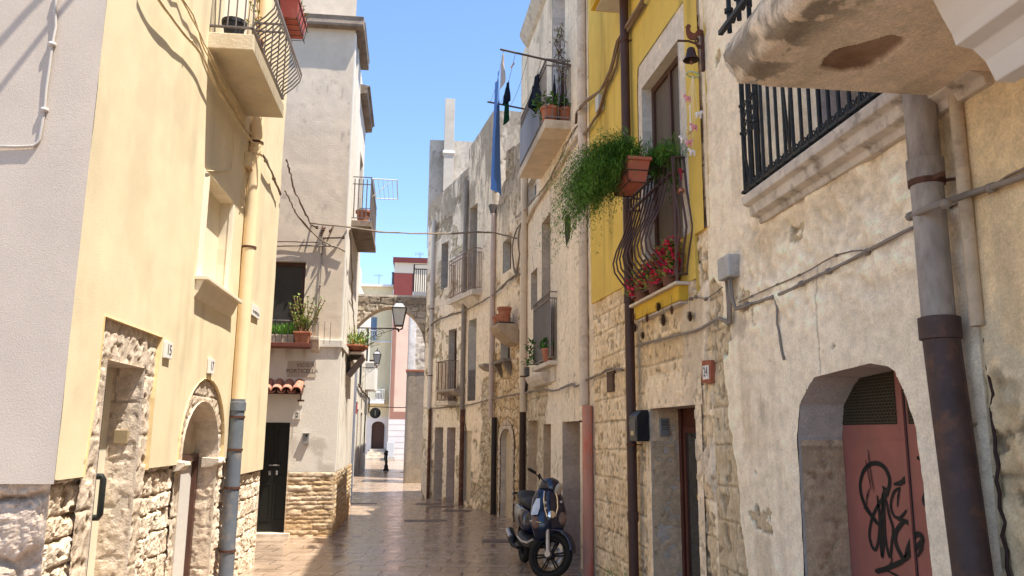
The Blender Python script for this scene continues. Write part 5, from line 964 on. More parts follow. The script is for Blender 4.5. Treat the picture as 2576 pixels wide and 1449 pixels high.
t = thing('potted_plant', 'small green plant in a red pot behind the pale grey balcony screen', 'plant', W4.P(s1-.2, .12, z+.01)); round_pot(t, W4.P(s1-.22, .13, z+.01), .09, .2); lf = MB()
for k in range(70): leaf(lf, Vector(W4.P(s1-.22, .13, z+.22))+rdir()*.1, rdir(.0), .1, .05)
lf.build('foliage', M_LEAF[1], t, fix=False)
t = thing('trailing_plant', 'dark ivy sprig trailing outside the far edge of the pale grey balcony screen', 'plant', W4.P(s0, p, z+.1)); lf = MB(); mb = MB(); mb.tube([W4.P(s0+.1, p-.03, z+.15), W4.P(s0+.08, p+.04, z+.3), W4.P(s0, p+.05, z+.1)], .006, 5); mb.build('stem', M_WOOD, t)
for k in range(70): leaf(lf, Vector(W4.P(s0+.12, p+.02, z+.28))+Vector((rnd.uniform(-.1, .06), rnd.uniform(-.3, .2), rnd.uniform(-.25, .15))), rdir(), .09, .06)
lf.build('foliage', M_LEAF[1], t, fix=False)
# stone console with terracotta pots on the ruined house
cz = zof(W3, 1325, 806); cs0, cs1 = W3.L-.75, W3.L-.05
t = thing('stone_console', 'carved stone console shelf projecting from the old wall under flower pots', 'shelf', W3.P((cs0+cs1)/2, .2, cz-.3)); mb = MB(); mb.prism([(0, cz-.42), (.14, cz-.36), (.38, cz-.16), (.44, cz-.06), (.44, cz), (0, cz)], lambda a, o, b: W3.P(o, a, b), cs0, cs1); mb.build('console', mat('brown_stone', (.42, .31, .21), .9, var=.22, scale=7, bump=.006, bscale=30), t, bevel=.012); mb = MB(); mb.wbox(W3, cs0+.3, cs1-.05, .1, .42, cz, cz+.035); mb.build('tray', mat('dark_tray', (.05, .045, .04), .6), t)
for i, (q, r_, h_, lbl) in enumerate(((.13, .13, .2, 'wide terracotta pot at the far end of the stone console'), (.33, .115, .19, 'terracotta pot in the middle of the stone console'), (.56, .14, .30, 'tall terracotta pot at the near end of the stone console'))):
    t = thing('flower_pot', lbl, 'plant pot', W3.P(cs0+q, .28, cz), 'terracotta pots on the stone console'); round_pot(t, W3.P(cs0+q, .28, cz+(.036 if q > .3 else 0)), r_, h_)
# stone brackets stuck on the facades
def stone_lug(label, w, s0, s1, z0, z1, o): mb = MB(); mb.prism([(0, z0), (o*.5, z0+.02), (o, z1-.05), (o*.96, z1), (0, z1)], lambda a, oo, b: w.P(oo, a, b), s0, s1); return solo(mb.build('stone_bracket', mat('old_grey_stone', (.36, .29, .23), .9, var=.25, scale=8, bump=.006, bscale=30), bevel=.015), label, 'bracket')
stone_lug('weathered stone bracket between the two doors and the balcony of the white end house', W1, sof(W1, 1126, 985), W1.L+.06, zof(W1, 1140, 998), zof(W1, 1140, 981), .32)
stone_lug('pale stone collar round the pinkish rain pipe', W2, W2.L-.22, W2.L+.12, zof(W2, 1238, 934), zof(W2, 1238, 916), .26)
# yellow house: stone framed window, shutter, balcony with belly railing
flat_door(H5, W5, door24, -.30, mat('dark_red_wood', (.085, .022, .014), .38, var=.25, scale=5, stretch=(7, 7, 1)), name='door')
d5 = bpy.data.objects['door.010'] if False else [o for o in H5.children if o.name.startswith('door')][0]
ds0, ds1 = door24[0][0], door24[1][0]
mb = MB(); mb.wbox(W5, ds0+.17, ds1-.08, -.30, -.290, .32, 1.72); mb.build('glass', M_GLASS, d5)
mb = MB()
for q in ((ds0+.12, ds0+.17, .28, 1.78), (ds1-.08, ds1-.03, .28, 1.78), (ds0+.17, ds1-.08, 1.72, 1.78), (ds0+.17, ds1-.08, .28, .34), (ds0, ds0+.06, 0, 1.95)): mb.wbox(W5, q[0], q[1], -.30, -.272, q[2], q[3])
mb.build('moulding', mat('dark_red_wood'), d5, bevel=.004) if 'dark_red_wood' in MATS and False else mb.build('moulding', MATS['dark_red_wood'], d5, bevel=.004)
hz = zof(W5, 1757, 1290, -.25), zof(W5, 1757, 1205, -.25); hs_ = sof(W5, 1760, 1250, -.22); mb = MB(); mb.tube([W5.P(hs_, -.29, hz[0]), W5.P(hs_, -.24, hz[0]+.03), W5.P(hs_-.0, -.205, (hz[0]+hz[1])/2), W5.P(hs_, -.24, hz[1]-.03), W5.P(hs_, -.29, hz[1])], .010, 8); mb.build('handle', mat('polished_brass', (.70, .50, .22), .25, metal=.9), d5, smooth=True)
mb = MB(); mb.wbox(W5, ds0-.12, ds1+.16, .0, .03, 1.955, 2.28); mb.wbox(W5, ds0-.15, ds0, .0, .028, .0, 1.955); mb.wbox(W5, ds1, ds1+.14, .0, .028, 0, 1.955) if False else None
def f_lintel(S, Z): n = fbm(S*10, Z*10, 95, 5)-.5; n2 = fbm(S*3, Z*3, 96, 4)-.5; pit = sst(.6, .68, fbm(S*16, Z*16, 97, 4)); return .008*n+.012*n2-.008*pit, lerp3(C3((.88, .73, .54), S)*(1+.25*n+.3*n2)[..., None], C3((.4, .29, .18), S), .5*pit)
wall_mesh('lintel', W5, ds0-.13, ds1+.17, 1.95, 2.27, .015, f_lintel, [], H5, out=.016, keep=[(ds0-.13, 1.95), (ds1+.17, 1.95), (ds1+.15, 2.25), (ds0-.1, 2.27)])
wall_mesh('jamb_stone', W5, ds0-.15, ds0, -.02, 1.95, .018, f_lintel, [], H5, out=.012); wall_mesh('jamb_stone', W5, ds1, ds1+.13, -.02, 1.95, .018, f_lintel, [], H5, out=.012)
mb = MB(); a0, a1, z0_, z1_ = wY[0][0], wY[1][0], wY[0][1], wY[2][1]; mb.wbox(W5, a0+.0, a1, -.14, -.10, z0_, z1_); sh5 = mb.build('door', mat('grey_brown_shutter', (.11, .085, .065), .55, var=.2, scale=4, stretch=(3, 3, .5)), H5)
mb = MB()
for q in ((a0, a0+.06, z0_, z1_), (a1-.06, a1, z0_, z1_), (a0+.06, a1-.06, z1_-.06, z1_), ((a0+a1)/2-.03, (a0+a1)/2+.03, z0_, z1_-.06)): mb.wbox(W5, q[0], q[1], -.10, -.075, q[2], q[3])
mb.build('door_frame', MATS['dark_brown_wood'], sh5)
s0, s1, z, p = solve_balcony(W5, (1741, 708), (1695.5, 708), (1588, 768)); zs5 = z
M_YEL = mat('yellow_balcony_paint', (.60, .38, .04), .8, var=.15, scale=5, bump=.003, bscale=40)
mb = MB(); mb.wbox(W5, s0+.05, s1-.04, 0, p-.04, z-.16, z-.028); b5 = mb.build('balcony', M_YEL, H5, bevel=.006); mb = MB(); mb.wbox(W5, s0, s1, 0, p, z-.028, z); mb.build('slab', M_STONE, b5, bevel=.005); mb = MB(); mb.wbox(W5, s0+.07, s1-.06, 0, p-.06, z-.18, z-.161); mb.build('soffit', mat('grey_white_soffit', (.55, .5, .45), .9, var=.15), b5)
M_BRAIL = mat('brown_painted_rail', (.10, .055, .05), .5, var=.15, scale=15)
mb = MB(); zb_, zt_ = z+.07, zof(W5, 1731, 394); e = p-.03
rail_bars(mb, W5, s0+.03, s1-.16, e, zb_, zt_, 11, .009, belly=.20)
for k in range(3):
    o_ = e*(k/2.2)+.03; mb.tube([W5.P(s1-.03+bl*.16, o_, zb_+(zt_-zb_)*t_) for t_, bl in ((0, 0), (.14, .3), (.28, .8), (.36, 1.), (.5, .75), (.7, .3), (1, 0))], .010, 6)
mb.tube([W5.P(s1-.03+bl*.05, e+bl*.02, zb_-.07+(zt_-zb_+.07)*t_) for t_, bl in ((0, 0), (.3, 1.), (.5, .8), (1, 0))], .015, 8)
for z_ in (zb_, zt_, zt_-.13):
    mb.bar(W5.P(s1-.03, .0, z_), W5.P(s1-.03, e, z_), .035, .016); mb.bar(W5.P(s0+.03, 0, z_), W5.P(s0+.03, e, z_), .035, .016); mb.bar(W5.P(s0+.03, e, z_), W5.P(s1-.03, e, z_), .035, .016)
mb.build('railing', M_BRAIL, b5)
# asparagus fern in a red planter hung on the rail
pz1 = zt_+.02; ps1 = sof(W5, 1600, 440, p+.1); pn_out = p+.02
near = on_z(1609, 394, pz1); ps1 = float((near[:2]-W5.A)@W5.t); po = float((near[:2]-W5.A)@W5.n)
t = thing('fern_planter', 'huge feathery green fern in a terracotta coloured planter hung on the brown balcony rail', 'plant', W5.P(ps1-.3, po, pz1-.22))
trough(t, W5, ps1-.62, ps1, po-.105, po+.105, pz1-.21, pz1, mat('salmon_planter', (.46, .14, .09), .6, var=.1, scale=5), taper=.75)
mb = MB()
for s_ in (ps1-.06, ps1-.5): mb.tube([W5.P(s_, p-.03, zt_), W5.P(s_, po-.10, pz1-.1), W5.P(s_, po-.09, pz1-.22), W5.P(s_, po+.09, pz1-.22), W5.P(s_, po+.13, pz1-.02)], .006, 6)
for o_, z_ in ((po+.11, pz1-.13), (po+.125, pz1-.02), (po-.09, pz1-.22), (po+.09, pz1-.22)): mb.tube([W5.P(ps1-.64, o_, z_), W5.P(ps1+.015, o_, z_)], .006, 6)
mb.tube([W5.P(ps1+.012, po-.10, pz1-.13), W5.P(ps1+.012, po+.11, pz1-.13)], .006, 6); mb.build('wire_cradle', M_IRON, t)
def fern(n, src, outd, L, seed, mb, stem, nd=16, per=5, nl=.036, drop=(.5, 1.1), up=(.0, .8), nw=.007):
    rg = random.Random(seed)
    for k in range(n):
        p0 = Vector(src(rg)); d = (Vector(outd(rg))+Vector((0, 0, rg.uniform(*up)))).normalized(); l_ = rg.uniform(*L); dr_ = rg.uniform(*drop); pts = []
        for q in range(nd+1):
            u = q/nd; pts.append(p0+d*l_*u+Vector((0, 0, -dr_*l_*u*u*.75)))
        if k % 5 == 0: stem.tube(pts[::4], .0028, 4)
        for q in range(2, nd+1):
            tg = (pts[q]-pts[q-1]).normalized()
            for e_ in range(per):
                v = Vector((rg.gauss(0, 1), rg.gauss(0, 1), rg.gauss(0, 1))).normalized()+tg*.5; leaf(mb, pts[q]+v*rg.uniform(0, .03), v, nl*rg.uniform(.6, 1.4), nw, fold=0)
ow = Vector((W5.n[0], W5.n[1], 0)); aw_ = Vector((-W5.t[0], -W5.t[1], 0))   # towards the lane, away from the camera
for mi, n_, sd in ((4, 520, 1), (1, 380, 2), (0, 200, 3)):
    fr = MB(); st = MB()
    fern(n_, lambda rg: W5.P(ps1-rg.uniform(.05, .62), po+rg.uniform(-.08, .1), pz1+.0), lambda rg: ow*rg.uniform(.1, 1.3)+aw_*rg.uniform(-.35, .9), (.28, .80), sd, fr, st, drop=(.7, 1.8), up=(.2, 1.4))
    fern(n_//7, lambda rg: W5.P(ps1-rg.uniform(.0, .5), po-rg.uniform(.05, .25), pz1+.0), lambda rg: ow*rg.uniform(-.9, .1)-aw_*rg.uniform(-.3, .55), (.2, .5), sd+10, fr, st)
    fr.build('foliage', M_LEAF[mi], t, fix=False)
    if mi == 4: st.build('stems', mat('fern_stem', (.10, .14, .03), .7), t)
# flowers inside the belly railing
t = thing('flowering_begonias', 'pink flowering begonias with yellow green leaves filling the bottom of the brown balcony', 'plant', W5.P(s1-.4, p*.7, z)); l1, l2, fl = MB(), MB(), MB()
for k in range(760):
    s_ = s1-.05-abs(rnd.gauss(0, .62)); s_ = max(s0+.02, s_); o_ = p*rnd.uniform(.35, 1.28); z_ = z+.06+rnd.uniform(0, .34)*(1-.35*(s1-s_)); c = Vector(W5.P(s_, o_, z_)); d = rdir(-.3, .9)
    if k % 3 == 0:
        for q in range(6): leaf(fl, c+rdir()*.012, rdir(), .036, .03)
    else: leaf(l1 if k % 2 else l2, c, d, rnd.uniform(.05, .09), rnd.uniform(.03, .05))
l1.build('foliage', mat('begonia_leaf', (.26, .30, .07), .5, var=.3, scale=12), t, fix=False); l2.build('foliage', mat('begonia_leaf_dark', (.12, .17, .04), .5, var=.3, scale=12), t, fix=False); fl.build('flowers', mat('pink_petal', (.78, .04, .13), .6, var=.3, scale=20), t, fix=False)
for k in range(3): mb = MB(); c = W5.P(s1-.25-.4*k, p*.62, z+.0); mb.lathe(c, [(.07, 0), (.09, .15), (.08, .15), (.001, .13)], 14); mb.build('pot', mat('dark_clay', (.16, .07, .045), .8), t, smooth=True)
# pine cones hanging under the balcony
cones = [(1593, 798, 'open'), (1597, 824, 'dark'), (1617, 844, 'small'), (1628, 800, 'closed'), (1656, 772, 'upper'), (1669, 805, 'big'), (1690, 780, 'slim'), (1736, 796, 'last')]
lbls = ['reddish pine cone hanging nearest the brown pipe, above the dark one', 'dark pine cone hanging beside the brown pipe', 'small dark pine cone hanging lowest of the row', 'slim red brown pine cone hanging left of the big one', 'dark pine cone hanging close under the yellow balcony edge', 'biggest pine cone in the middle of the hanging row', 'slender brown pine cone right of the big one', 'dark open pine cone hanging farthest right of the row']
for i, (x, y, _) in enumerate(cones):
    o_ = p-.02 if i < 7 else p*.4; s_, z_ = W5.at(x, y, o_); k = (.9, 1, .85, 1, .95, 1.25, .95, 1)[i]; c = Vector(W5.P(s_, o_, z_)); t = thing('pine_cone', lbls[i], 'pine cone', c-Vector((0, 0, .045)), 'pine cones hung under the yellow balcony'); mb = MB(); wd = .62 if i in (0, 3, 6) else 1.
    mb.lathe(c, [(.001, -.045*k), (.012*k*wd, -.03*k), (.018*k*wd, 0), (.012*k*wd, .03*k), (.002, .042*k)], 8)
    for q in range(64):
        u = q/64; a = q*2.4; r_ = (.026*math.sin(math.pi*min(1, u*.85+.12))+.003)*k*wd; hz_ = (.045-.09*u)*k; d = Vector((math.cos(a), math.sin(a), -.15)); leaf(mb, c+Vector((math.cos(a)*r_*.4, math.sin(a)*r_*.4, hz_)), d, r_*.95, .018*k, fold=.15)
    mb.build('cone', mat('pine_cone_red', (.14, .05, .03), .7, var=.3, scale=30) if i in (0, 3, 6) else mat('pine_cone_brown', (.075, .04, .025), .75, var=.35, scale=30), t); mb = MB(); mb.tube([c+Vector((0, 0, .04)), (c.x, c.y, z-.1)], .0015, 4); mb.build('thread', M_DARKC, t)
# bell bracket with rooster
s_, zc = W5.at(1778, 133); br_o = .225; t = thing('door_bell', 'rusty bell and rooster on a scrolled bracket at the edge of the yellow wall', 'bell', W5.P(s_, .03, zc-.2)); mb = MB(); zt2, zb2 = zof(W5, 1778, 86), zof(W5, 1778, 181); mb.wbox(W5, s_-.022, s_+.022, .028, .045, zb2, zt2); za = zof(W5, 1740, 108, .12)
mb.tube([W5.P(s_, .04, za-.06), W5.P(s_, .10, za-.015), W5.P(s_, .16, za+.0), W5.P(s_, br_o+.02, za-.005)], .010, 8)
for c_, r_ in (((.085, .012), .026), ((.07, -.045), .02)): mb.tube([W5.P(s_, c_[0]+(r_-r_*.8*q/16)*math.cos(q*.65), za+c_[1]+(r_-r_*.8*q/16)*math.sin(q*.65)) for q in range(17)], .006, 6)
mb.lathe(W5.P(s_, br_o+.02, za-.005), [(.001, -.014), (.014, 0), (.001, .014)], 8); mb.build('bracket', M_RUST, t)
bc = Vector(W5.P(s_, .14, zof(W5, 1737, 138, .14))); mb = MB(); mb.lathe(bc, [(.001, .058), (.022, .056), (.033, .045), (.038, .02), (.045, -.015), (.062, -.045), (.070, -.055), (.066, -.055), (.045, -.02), (.03, .03), (.001, .04)], 22); mb.build('bell', mat('dark_rusty_bell', (.055, .03, .028), .55, var=.3, scale=20, metal=.3), t, smooth=True); mb = MB(); mb.tube([bc+Vector((0, 0, .02)), bc+Vector((0, 0, -.07))], .004, 5); mb.lathe(bc+Vector((0, 0, -.075)), [(.001, -.022), (.013, -.012), (.013, .008), (.001, .018)], 10); mb.build('clapper', mat('copper_clapper', (.25, .10, .06), .5, metal=.4), t)
ry = .13; rz = zof(W5, 1737, 104, ry); RS = [(-.02, 0), (.015, 0), (.02, .012), (.04, .03), (.055, .05), (.085, .04), (.10, .06), (.098, .085), (.08, .10), (.055, .102), (.035, .085), (.02, .062), (.0, .062), (-.018, .075), (-.022, .10), (-.012, .122), (-.02, .135), (-.035, .14), (-.05, .132), (-.055, .118), (-.066, .112), (-.055, .106), (-.058, .085), (-.056, .05), (-.045, .02)]
mb = MB(); mb.prism([(ry-.01-a, rz+b) for a, b in RS], lambda a, o, b: W5.P(s_+o, a, b), -.005, .005); mb.build('rooster', mat('rooster_rust', (.16, .055, .03), .6, var=.4, scale=30, metal=.2), t)
# mobile of small toy figures under the bell
t = thing('hanging_mobile', 'mobile of little pink and white toy horses hanging under the bell', 'mobile', W5.P(s_, .12, zc-.9)); mb = MB(); hc = Vector(W5.P(s_, .13, zof(W5, 1735, 197, .13))); N = 24; rg_ = [hc+Vector((.05*math.cos(2*math.pi*q/N), .045*math.sin(2*math.pi*q/N), -.014*math.cos(2*math.pi*q/N))) for q in range(N+1)]; mb.tube(rg_, .006, 6); mb.build('hoop', mat('pale_green_hoop', (.30, .48, .36), .5), t); mb = MB()
for q in range(3): mb.tube([rg_[q*4], rg_[q*4+12]], .005, 5)
mb.build('hoop_spokes', mat('yellow_spokes', (.72, .60, .12), .5), t)
M_TOY = [mat('toy_pink', (.68, .28, .32), .6), mat('toy_white', (.74, .70, .68), .6), mat('toy_yellow', (.70, .52, .22), .6)]
for i, (x, y, c_) in enumerate(((1731, 247, 0), (1757, 287, 1), (1747, 319, 0), (1733, 333, 2), (1719, 350, 1), (1733, 358, 0), (1742, 382, 1))):
    a, zz = W5.at(x, y, .13); c = Vector(W5.P(a, .13, zz)); mb = MB(); sg = 1 if i % 2 else -1
    mb.lathe(c, [(.001, -.03), (.016, -.022), (.018, .0), (.015, .02), (.001, .028)], 8, ax=(1, .3, .1)); h_ = c+Vector((sg*.028, 0, .02)); mb.lathe(h_, [(.001, -.016), (.011, -.008), (.012, .006), (.001, .014)], 8, ax=(1, 0, -.4)); mb.tube([c+Vector((sg*.015, 0, .005)), h_], [.012, .008], 6)
    for lx in (-.014, .014): mb.tube([c+Vector((lx, .008, -.01)), c+Vector((lx*1.3, .008, -.036))], .005, 5); mb.tube([c+Vector((lx, -.008, -.01)), c+Vector((lx*1.2, -.008, -.036))], .005, 5)
    mb.build('toy_horse', M_TOY[c_], t, smooth=True); mb = MB(); mb.tube([c, (c.x*.5+hc.x*.5, c.y*.5+hc.y*.5, (c.z+hc.z)/2), hc], .001, 4); mb.build('string', M_WHITE, t)
a0_, a1_ = W5.at(1735.5, 264, .13), W5.at(1738, 330, .13); mb = MB(); mb.tube([W5.P(a0_[0], .13, a0_[1]), W5.P(a1_[0], .13, a1_[1])], .005, 6); mb.build('chime_rod', M_WHITE, t)
t = thing('copper_jingle', 'copper ball on a red ribbon tied to the end of the brown balcony rail', 'ornament', W5.P(s1-.03, e*.5, zt_-.4)); o_ = float(outof(W5, 1701, 437, zt_-.13)[0]); mb = MB(); q = Vector(W5.P(s1-.0, o_, zt_-.13)); mb.bar(q+Vector((0, 0, .02)), q+Vector((0, 0, -.09)), .03, .004); mb.build('ribbon', mat('red_ribbon', (.40, .02, .05), .7), t); mb = MB(); mb.tube([q+Vector((0, 0, -.09)), q+Vector((0, 0, -.16))], .002, 4); mb.build('thread', M_DARKC, t); mb = MB(); mb.lathe(q+Vector((0, 0, -.19)), [(.001, -.034)]+[(.034*math.cos(a), .034*math.sin(a)) for a in [-1.2+.3*i for i in range(9)]]+[(.001, .034)], 16); mb.build('ball', mat('copper_ball', (.45, .17, .10), .4, metal=.5), t, smooth=True)
# letter box, intercom, number 24, vent
a0_, a1_ = sof(W5, 1603, 1070, .06), sof(W5, 1624, 1070, .06); z0_, z1_ = zof(W5, 1612, 1110, .06), zof(W5, 1612, 1040, .06)
t = thing('letter_box', 'black metal letter box beside the glazed door behind the brown rain pipe', 'letter box', W5.P((a0_+a1_)/2, .06, z0_)); sl_, sr_ = a0_+.02, a0_+.27
mb = MB(); mb.prism([(.03, z0_), (.15, z0_), (.15, z1_-.03), (.10, z1_+.03), (.03, z1_+.03)], lambda a, o, b: W5.P(o, a, b), sl_, sr_); mb.build('body', mat('black_letter_box', (.018, .018, .02), .4), t, bevel=.006); mb = MB(); mb.wbox(W5, sl_+.03, sr_-.03, .151, .156, z0_+.04, z1_-.06); mb.build('front', mat('dark_grey_front', (.07, .07, .075), .45), t); mb = MB(); mb.wbox(W5, sl_+.08, sr_-.08, .157, .160, z0_+.06, z0_+.10); mb.build('name_card', mat('yellow_card', (.55, .45, .24), .6), t); mb = MB(); mb.lathe(W5.P(sl_+.05, .157, z0_+.17), [(.012, 0), (.012, .006), (.001, .006)], 10, ax=(-1, 0, 0)); mb.build('lock', M_ZINC, t)
WJ5 = Wall(W5.P(ds0, 0, 0)[:2], W5.P(ds0, -.34, 0)[:2])
def f_jamb(S, Z): h, c = f_dressed(S, Z, 22, (.5, .8)); return h*.6, c*np.array((.95, .82, .66))
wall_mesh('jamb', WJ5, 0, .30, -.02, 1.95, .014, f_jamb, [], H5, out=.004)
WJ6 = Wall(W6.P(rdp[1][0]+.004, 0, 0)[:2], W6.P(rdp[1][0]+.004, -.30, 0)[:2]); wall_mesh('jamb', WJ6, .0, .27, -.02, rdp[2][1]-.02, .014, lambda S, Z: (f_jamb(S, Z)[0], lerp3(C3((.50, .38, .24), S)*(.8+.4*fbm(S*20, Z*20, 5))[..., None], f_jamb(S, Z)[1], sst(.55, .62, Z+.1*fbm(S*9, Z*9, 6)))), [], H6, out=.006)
t = thing('intercom', 'grey ribbed intercom on the reveal of the glazed door', 'intercom', W5.P(ds0, -.15, 1.5)); xs0, zc0 = WJ5.at(1658, 1098); xs1, zc1 = WJ5.at(1680, 1052); mb = MB(); mb.wbox(WJ5, xs0, xs1, .0, .03, zc0, zc1); mb.build('case', mat('grey_intercom', (.26, .25, .24), .45, metal=.3), t, bevel=.006); mb = MB()
for k in range(6): mb.wbox(WJ5, xs0+.015, xs1-.015, .03, .036, zc1-.03-.016*k, zc1-.022-.016*k)
mb.build('speaker_ribs', MATS['dark_grey_front'], t); mb = MB(); mb.wbox(WJ5, xs0+.015, xs1-.015, .03, .035, zc0+.07, zc0+.10); mb.build('name_strip', M_ZINC, t)
s0_, s1_ = sof(W5, 1776, 935), sof(W5, 1801, 935); z0_, z1_ = zof(W5, 1789, 965), zof(W5, 1789, 908)
t = thing('house_number', 'white tile numbered 24 on a rust red patch above the glazed door', 'house number', W5.P((s0_+s1_)/2, .03, z0_)); mb = MB(); mb.prism([(s0_, z0_+.01), (s1_-.01, z0_), (s1_, z1_), (s0_+.02, z1_+.01)], lambda a, o, b: W5.P(a, o, b), -.01, .04); mb.build('patch', mat('rust_red_patch', (.34, .11, .06), .85, var=.25, scale=12), t); mb = MB(); q_ = (s1_-s0_); mb.wbox(W5, s0_+q_*.2, s1_-q_*.2, .04, .046, z0_+(z1_-z0_)*.18, z1_-(z1_-z0_)*.2); mb.build('tile', M_WHITE, t, bevel=.002); text_obj('lettering', '24', .11, W5, (s0_+s1_)/2, (z0_+z1_)/2, .0475, mat('grey_blue_digits', (.10, .10, .12), .6), t, sx=.8)
s0_, s1_ = sof(W5, 1533, 960), sof(W5, 1548, 960); z0_, z1_ = zof(W5, 1540, 986), zof(W5, 1540, 941); mb = MB(); mb.wbox(W5, s0_, s1_, .0, .035, z0_, z1_); mb.wbox(W5, s0_-.02, s1_+.02, .0, .03, z1_, z1_+.03); solo(mb.build('vent_hatch', mat('brown_hatch', (.10, .055, .035), .7, var=.3, scale=15), bevel=.004), 'small brown hatch set in the stone blocks left of the brown pipe', 'hatch')
# weeds at the foot of the wall
t = thing('weed', 'feathery green weed growing at the foot of the brown rain pipe', 'plant', W5.P(sof(W5, 1560, 1440, .1), .1, 0)); g_ = on_z(1560, 1490, 0.); fr = MB(); st = MB(); cs_ = sof(W5, 1566, 1449, .15)
fern(60, lambda rg: W5.P(cs_+rg.uniform(-.12, .2), .12+rg.uniform(-.06, .05), .02), lambda rg: (rg.uniform(-.8, .4), rg.uniform(-.6, .6), 0), (.2, .42), 77, fr, st, up=(.8, 1.6), drop=(.1, .6)); fr.build('foliage', M_LEAF[4], t, fix=False); st.build('stems', MATS['fern_stem'], t)
# ---------------------------------------------------------------- whitewashed house: red door, balcony, box
dp = -.27; rs0, rs1 = min(p_[0] for p_ in rdp), max(p_[0] for p_ in rdp); rzt = max(p_[1] for p_ in rdp)
mb = MB(); mb.wbox(W6, rs0-.02, rs1+.05, dp-.05, dp, -.02, rzt+.1); rd_ = mb.build('red_door', M_REDDOOR, H6)
def dq(x, y, o=dp): return W6.at(x, y, o)
ssp = dq(2280, 1180)[0]; mb = MB(); mb.wbox(W6, ssp-.006, ssp+.006, dp, dp+.004, -.02, rzt+.05); mb.wbox(W6, ssp+.03, ssp+.036, dp, dp+.004, -.02, rzt+.05); mb.build('gap', M_BLK, rd_); mb = MB(); mb.wbox(W6, ssp+.006, ssp+.03, dp, dp+.014, -.02, rzt+.05); fs = dq(2125, 1200)[0]; mb.wbox(W6, rs0-.02, fs-.02, dp, dp+.03, -.02, rzt+.1)
zg = dq(2200, 1068)[1]; mb.wbox(W6, fs, ssp-.006, dp, dp+.003, zg-.085, zg-.08); mb.wbox(W6, fs+.01, fs+.015, dp, dp+.003, 0, zg-.08); mb.build('leaf_frame', M_REDDOOR, rd_)
M_GRATE = mat('dark_grate', (.07, .055, .03), .6, var=.2, scale=40, metal=.3)
for a, b, nm in ((fs+.0, ssp-.05, 0), (ssp+.055, rs1+.03, 1)):
    mb = MB(); mb.wbox(W6, a, b, dp, dp+.002, zg, rzt+.06); g_ = mb.build('vent_panel', mat('vent_dark', (.02, .015, .012), .8), rd_); mb = MB(); k = 0; zz = zg+.008
    while zz < rzt+.05:
        mb.wbox(W6, a, b, dp+.002, dp+.006, zz, zz+.006); x = a+(.012 if k % 2 else .028)
        while x < b: mb.wbox(W6, x, x+.006, dp+.002, dp+.0055, zz+.006, zz+.018); x += .032
        zz += .018; k += 1
    mb.build('grate', M_GRATE, g_)
def zp(x, y): return (2079.5+.2592*x, 1073.3+.2592*y)
def ribbon(mb, pts, wd, o=dp+.0035):
    P_ = [Vector((*dq(*zp(*q)), 0)) for q in pts]; sm_ = refine(P_, .012, 0); n_ = len(sm_); vs = []
    for i, q in enumerate(sm_):
        d = (sm_[min(i+1, n_-1)]-sm_[max(i-1, 0)]); d = d.normalized() if d.length > 1e-6 else Vector((1, 0, 0)); nn = Vector((-d.y, d.x, 0)); w_ = wd*(.45+.55*min(1, min(i, n_-1-i)/4)); vs += [W6.P(q.x+nn.x*w_, o, q.y+nn.y*w_), W6.P(q.x-nn.x*w_, o, q.y-nn.y*w_)]
    mb.add(vs, [(2*i, 2*i+1, 2*i+3, 2*i+2) for i in range(n_-1)])
STR = [([(545, 580), (600, 640), (520, 740), (460, 850), (430, 960), (420, 1060), (440, 1150), (475, 1195), (505, 1120), (520, 960), (515, 820), (495, 665)], .0085), ([(515, 960), (430, 850), (355, 710), (330, 570), (360, 440), (420, 370), (490, 355), (560, 390), (608, 480), (615, 560), (585, 650), (510, 750)], .0105), ([(558, 590), (562, 800), (566, 1000), (556, 1160), (545, 1262), (532, 1150), (535, 1000), (545, 800), (546, 640)], .0085), ([(575, 680), (610, 850), (652, 1000), (638, 1120), (622, 1265), (592, 1180), (572, 1050), (566, 900)], .008), ([(640, 1000), (690, 1180), (745, 1285)], .008), ([(718, 590), (700, 680), (693, 780)], .006), ([(720, 590), (662, 632), (632, 720), (632, 800), (662, 868), (720, 885), (782, 808)], .007), ([(660, 560), (720, 548), (770, 520), (815, 510)], .011), ([(745, 515), (780, 500), (810, 530)], .014), ([(700, 905), (760, 915), (815, 950), (850, 1040)], .009), ([(760, 920), (700, 985), (672, 1060), (682, 1150), (725, 1240), (760, 1285), (830, 1220), (900, 1150), (938, 1100), (918, 1052), (880, 1045), (838, 1085), (795, 1180), (765, 1270)], .011), ([(938, 1110), (930, 1180), (885, 1265)], .008), ([(480, 1400), (560, 1388), (620, 1362), (720, 1318), (770, 1285)], .011), ([(478, 1395), (520, 1415)], .014), ([(645, 1270), (628, 1330), (590, 1385)], .005), ([(600, 1400), (680, 1440), (740, 1470)], .005), ([(410, 220), (425, 380), (455, 560), (470, 640)], .0035), ([(386, 320), (410, 450), (440, 610)], .0035), ([(885, 300), (950, 320)], .013), ([(965, 640), (950, 720), (985, 790)], .013), ([(370, 780), (440, 870), (500, 950)], .006), ([(400, 760), (398, 690), (425, 600)], .005)]
mb = MB()
mb2 = MB(); mb3 = MB()
for i_, (q, w_) in enumerate(STR): ribbon(mb2 if q[0][0] == 885 else mb3 if q[0][0] == 965 else mb, q, w_*1.28, dp+.0045+i_*.00012)
mb2.build('graffiti_mark', mat('black_spray', (.012, .013, .012), .7), rd_, fix=False); mb3.build('graffiti_mark', MATS['black_spray'], rd_, fix=False)
mb.build('graffiti', mat('black_spray', (.012, .013, .012), .7), rd_, fix=False)
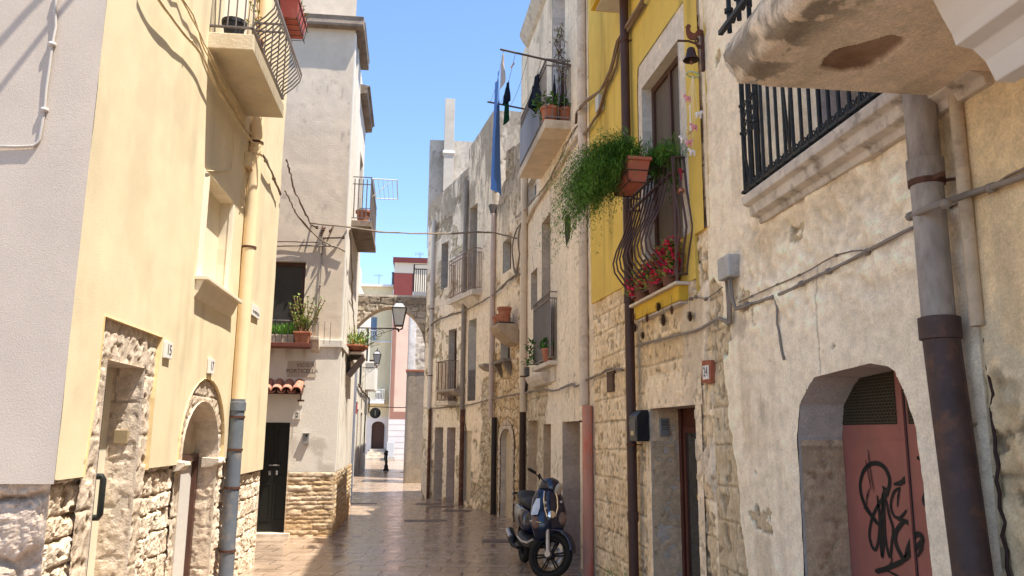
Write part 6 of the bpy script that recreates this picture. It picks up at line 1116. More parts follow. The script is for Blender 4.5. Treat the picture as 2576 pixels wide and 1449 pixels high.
# wrought iron balcony (shallow) on a moulded stone slab
sA, zA6 = W6.at(1938, 566); sB = W6.L+.25; zS = zof(W6, 1880, 545, .15)
zS = zA6+.02; o_, sfar = outof(W6, 1877, 541, zS+.13)
bo6 = .17; mb = MB(); mb.prism([(0, zS), (.05, zS), (.06, zS+.035), (.115, zS+.05), (.125, zS+.11), (.165, zS+.125), (.17, zS+.185), (0, zS+.19)], lambda a, o, b: W6.P(o, a, b), sA-.06, sB); b6 = mb.build('balcony', mat('lichened_moulding', (.62, .54, .45), .9, var=.2, scale=6, bump=.005, bscale=40, dirt=(.20, .155, .12), dscale=7), H6, bevel=.006)
M_WRI = mat('wrought_iron', (.022, .026, .028), .5, var=.3, scale=25, metal=.3, dirt=(.06, .04, .03), dscale=20)
mb = MB(); zb6 = zS+.22; zt6 = zb6+1.0; e6 = .145; mb.bar(W6.P(sA-.08, e6, zb6), W6.P(sB, e6, zb6), .03, .018); st_ = .105; k = 0; s_ = sA-.05; mb.bar(W6.P(sA-.05, 0, zt6), W6.P(sA-.05, e6, zt6), .03, .02); mb.bar(W6.P(sA-.05, e6, zt6), W6.P(sB, e6, zt6), .03, .02)
while s_ < sB:
    mb.tube([W6.P(s_, e6, zb6), W6.P(s_, e6, zt6)], .0115, 8)
    for q in (.0, .42, .62): mb.lathe(W6.P(s_, e6, zb6+q), [(.001, -.016), (.02, -.008), (.02, .008), (.001, .016)], 8) if (k in (0, 2) or q == 0) else None
    for sg in (-1, 1):   # scrolls along the bottom
        c_ = s_+st_*.5+sg*.022; mb.tube([W6.P(c_+sg*(.024-.018*q/12)*math.cos(q*.6), e6, zb6+.035+(.026-.018*q/12)*math.sin(q*.6)) for q in range(13)], .0055, 5)
    if k in (0, 1):
        for zc_ in (.40, .47, .54, .61): c_ = s_+st_*.5; mb.tube([W6.P(c_+(-1)**k*(.03-.022*q/12)*math.cos(q*.6), e6, zb6+zc_+(.03-.022*q/12)*math.sin(q*.6)) for q in range(13)], .006, 5)
        mb.tube([W6.P(s_, e6, zb6+.36), W6.P(s_+st_*.95*(1-k)+(-st_*.0)*k, e6, zb6)], .009, 6)
    if k in (6, 7): mb.tube([W6.P(s_, e6, zb6+.55), W6.P(s_+st_*(.9 if k == 6 else -.9)*.6, e6, zb6)], .009, 6)
    s_ += st_; k += 1
for k in range(3): o_ = .03+.05*k; mb.tube([W6.P(sA-.05, o_, zb6), W6.P(sA-.05, o_, zt6)], .010, 6)
mb.build('railing', M_WRI, b6)
mb = MB(); mb.wbox(W6, jl6[0][0], jl6[1][0], -.26, -.22, jl6[0][1], jl6[2][1]); jd = mb.build('door', mat('white_lilac_frame', (.56, .48, .46), .7, var=.08), H6); mb = MB(); jm = jl6[0][0]+.45*(jl6[1][0]-jl6[0][0]); mb.wbox(W6, jm, jl6[1][0], -.22, -.20, jl6[0][1], jl6[2][1]); mb.build('curtain', mat('crimson_curtain', (.22, .012, .03), .8, var=.2, scale=8, stretch=(6, 6, 1)), jd)
mb = MB(); a, zz0 = W6.at(1832, 705, .05); zz1 = zof(W6, 1832, 648, .05); bx0, bx1 = a-.06, a+.16; mb.wbox(W6, bx0, bx1, .01, .11, zz0, zz1); o = solo(mb.build('junction_box', mat('weathered_grey_box', (.44, .43, .41), .7, var=.2, scale=12, dirt=(.25, .2, .16), dscale=7), bevel=.012), 'grey plastic junction box between the yellow paint and the whitewashed wall', 'junction box'); jb = (bx0, bx1, zz0)
def zz6(x, y): return (1778+.486*x, 168+.486*y)
for i in range(3):
    s_ = jb[0]+.05+.03*i; cable('cable', ['leftmost', 'middle', 'rightmost'][i]+' of three cables dropping from the grey box along the stone wall', [Vector(W6.P(s_, .06, jb[2]))]+[Vector(W6.P(s_, .06, jb[2]-.18)), Vector(W6.P(s_-.04, .05, jb[2]-.33))]+wpath(W5, [(1806+2*i, 800), (1765, 826), (1700, 845), (1650, 857), (1604, 866+2*i)], .05), M_GREYC, n=1, r=.009, seed=51+i, jig=.005)
cable('cable', 'pair of conduits looping out of the bottom of the grey box', [Vector(W6.P(jb[1]-.05, .06, jb[2])), Vector(W6.P(jb[1]-.05, .06, jb[2]-.16)), Vector(W6.P(jb[1]-.02, .05, jb[2]-.24))]+wpath(W6, [zz6(230, 1228)], .05), M_GREYC, n=2, r=.011, spread=.03, seed=55)
cable('cable_bundle', 'clipped grey cables climbing the whitewashed wall from the grey box to the big pipe', wpath(W6, [zz6(*q) for q in ((165, 1242), (270, 1215), (350, 1190), (430, 1155), (560, 1090), (705, 1020), (830, 955), (930, 905), (1030, 855), (1075, 835))], .03), M_GREYC, n=2, r=.009, spread=.012, seed=56, jig=.003, clips=.28)
cable('cable', 'thin twisted wire on pegs above the clipped grey cables', wpath(W6, [zz6(*q) for q in ((170, 1215), (235, 1185), (315, 1150), (420, 1105), (540, 1050), (670, 975), (820, 950))], .035), M_CABLE, n=2, r=.004, spread=.006, seed=57, jig=.003, clips=.3)
cable('cable', 'loose grey cable end dangling down the whitewashed wall', wpath(W6, [zz6(350, 1190), zz6(360, 1250), zz6(364, 1330), (1958, 830), (1964, 880), (1972, 905)], .03), M_GREYC, n=1, r=.007, seed=58)
cable('string_lights', 'thin wire with small bulbs running under the yellow balcony', wpath(W5, [(1640, 792), (1680, 775), (1710, 760), (1750, 748), (1776, 753), (1800, 735), (1817, 722)], .04), M_CABLE, n=1, r=.004, seed=59, clips=.18)
# ---------------------------------------------------------------- right edge: big pipe, ochre house, upper balcony
gp_o = .11; gs = W6.at(2336, 517, gp_o)[0]; gz = zof(W6, 2348, 812, gp_o)
downpipe('drainpipe', 'large stained grey rain pipe in front of the whitewashed wall on the right', W6, gs, gz-.06, 3.6, .068, gp_o, mat('stained_grey_pipe', (.34, .30, .27), .75, var=.4, scale=9, dirt=(.17, .13, .11), dscale=7, bump=.003, bscale=40, stretch=(1, 1, .4)), joints=(2.86,), brk=(2.80,))
downpipe('drainpipe', 'large dark brown lower rain pipe beside the arched red door', W6, gs, -.02, gz, .074, gp_o, mat('dark_brown_pipe', (.062, .038, .036), .55, var=.35, scale=7, dirt=(.14, .065, .04), dscale=9, bump=.001, bscale=30), joints=(gz-.03, 1.05), s_end=W6.at(2447, 1449, gp_o)[0], z_end=W6.at(2447, 1449, gp_o)[1])
downpipe('drainpipe', 'thin cream pipe in the corner behind the large grey rain pipe', W6, W6.L+.05, 2.15, 3.5, .028, .04, mat('dull_cream_pipe', (.50, .40, .29), .8, var=.25, scale=6, dirt=(.25, .2, .15), dscale=5))
mb = strands([Vector(W7.P(.05+.014*rnd.uniform(-1, 1), .012, 2.2-.055*k)) for k in range(41)], r=.007, n=2, spread=.012, jig=.006, step=.03, seed=61); solo(mb.build('sealant_strip', mat('dark_rust_sealant', (.035, .015, .012), .7, var=.4, scale=20), smooth='all'), 'ragged dark strip of old sealant between the big pipe and ochre wall', 'sealant')
cable('cable', 'grey conduit crossing in front of the big pipe and up the ochre wall', [Vector(W6.P(gs-.12, .05, zof(W6, *zz6(1045, 790), .05))), Vector(W6.P(gs-.07, .15, zof(W6, *zz6(1075, 768), .15)))]+wpath(W6, [zz6(1150, 732), zz6(1235, 706)], .195)+wpath(W7, [zz6(1350, 668), zz6(1470, 628), zz6(1590, 585), zz6(1700, 545), zz6(1900, 470)], .05), M_GREYC, n=2, r=.012, spread=.012, seed=62, jig=.002, clips=.25)
cable('cable', 'thin cable following the grey conduit up the ochre wall', wpath(W7, [zz6(1260, 735), zz6(1330, 690), zz6(1450, 640), zz6(1560, 565), zz6(1700, 500)], .03), M_CABLE, n=1, r=.006, seed=63)
def grid_obj(name, V, Cc, parent, m_):
    nv, nu = V.shape[:2]; f = np.arange(nu*nv).reshape(nv, nu); F = np.stack([f[:-1, :-1], f[:-1, 1:], f[1:, 1:], f[1:, :-1]], -1).reshape(-1, 4); base = Vector((0, 0, 0)); q = parent
    while q is not None: base += q.location; q = q.parent
    me = bpy.data.meshes.new(name); me.from_pydata((V.reshape(-1, 3)-np.array(base)).tolist(), [], F.tolist())
    for p_ in me.polygons: p_.use_smooth = True
    at = me.color_attributes.new('Col', 'FLOAT_COLOR', 'POINT'); at.data.foreach_set('color', np.concatenate([np.clip(Cc.reshape(-1, 3), 0, 1), np.ones((nu*nv, 1))], 1).astype(np.float32).ravel()); me.materials.append(m_); o = bpy.data.objects.new(name, me); COL.objects.link(o); o.parent = parent; return o
zU = 3.17; prof_ = np.array([(0., zU)]+[(.985*k/90, zU) for k in range(1, 91)]+[(1.0, zU+.005), (1.02, zU+.02), (1.04, zU+.05), (1.055, zU+.09), (1.05, zU+.13), (1.04, zU+.17), (1.02, zU+.2), (.98, zU+.21), (0., zU+.21)])
su = np.concatenate([np.linspace(.0, 1.7, 250), np.linspace(1.71, 4.2, 90)]); O_, S_ = np.meshgrid(prof_[:, 0], su); Z_ = np.broadcast_to(prof_[:, 1], O_.shape).copy()
n1 = fbm(S_*7, O_*7+Z_*9, 401, 5)-.5; n2 = fbm(S_*2.5, O_*2.5, 402, 4)-.5; ed = sst(.80, .95, O_); rough_ = .010*n1+ed*.06*(fbm(S_*5, Z_*14+O_*6, 403, 4)-.5)
pt = np.zeros(O_.shape); pc_ = [on_z(*q, zU) for q in ((2085, 150), (2110, 130), (2180, 105), (2240, 85), (2290, 95), (2260, 125), (2235, 150), (2180, 175), (2120, 180), (2075, 170))]; poly = [(float((q[:2]-W7.A)@W7.t), float((q[:2]-W7.A)@W7.n)) for q in pc_]
d_, _, _ = near_edge(S_, O_, poly); ins = inside(S_, O_, poly); sd = np.where(ins, -d_, d_)+.05*n2+.05*n1; pt = sst(.004, -.004, sd)
Zd = Z_-rough_*.6+.02*pt+.012*pt*n1; Od = O_+ed*rough_; cu_ = C3((.82, .67, .50), S_)*(1+.2*n2+.1*n1)[..., None]; cu_ = lerp3(cu_, lerp3(C3((.26, .15, .09), S_), C3((.42, .28, .19), S_), np.clip(.5+n1*1.6, 0, 1)), pt)
lc_ = sst(.72, .92, O_+.2*n2)*sst(.44, .50, fbm(S_*7, Z_*16+O_*9, 404, 6, .62)); cu_ = lerp3(cu_, C3((.10, .085, .065), S_), .66*lc_); cu_ = lerp3(cu_, C3((.45, .36, .24), S_), .5*sst(.55, .75, fbm(S_*1.8, O_*4, 405, 4))*(1-pt))
Vg = np.stack([W7.A[0]+W7.t[0]*S_+W7.n[0]*Od, W7.A[1]+W7.t[1]*S_+W7.n[1]*Od, Zd], -1); ub7 = grid_obj('balcony', Vg, cu_, H7, WALLMAT)
mb = MB(); mb.prism([(float(a), float(b)) for a, b in [(0, zU+.205), (0, zU+.004), (.985, zU+.004), (1.045, zU+.08), (1.04, zU+.17), (.98, zU+.205)]], lambda a, o, b: W7.P(o, a, b), .004, .03); mb.build('balcony_end', M_CONC, ub7)
mb = MB(); mb.bar(W7.P(.0, 1.06, zU+.23), W7.P(4, 1.06, zU+.23), .02, .02); s_ = .03; k = 0
while s_ < 3.2:
    mb.tube([W7.P(s_, 1.03, zU+.22), W7.P(s_, 1.03, zU+1.2)], .011, 8); mb.lathe(W7.P(s_, 1.03, zU+.32), [(.001, -.016), (.02, -.008), (.02, .008), (.001, .016)], 8)
    mb.tube([W7.P(s_+.05+(.03-.02*q/12)*math.cos(q*.6), 1.03, zU+.26+(.03-.02*q/12)*math.sin(q*.6)) for q in range(13)], .006, 5); s_ += .105
for k in range(8): mb.tube([W7.P(.03, .1+.12*k, zU+.22), W7.P(.03, .1+.12*k, zU+1.2)], .011, 8)
mb.build('railing', M_WRI, ub7)
# moulded console carrying the upper balcony
cS = 3.05-2.28; mb = MB(); CP = [(0, 2.42)]+[(.03+.02*math.sin(u*3), 2.42+.04*u) for u in (0.5, 1.)]+[(.06+.20*(1-math.cos(u*math.pi/2)), 2.50+.36*math.sin(u*math.pi/2)) for u in [k/8 for k in range(9)]]+[(.34, 2.90), (.36, 2.86), (.43, 2.86), (.46, 2.93), (.50, 2.97), (.56, 2.98), (.57, 3.02), (.60, 3.08), (.64, zU+.005), (0, zU+.005)]
mb.prism(CP, lambda a, o, b: W7.P(o, a, b), cS, cS+.30); mb.build('console', mat('white_console', (.76, .70, .64), .85, var=.06, scale=4, bump=.003, bscale=20), H7, bevel=.012)

# upper balcony of the yellow painted house, seen from below
us, uz = W5.at(1569, 39); uo, _ = outof(W5, 1486, 31, uz)
mb = MB(); mb.wbox(W5, us, us+2.2, 0, uo, uz+.02, uz+.16); ubal = mb.build('upper_balcony', M_YEL, H5, bevel=.006); mb = MB(); mb.wbox(W5, us+.05, us+2.2, 0, uo-.05, uz, uz+.019); mb.build('soffit', MATS['grey_white_soffit'], ubal)
mb = MB(); rail_bars(mb, W5, us+.03, us+2.2, uo-.03, uz+.2, uz+1.1, 16, .009); mb.bar(W5.P(us, uo-.03, uz+.2), W5.P(us+2.2, uo-.03, uz+.2), .03, .016)
for k in range(4): mb.tube([W5.P(us+.03, .05+.08*k, uz+.16), W5.P(us+.03, .05+.08*k, uz+1.1)], .009, 6)
mb.build('railing', M_BRAIL, ubal)
# ================================================================== rain pipes of the right row
def zz_of(w, x, y): return w.at(x, y, .08)[1]
def vpipe(lbl, w, x, ytop, ybot, r, m_, ref=None, ground=False, **k):
    s_ = w.at(x, ref if ref else (ytop+ybot)/2, .08)[0]; z1 = zz_of(w, x, ytop); z0 = .01 if ground else zz_of(w, x, ybot); return downpipe('drainpipe', lbl, w, s_, z0, z1, r, .08, m_, **k)
vpipe('white rain pipe at the far corner of the white end house', W1, 1083, 560, 1029, .05, mat('white_pipe', (.60, .55, .50), .6, var=.1, scale=5), ref=880, brk=(5, 3.2))
vpipe('rusted stump of rain pipe at the foot of the far corner', W1, 1079, 1029, 1250, .042, M_RUSTP, ref=1150, ground=True)
vpipe('grey rain pipe between the white end house and the peeling house', W2, 1167, 459, 1030, .055, M_GREYP, ref=760)
vpipe('rusty lower rain pipe left of the walled-up flat doorway', W2, 1161, 1030, 1260, .055, M_RUSTP, ref=1150, ground=True)
mb = MB(); s_ = W3.at(1241, 700, .08)[0]
vpipe('pinkish rain pipe down the joint of the peeling and ruined houses', W3, 1238, 541, 1050, .055, M_PINKP, ref=800, joints=(3.5,))
vpipe('black lower rain pipe left of the arched walled-up door', W3, 1242, 1050, 1288, .06, mat('tarred_pipe', (.03, .022, .02), .55, var=.3, scale=6), ref=1170, ground=True)
mb = MB(); a = W3.at(1238, 530, .1); mb.prism([(.0, a[1]-.12), (.10, a[1]-.10), (.17, a[1]+.14), (0, a[1]+.14)], lambda q, o, b: W3.P(o, q, b), a[0]-.09, a[0]+.09); solo(mb.build('hopper', mat('dark_hopper', (.09, .07, .06), .7, var=.2), bevel=.006), 'dark square hopper head on top of the pinkish rain pipe', 'hopper')
vpipe('tan rain pipe at the left end of the cream house', W4, 1318, 441, 1036, .06, M_TANP, ref=760, joints=(4.4,), brk=(2.75,))
vpipe('dark brown lower rain pipe behind the scooter seat', W4, 1314, 1036, 1320, .06, mat('deep_brown_pipe', (.05, .025, .016), .55, var=.3, scale=6), ref=1180, ground=True)
vpipe('tall pale rain pipe between the cream house and the yellow painted house', W4, 1466, -60, 1020, .06, M_PALEP, ref=560, joints=(zz_of(W4, 1472, 858), 6.2), brk=(zz_of(W4, 1472, 1060),))
vpipe('rust red lower rain pipe with peeling paint right of the scooter', W4, 1479, 1020, 1449, .067, M_RUSTR, ref=1240, ground=True)
s_ = W5.at(1585, 760, .09)[0]; downpipe('drainpipe', 'dark brown rain pipe running the whole height of the yellow painted house', W5, s_, .0, 9, .05, .10, M_BROWNPIPE, joints=(3.1, .9), brk=(1.6, 6.0))
# ================================================================== cables of the right row
cable('cable_bundle', 'sagging cables along the first floors of the far right houses', wpath(W1, [(1076, 830), (1100, 806), (1136, 792), (1160, 785)], .09)+wpath(W2, [(1190, 770), (1223, 752)], .09)+wpath(W3, [(1250, 735), (1274, 711), (1306, 687)], .09), M_CABLE, n=4, r=.013, spread=.04, seed=71, jig=.012)
cable('cable', 'long low cable along the right row below the first floor windows', wpath(W1, [(1072, 1027), (1110, 1026), (1160, 1022)], .07)+wpath(W2, [(1195, 1015), (1228, 1006)], .07)+wpath(W3, [(1265, 999), (1299, 991)], .07)+wpath(W4, [(1340, 985), (1366, 981), (1395, 984), (1411, 978), (1437, 966), (1450, 972), (1462, 962)], .07)+wpath(W5, [(1494, 947), (1515, 940), (1534, 930), (1566, 932)], .06), M_CABLE, n=3, r=.010, spread=.018, seed=72, jig=.007)
cable('conduit', 'thick mortared conduit slanting down under the upper balcony of the cream house', wpath(W4, [(1452, 345), (1416, 400), (1384, 455), (1352, 508), (1329, 550), (1313, 575)], .06), mat('mortared_conduit', (.55, .45, .34), .9, var=.2, scale=8), n=2, r=.028, spread=.03, seed=73, jig=.006)
cable('cable', 'thin cables beside the mortared conduit of the cream house', wpath(W4, [(1460, 300), (1425, 365), (1395, 425), (1370, 470), (1345, 500), (1318, 530), (1295, 548)], .1), M_CABLE, n=2, r=.008, spread=.03, seed=74, jig=.01)
cable('cable_bundle', 'looped cables hanging beside the small top window of the ruined house', wpath(W3, [(1312, 560), (1296, 585), (1288, 620), (1291, 660), (1300, 690), (1306, 640), (1303, 600), (1310, 570)], .08), M_CABLE, n=2, r=.014, spread=.02, seed=75, jig=.008)
cable('cable_bundle', 'thick brown cables descending across the yellow wall to the pale pipe', wpath(W5, [(1625, -20), (1605, 20), (1580, 60), (1556, 100), (1545, 150), (1530, 195), (1512, 222), (1495, 240)], .1)+wpath(W4, [(1468, 262), (1450, 285), (1447, 310)], .12), mat('brown_cable', (.22, .15, .10), .7, var=.2), n=4, r=.013, spread=.035, seed=76, jig=.008)
cable('cable_bundle', 'second bundle of cables from the white box along the yellow wall', wpath(W5, [(1620, 10), (1590, 60), (1560, 110), (1548, 170), (1535, 200), (1520, 235), (1512, 270), (1495, 300), (1480, 325)], .07)+wpath(W4, [(1452, 352)], .08), mat('brown_cable', (.22, .15, .10), .7, var=.2), n=3, r=.012, spread=.03, seed=77, jig=.008)
mb = MB(); a = W5.at(1512, 262, .05); z1_ = W5.at(1512, 242, .05)[1]; z0_ = W5.at(1512, 280, .05)[1]; mb.wbox(W5, a[0]-.07, a[0]+.08, .03, .11, z0_, z1_); solo(mb.build('junction_box', mat('white_grey_box', (.55, .54, .5), .6, var=.1), bevel=.008), 'pale junction box on the yellow wall left of the brown pipe', 'junction box')
mb = MB(); a = W4.at(1326, 935, .05); mb.wbox(W4, a[0]-.07, a[0]+.07, .0, .1, W4.at(1326, 946, .05)[1], W4.at(1326, 924, .05)[1]); solo(mb.build('junction_box', mat('dark_grey_box', (.10, .09, .085), .6), bevel=.006), 'dark grey meter box below the stone console', 'junction box')
cable('cable', 'cables hanging below the dark grey meter box', wpath(W4, [(1326, 946), (1324, 965), (1322, 985)], .06), M_DARKC, n=3, r=.012, spread=.04, seed=78)
# ================================================================== cream house upper balcony: plants, poles and washing
fz_ = ub[2]
for i, (q, lb_, m_) in enumerate(((.50, 'orange terracotta pot at the outer corner of the upper right balcony', M_TERRA), (.14, 'brown pot beside the wall on the upper right balcony', mat('brown_clay', (.22, .11, .08), .7, var=.2)))):
    t = thing('potted_plant', lb_, 'plant', W4.P(ub[1]-.16, ub[3]*q, fz_)); round_pot(t, W4.P(ub[1]-.17, ub[3]*q+.1*(1-i), fz_), .14 if i == 0 else .12, .24); lf = MB()
    for k in range(230 if i == 0 else 90): leaf(lf, Vector(W4.P(ub[1]-.2, ub[3]*q+.1*(1-i), fz_+.27))+Vector((rnd.gauss(0, .11), rnd.gauss(0, .14), rnd.gauss(.03, .07))), rdir(-.5, .8), .08, .05)
    lf.build('foliage', M_LEAF[1], t, fix=False)
for i, (q, h_, lb_) in enumerate(((.48, .72, 'folded dark sunshade standing on the upper right balcony'), (.16, .95, 'second folded dark sunshade leaning by the wall on the upper right balcony'))):
    t = thing('folded_parasol', lb_, 'parasol', W4.P(ub[1]-.35, ub[3]*q, fz_)); mb = MB(); n_ = 12; c0 = Vector(W4.P(ub[1]-.35, ub[3]*q, fz_)); mb.lathe(c0+Vector((0, 0, .1)), [(.10, 0), (.085, .15), (.05, .4), (.028, h_*.85), (.01, h_)], 10, sx=.7, sy=1.0); mb.build('cloth', mat('dark_cloth', (.022, .02, .022), .9), t, smooth=True); mb = MB(); mb.tube([c0, c0+Vector((0, 0, h_+.15))], .012, 6); mb.build('pole', M_GREYIRON, t)
t = thing('climbing_plant', 'thin climber with pale blossom against the door of the upper right balcony', 'plant', W4.P(ub[1]-.12, .1, fz_)); st = MB(); lf = MB(); fl = MB()
for k in range(6):
    b0 = Vector(W4.P(ub[1]-.12+rnd.uniform(-.05, .05), .12+rnd.uniform(-.05, .08), fz_+.2)); pts = [b0+Vector((rnd.uniform(-.02, .02)*q*.6, rnd.uniform(-.03, .03)*q*.6, .16*q)) for q in range(9)]; st.tube(pts, .006, 5)
    for q in pts[3:]:
        for e_ in range(5): leaf(lf, q+rdir()*.05, rdir(), .06, .02)
        for e_ in range(4): leaf(fl, q+rdir()*.06, rdir(), .03, .025)
st.build('stem', M_WOOD, t); lf.build('foliage', mat('dull_leaf', (.14, .16, .07), .7, var=.3, scale=12), t, fix=False); fl.build('blossom', mat('pale_blossom', (.58, .50, .40), .8), t, fix=False)
# poles
Yn = float(W4.P(ub[1], ub[3], 0)[1]); Yf = float(W4.P(ub[0], ub[3], 0)[1]); z_p = float(on_y(1361, 147, Yn)[2])
pa, pb = P3(on_y(1372, 150, Yn)), P3(on_y(1258, 124, Yn)); pc_, pd_ = P3(on_y(1318, 274, Yf)), P3(on_y(1226, 256, Yf))
M_POLE = mat('weathered_pole', (.10, .075, .06), .8, var=.3, scale=15)
mb = MB(); mb.tube([pa+(pa-pb)*1.2, pa, pb], .016, 7); solo(mb.build('washing_pole', M_POLE), 'near wooden washing pole sticking out from the upper right balcony', 'pole', 'washing poles of the upper balcony'); mb = MB(); mb.tube([pc_+(pc_-pd_)*.4, pc_, pd_], .016, 7); solo(mb.build('washing_pole', M_POLE), 'far wooden washing pole beyond the blue sheet', 'pole', 'washing poles of the upper balcony')
lines = []
for f_ in (.08, .34, .62, .92):
    a, b = pb.lerp(pa, f_), pd_.lerp(pc_, f_); lines.append((a, b))
for i, (a, b) in enumerate(lines):
    mb = MB(); mb.tube([a.lerp(b, q/8)-Vector((0, 0, .10*4*(q/8)*(1-q/8))) for q in range(9)], .0035, 5); solo(mb.build('clothes_line', M_GREYC, smooth='all'), ['outermost', 'second', 'third', 'innermost'][i]+' washing line strung from pole to pole', 'clothes line', 'washing lines')
def on_line(i, t): a, b = lines[i]; return a.lerp(b, t)-Vector((0, 0, .10*4*t*(1-t)))
def cloth(label, name, cat, i, t0, t1, L, m_, seed, amp=.05, taper=1., gather=1., hem=.05):
    nu, nv = 28, 40; V = np.zeros((nv, nu, 3)); rg = np.random.RandomState(seed); ph = rg.uniform(0, 6, 4)
    for a in range(nv):
        v = a/(nv-1)
        for b in range(nu):
            u = b/(nu-1); w_ = (1-(1-gather)*v); tt = (t0+t1)/2+(u-.5)*(t1-t0)*w_; p_ = on_line(i, tt)
            x = amp*(.3+.7*v)*(math.sin(u*9+ph[0]+v*1.2)+.5*math.sin(u*17+ph[1]+v*2)); z_ = -L*v*(1-(1-taper)*abs(u-.4)*1.6)-hem*math.sin(u*7+ph[2])*v; V[a, b] = (p_.x+x, p_.y+.02*math.sin(v*8+ph[3]), p_.z+z_+.012)
    o = grid_obj(name, V, np.ones((nv, nu, 3)), None, m_); return solo(o, label, cat)
def grp(o): return o
cloth('long pale blue sheet hanging on the washing line against the sky', 'hanging_sheet', 'sheet', 0, .28, .54, 2.05, mat('blue_cotton', (.09, .21, .52), .85, var=.08, scale=3), 3, amp=.06, taper=.75)
cloth('grey white shirt hanging above the blue sheet near the pole end', 'hanging_shirt', 'shirt', 0, .02, .16, .55, mat('grey_white_cotton', (.42, .39, .38), .9, var=.1, scale=5), 4, amp=.03, taper=.4)
cloth('black top pegged on the second washing line', 'hanging_shirt', 'clothing', 1, .40, .56, .38, mat('black_cotton', (.012, .013, .02), .9, var=.2, scale=5), 5, amp=.04, taper=.6)
cloth('dark green trousers hanging below the black top', 'hanging_trousers', 'clothing', 1, .46, .60, .62, mat('green_cotton', (.012, .10, .035), .9, var=.2, scale=5), 6, amp=.035, taper=.8)
cloth('black jacket hanging on the inner washing line beside the balcony', 'hanging_jacket', 'clothing', 3, .16, .42, .62, mat('black_cotton', (.012, .013, .02), .9), 7, amp=.05, taper=.55)
a = lines[1][0].lerp(lines[1][1], .16)-Vector((0, 0, .05)); mb = MB(); mb.bar(a+Vector((.02, 0, .05)), a+Vector((-.02, 0, -.04)), .014); mb.bar(a+Vector((.03, 0, .03)), a+Vector((-.03, 0, -.03)), .012); solo(mb.build('clothes_peg', mat('peg_wood', (.50, .32, .22), .8)), 'bare wooden peg left on a washing line', 'peg')
# roofs beyond the right row
CB = thing('roof_block', 'grey white rendered roof block behind the white end house', 'building', (.5, 23, 8)); p0, p1 = on_y(1083, 352, 22.2), on_y(1181, 362, 22.2); Wc = Wall((p0[0], 22.2), (p1[0]+.4, 22.2)); zc_ = float(p0[2])
def fldC(S, Z): return oldwall(S, Z, (.52, .47, .41), cover=.5+0*S, seed=241, stain=.6*sst(8.6, 10, Z), soil=0)
wall_mesh('wall', Wc, 0, Wc.L, 7.5, zc_, .05, fldC, [], CB); Wc2 = Wall((p0[0], 25), (p0[0], 22.2)); wall_mesh('wall', Wc2, 0, Wc2.L, 7.5, zc_, .1, fldC, [], CB); mb = MB(); mb.box(p0[0], p1[0]+.4, 22.25, 25, zc_-.2, zc_-.02); mb.build('roof', M_CONC, CB)
t = thing('chimney', 'tall slim white chimney with two bands rising from the roof block', 'chimney', (float(on_y(1129, 470, 22)[0]), 21.95, 8)); x0_, x1_ = float(on_y(1116, 400, 22)[0]), float(on_y(1141, 400, 22)[0]); zt_c = float(on_y(1129, 253, 22)[2]); mb = MB(); mb.box(x0_, x1_, 21.85, 22.12, 8., zt_c); mb.build('shaft', mat('white_chimney', (.50, .45, .39), .9, var=.15, scale=5, dirt=(.45, .4, .35), dscale=3), t, bevel=.008); mb = MB(); zz = float(on_y(1129, 390, 22)[2]); mb.box(x0_-.03, x1_+.03, 21.82, 22.15, zz, zz+.08); mb.build('band', M_WHITE, t); mb = MB(); zz = float(on_y(1129, 487, 22)[2]); mb.box(x0_-.012, x1_+.012, 21.838, 22.132, zz, zz+.025); mb.build('strap', M_RUST, t)
# side wall of the peeling house above the ruin, broken wall end of the cream house
q = thing('ruined_gable', 'bare stained gable wall standing above the ruined house', 'wall', (2.2, 17.95, 6)); Wg = Wall((1.50, 17.98), (4.2, 17.98))
def fldGab(S, Z): return oldwall(S, Z, (.60, .53, .44), cover=.12+.2*sst(8.0, 8.5, Z), seed=251, stain=sst(7.4, 9.3, Z)*.9, kind='rubble', rh=(.1, .2), bw=(.1, .3), soil=0)
wall_mesh('gable', Wg, 0, Wg.L, 6.0, 9.4, .03, fldGab, [], q, top=lambda S: 9.32-.02*S+.05*fbm(S*5, S*0, 8)); mb = MB(); mb.wbox(Wg, .02, Wg.L, -.25, -.02, 6, 9.25); mb.build('core', M_CONC, q)
mb = MB(); a = W4.at(1350, 40); mb.prism([(0, 9.35), (.08, 9.4), (.16, 9.52), (.2, 9.6), (.2, 9.68), (0, 9.68)], lambda a_, o, b: W4.P(o, a_, b), .9, 3.2); mb.build('cornice', M_CONC, H4, bevel=.01)
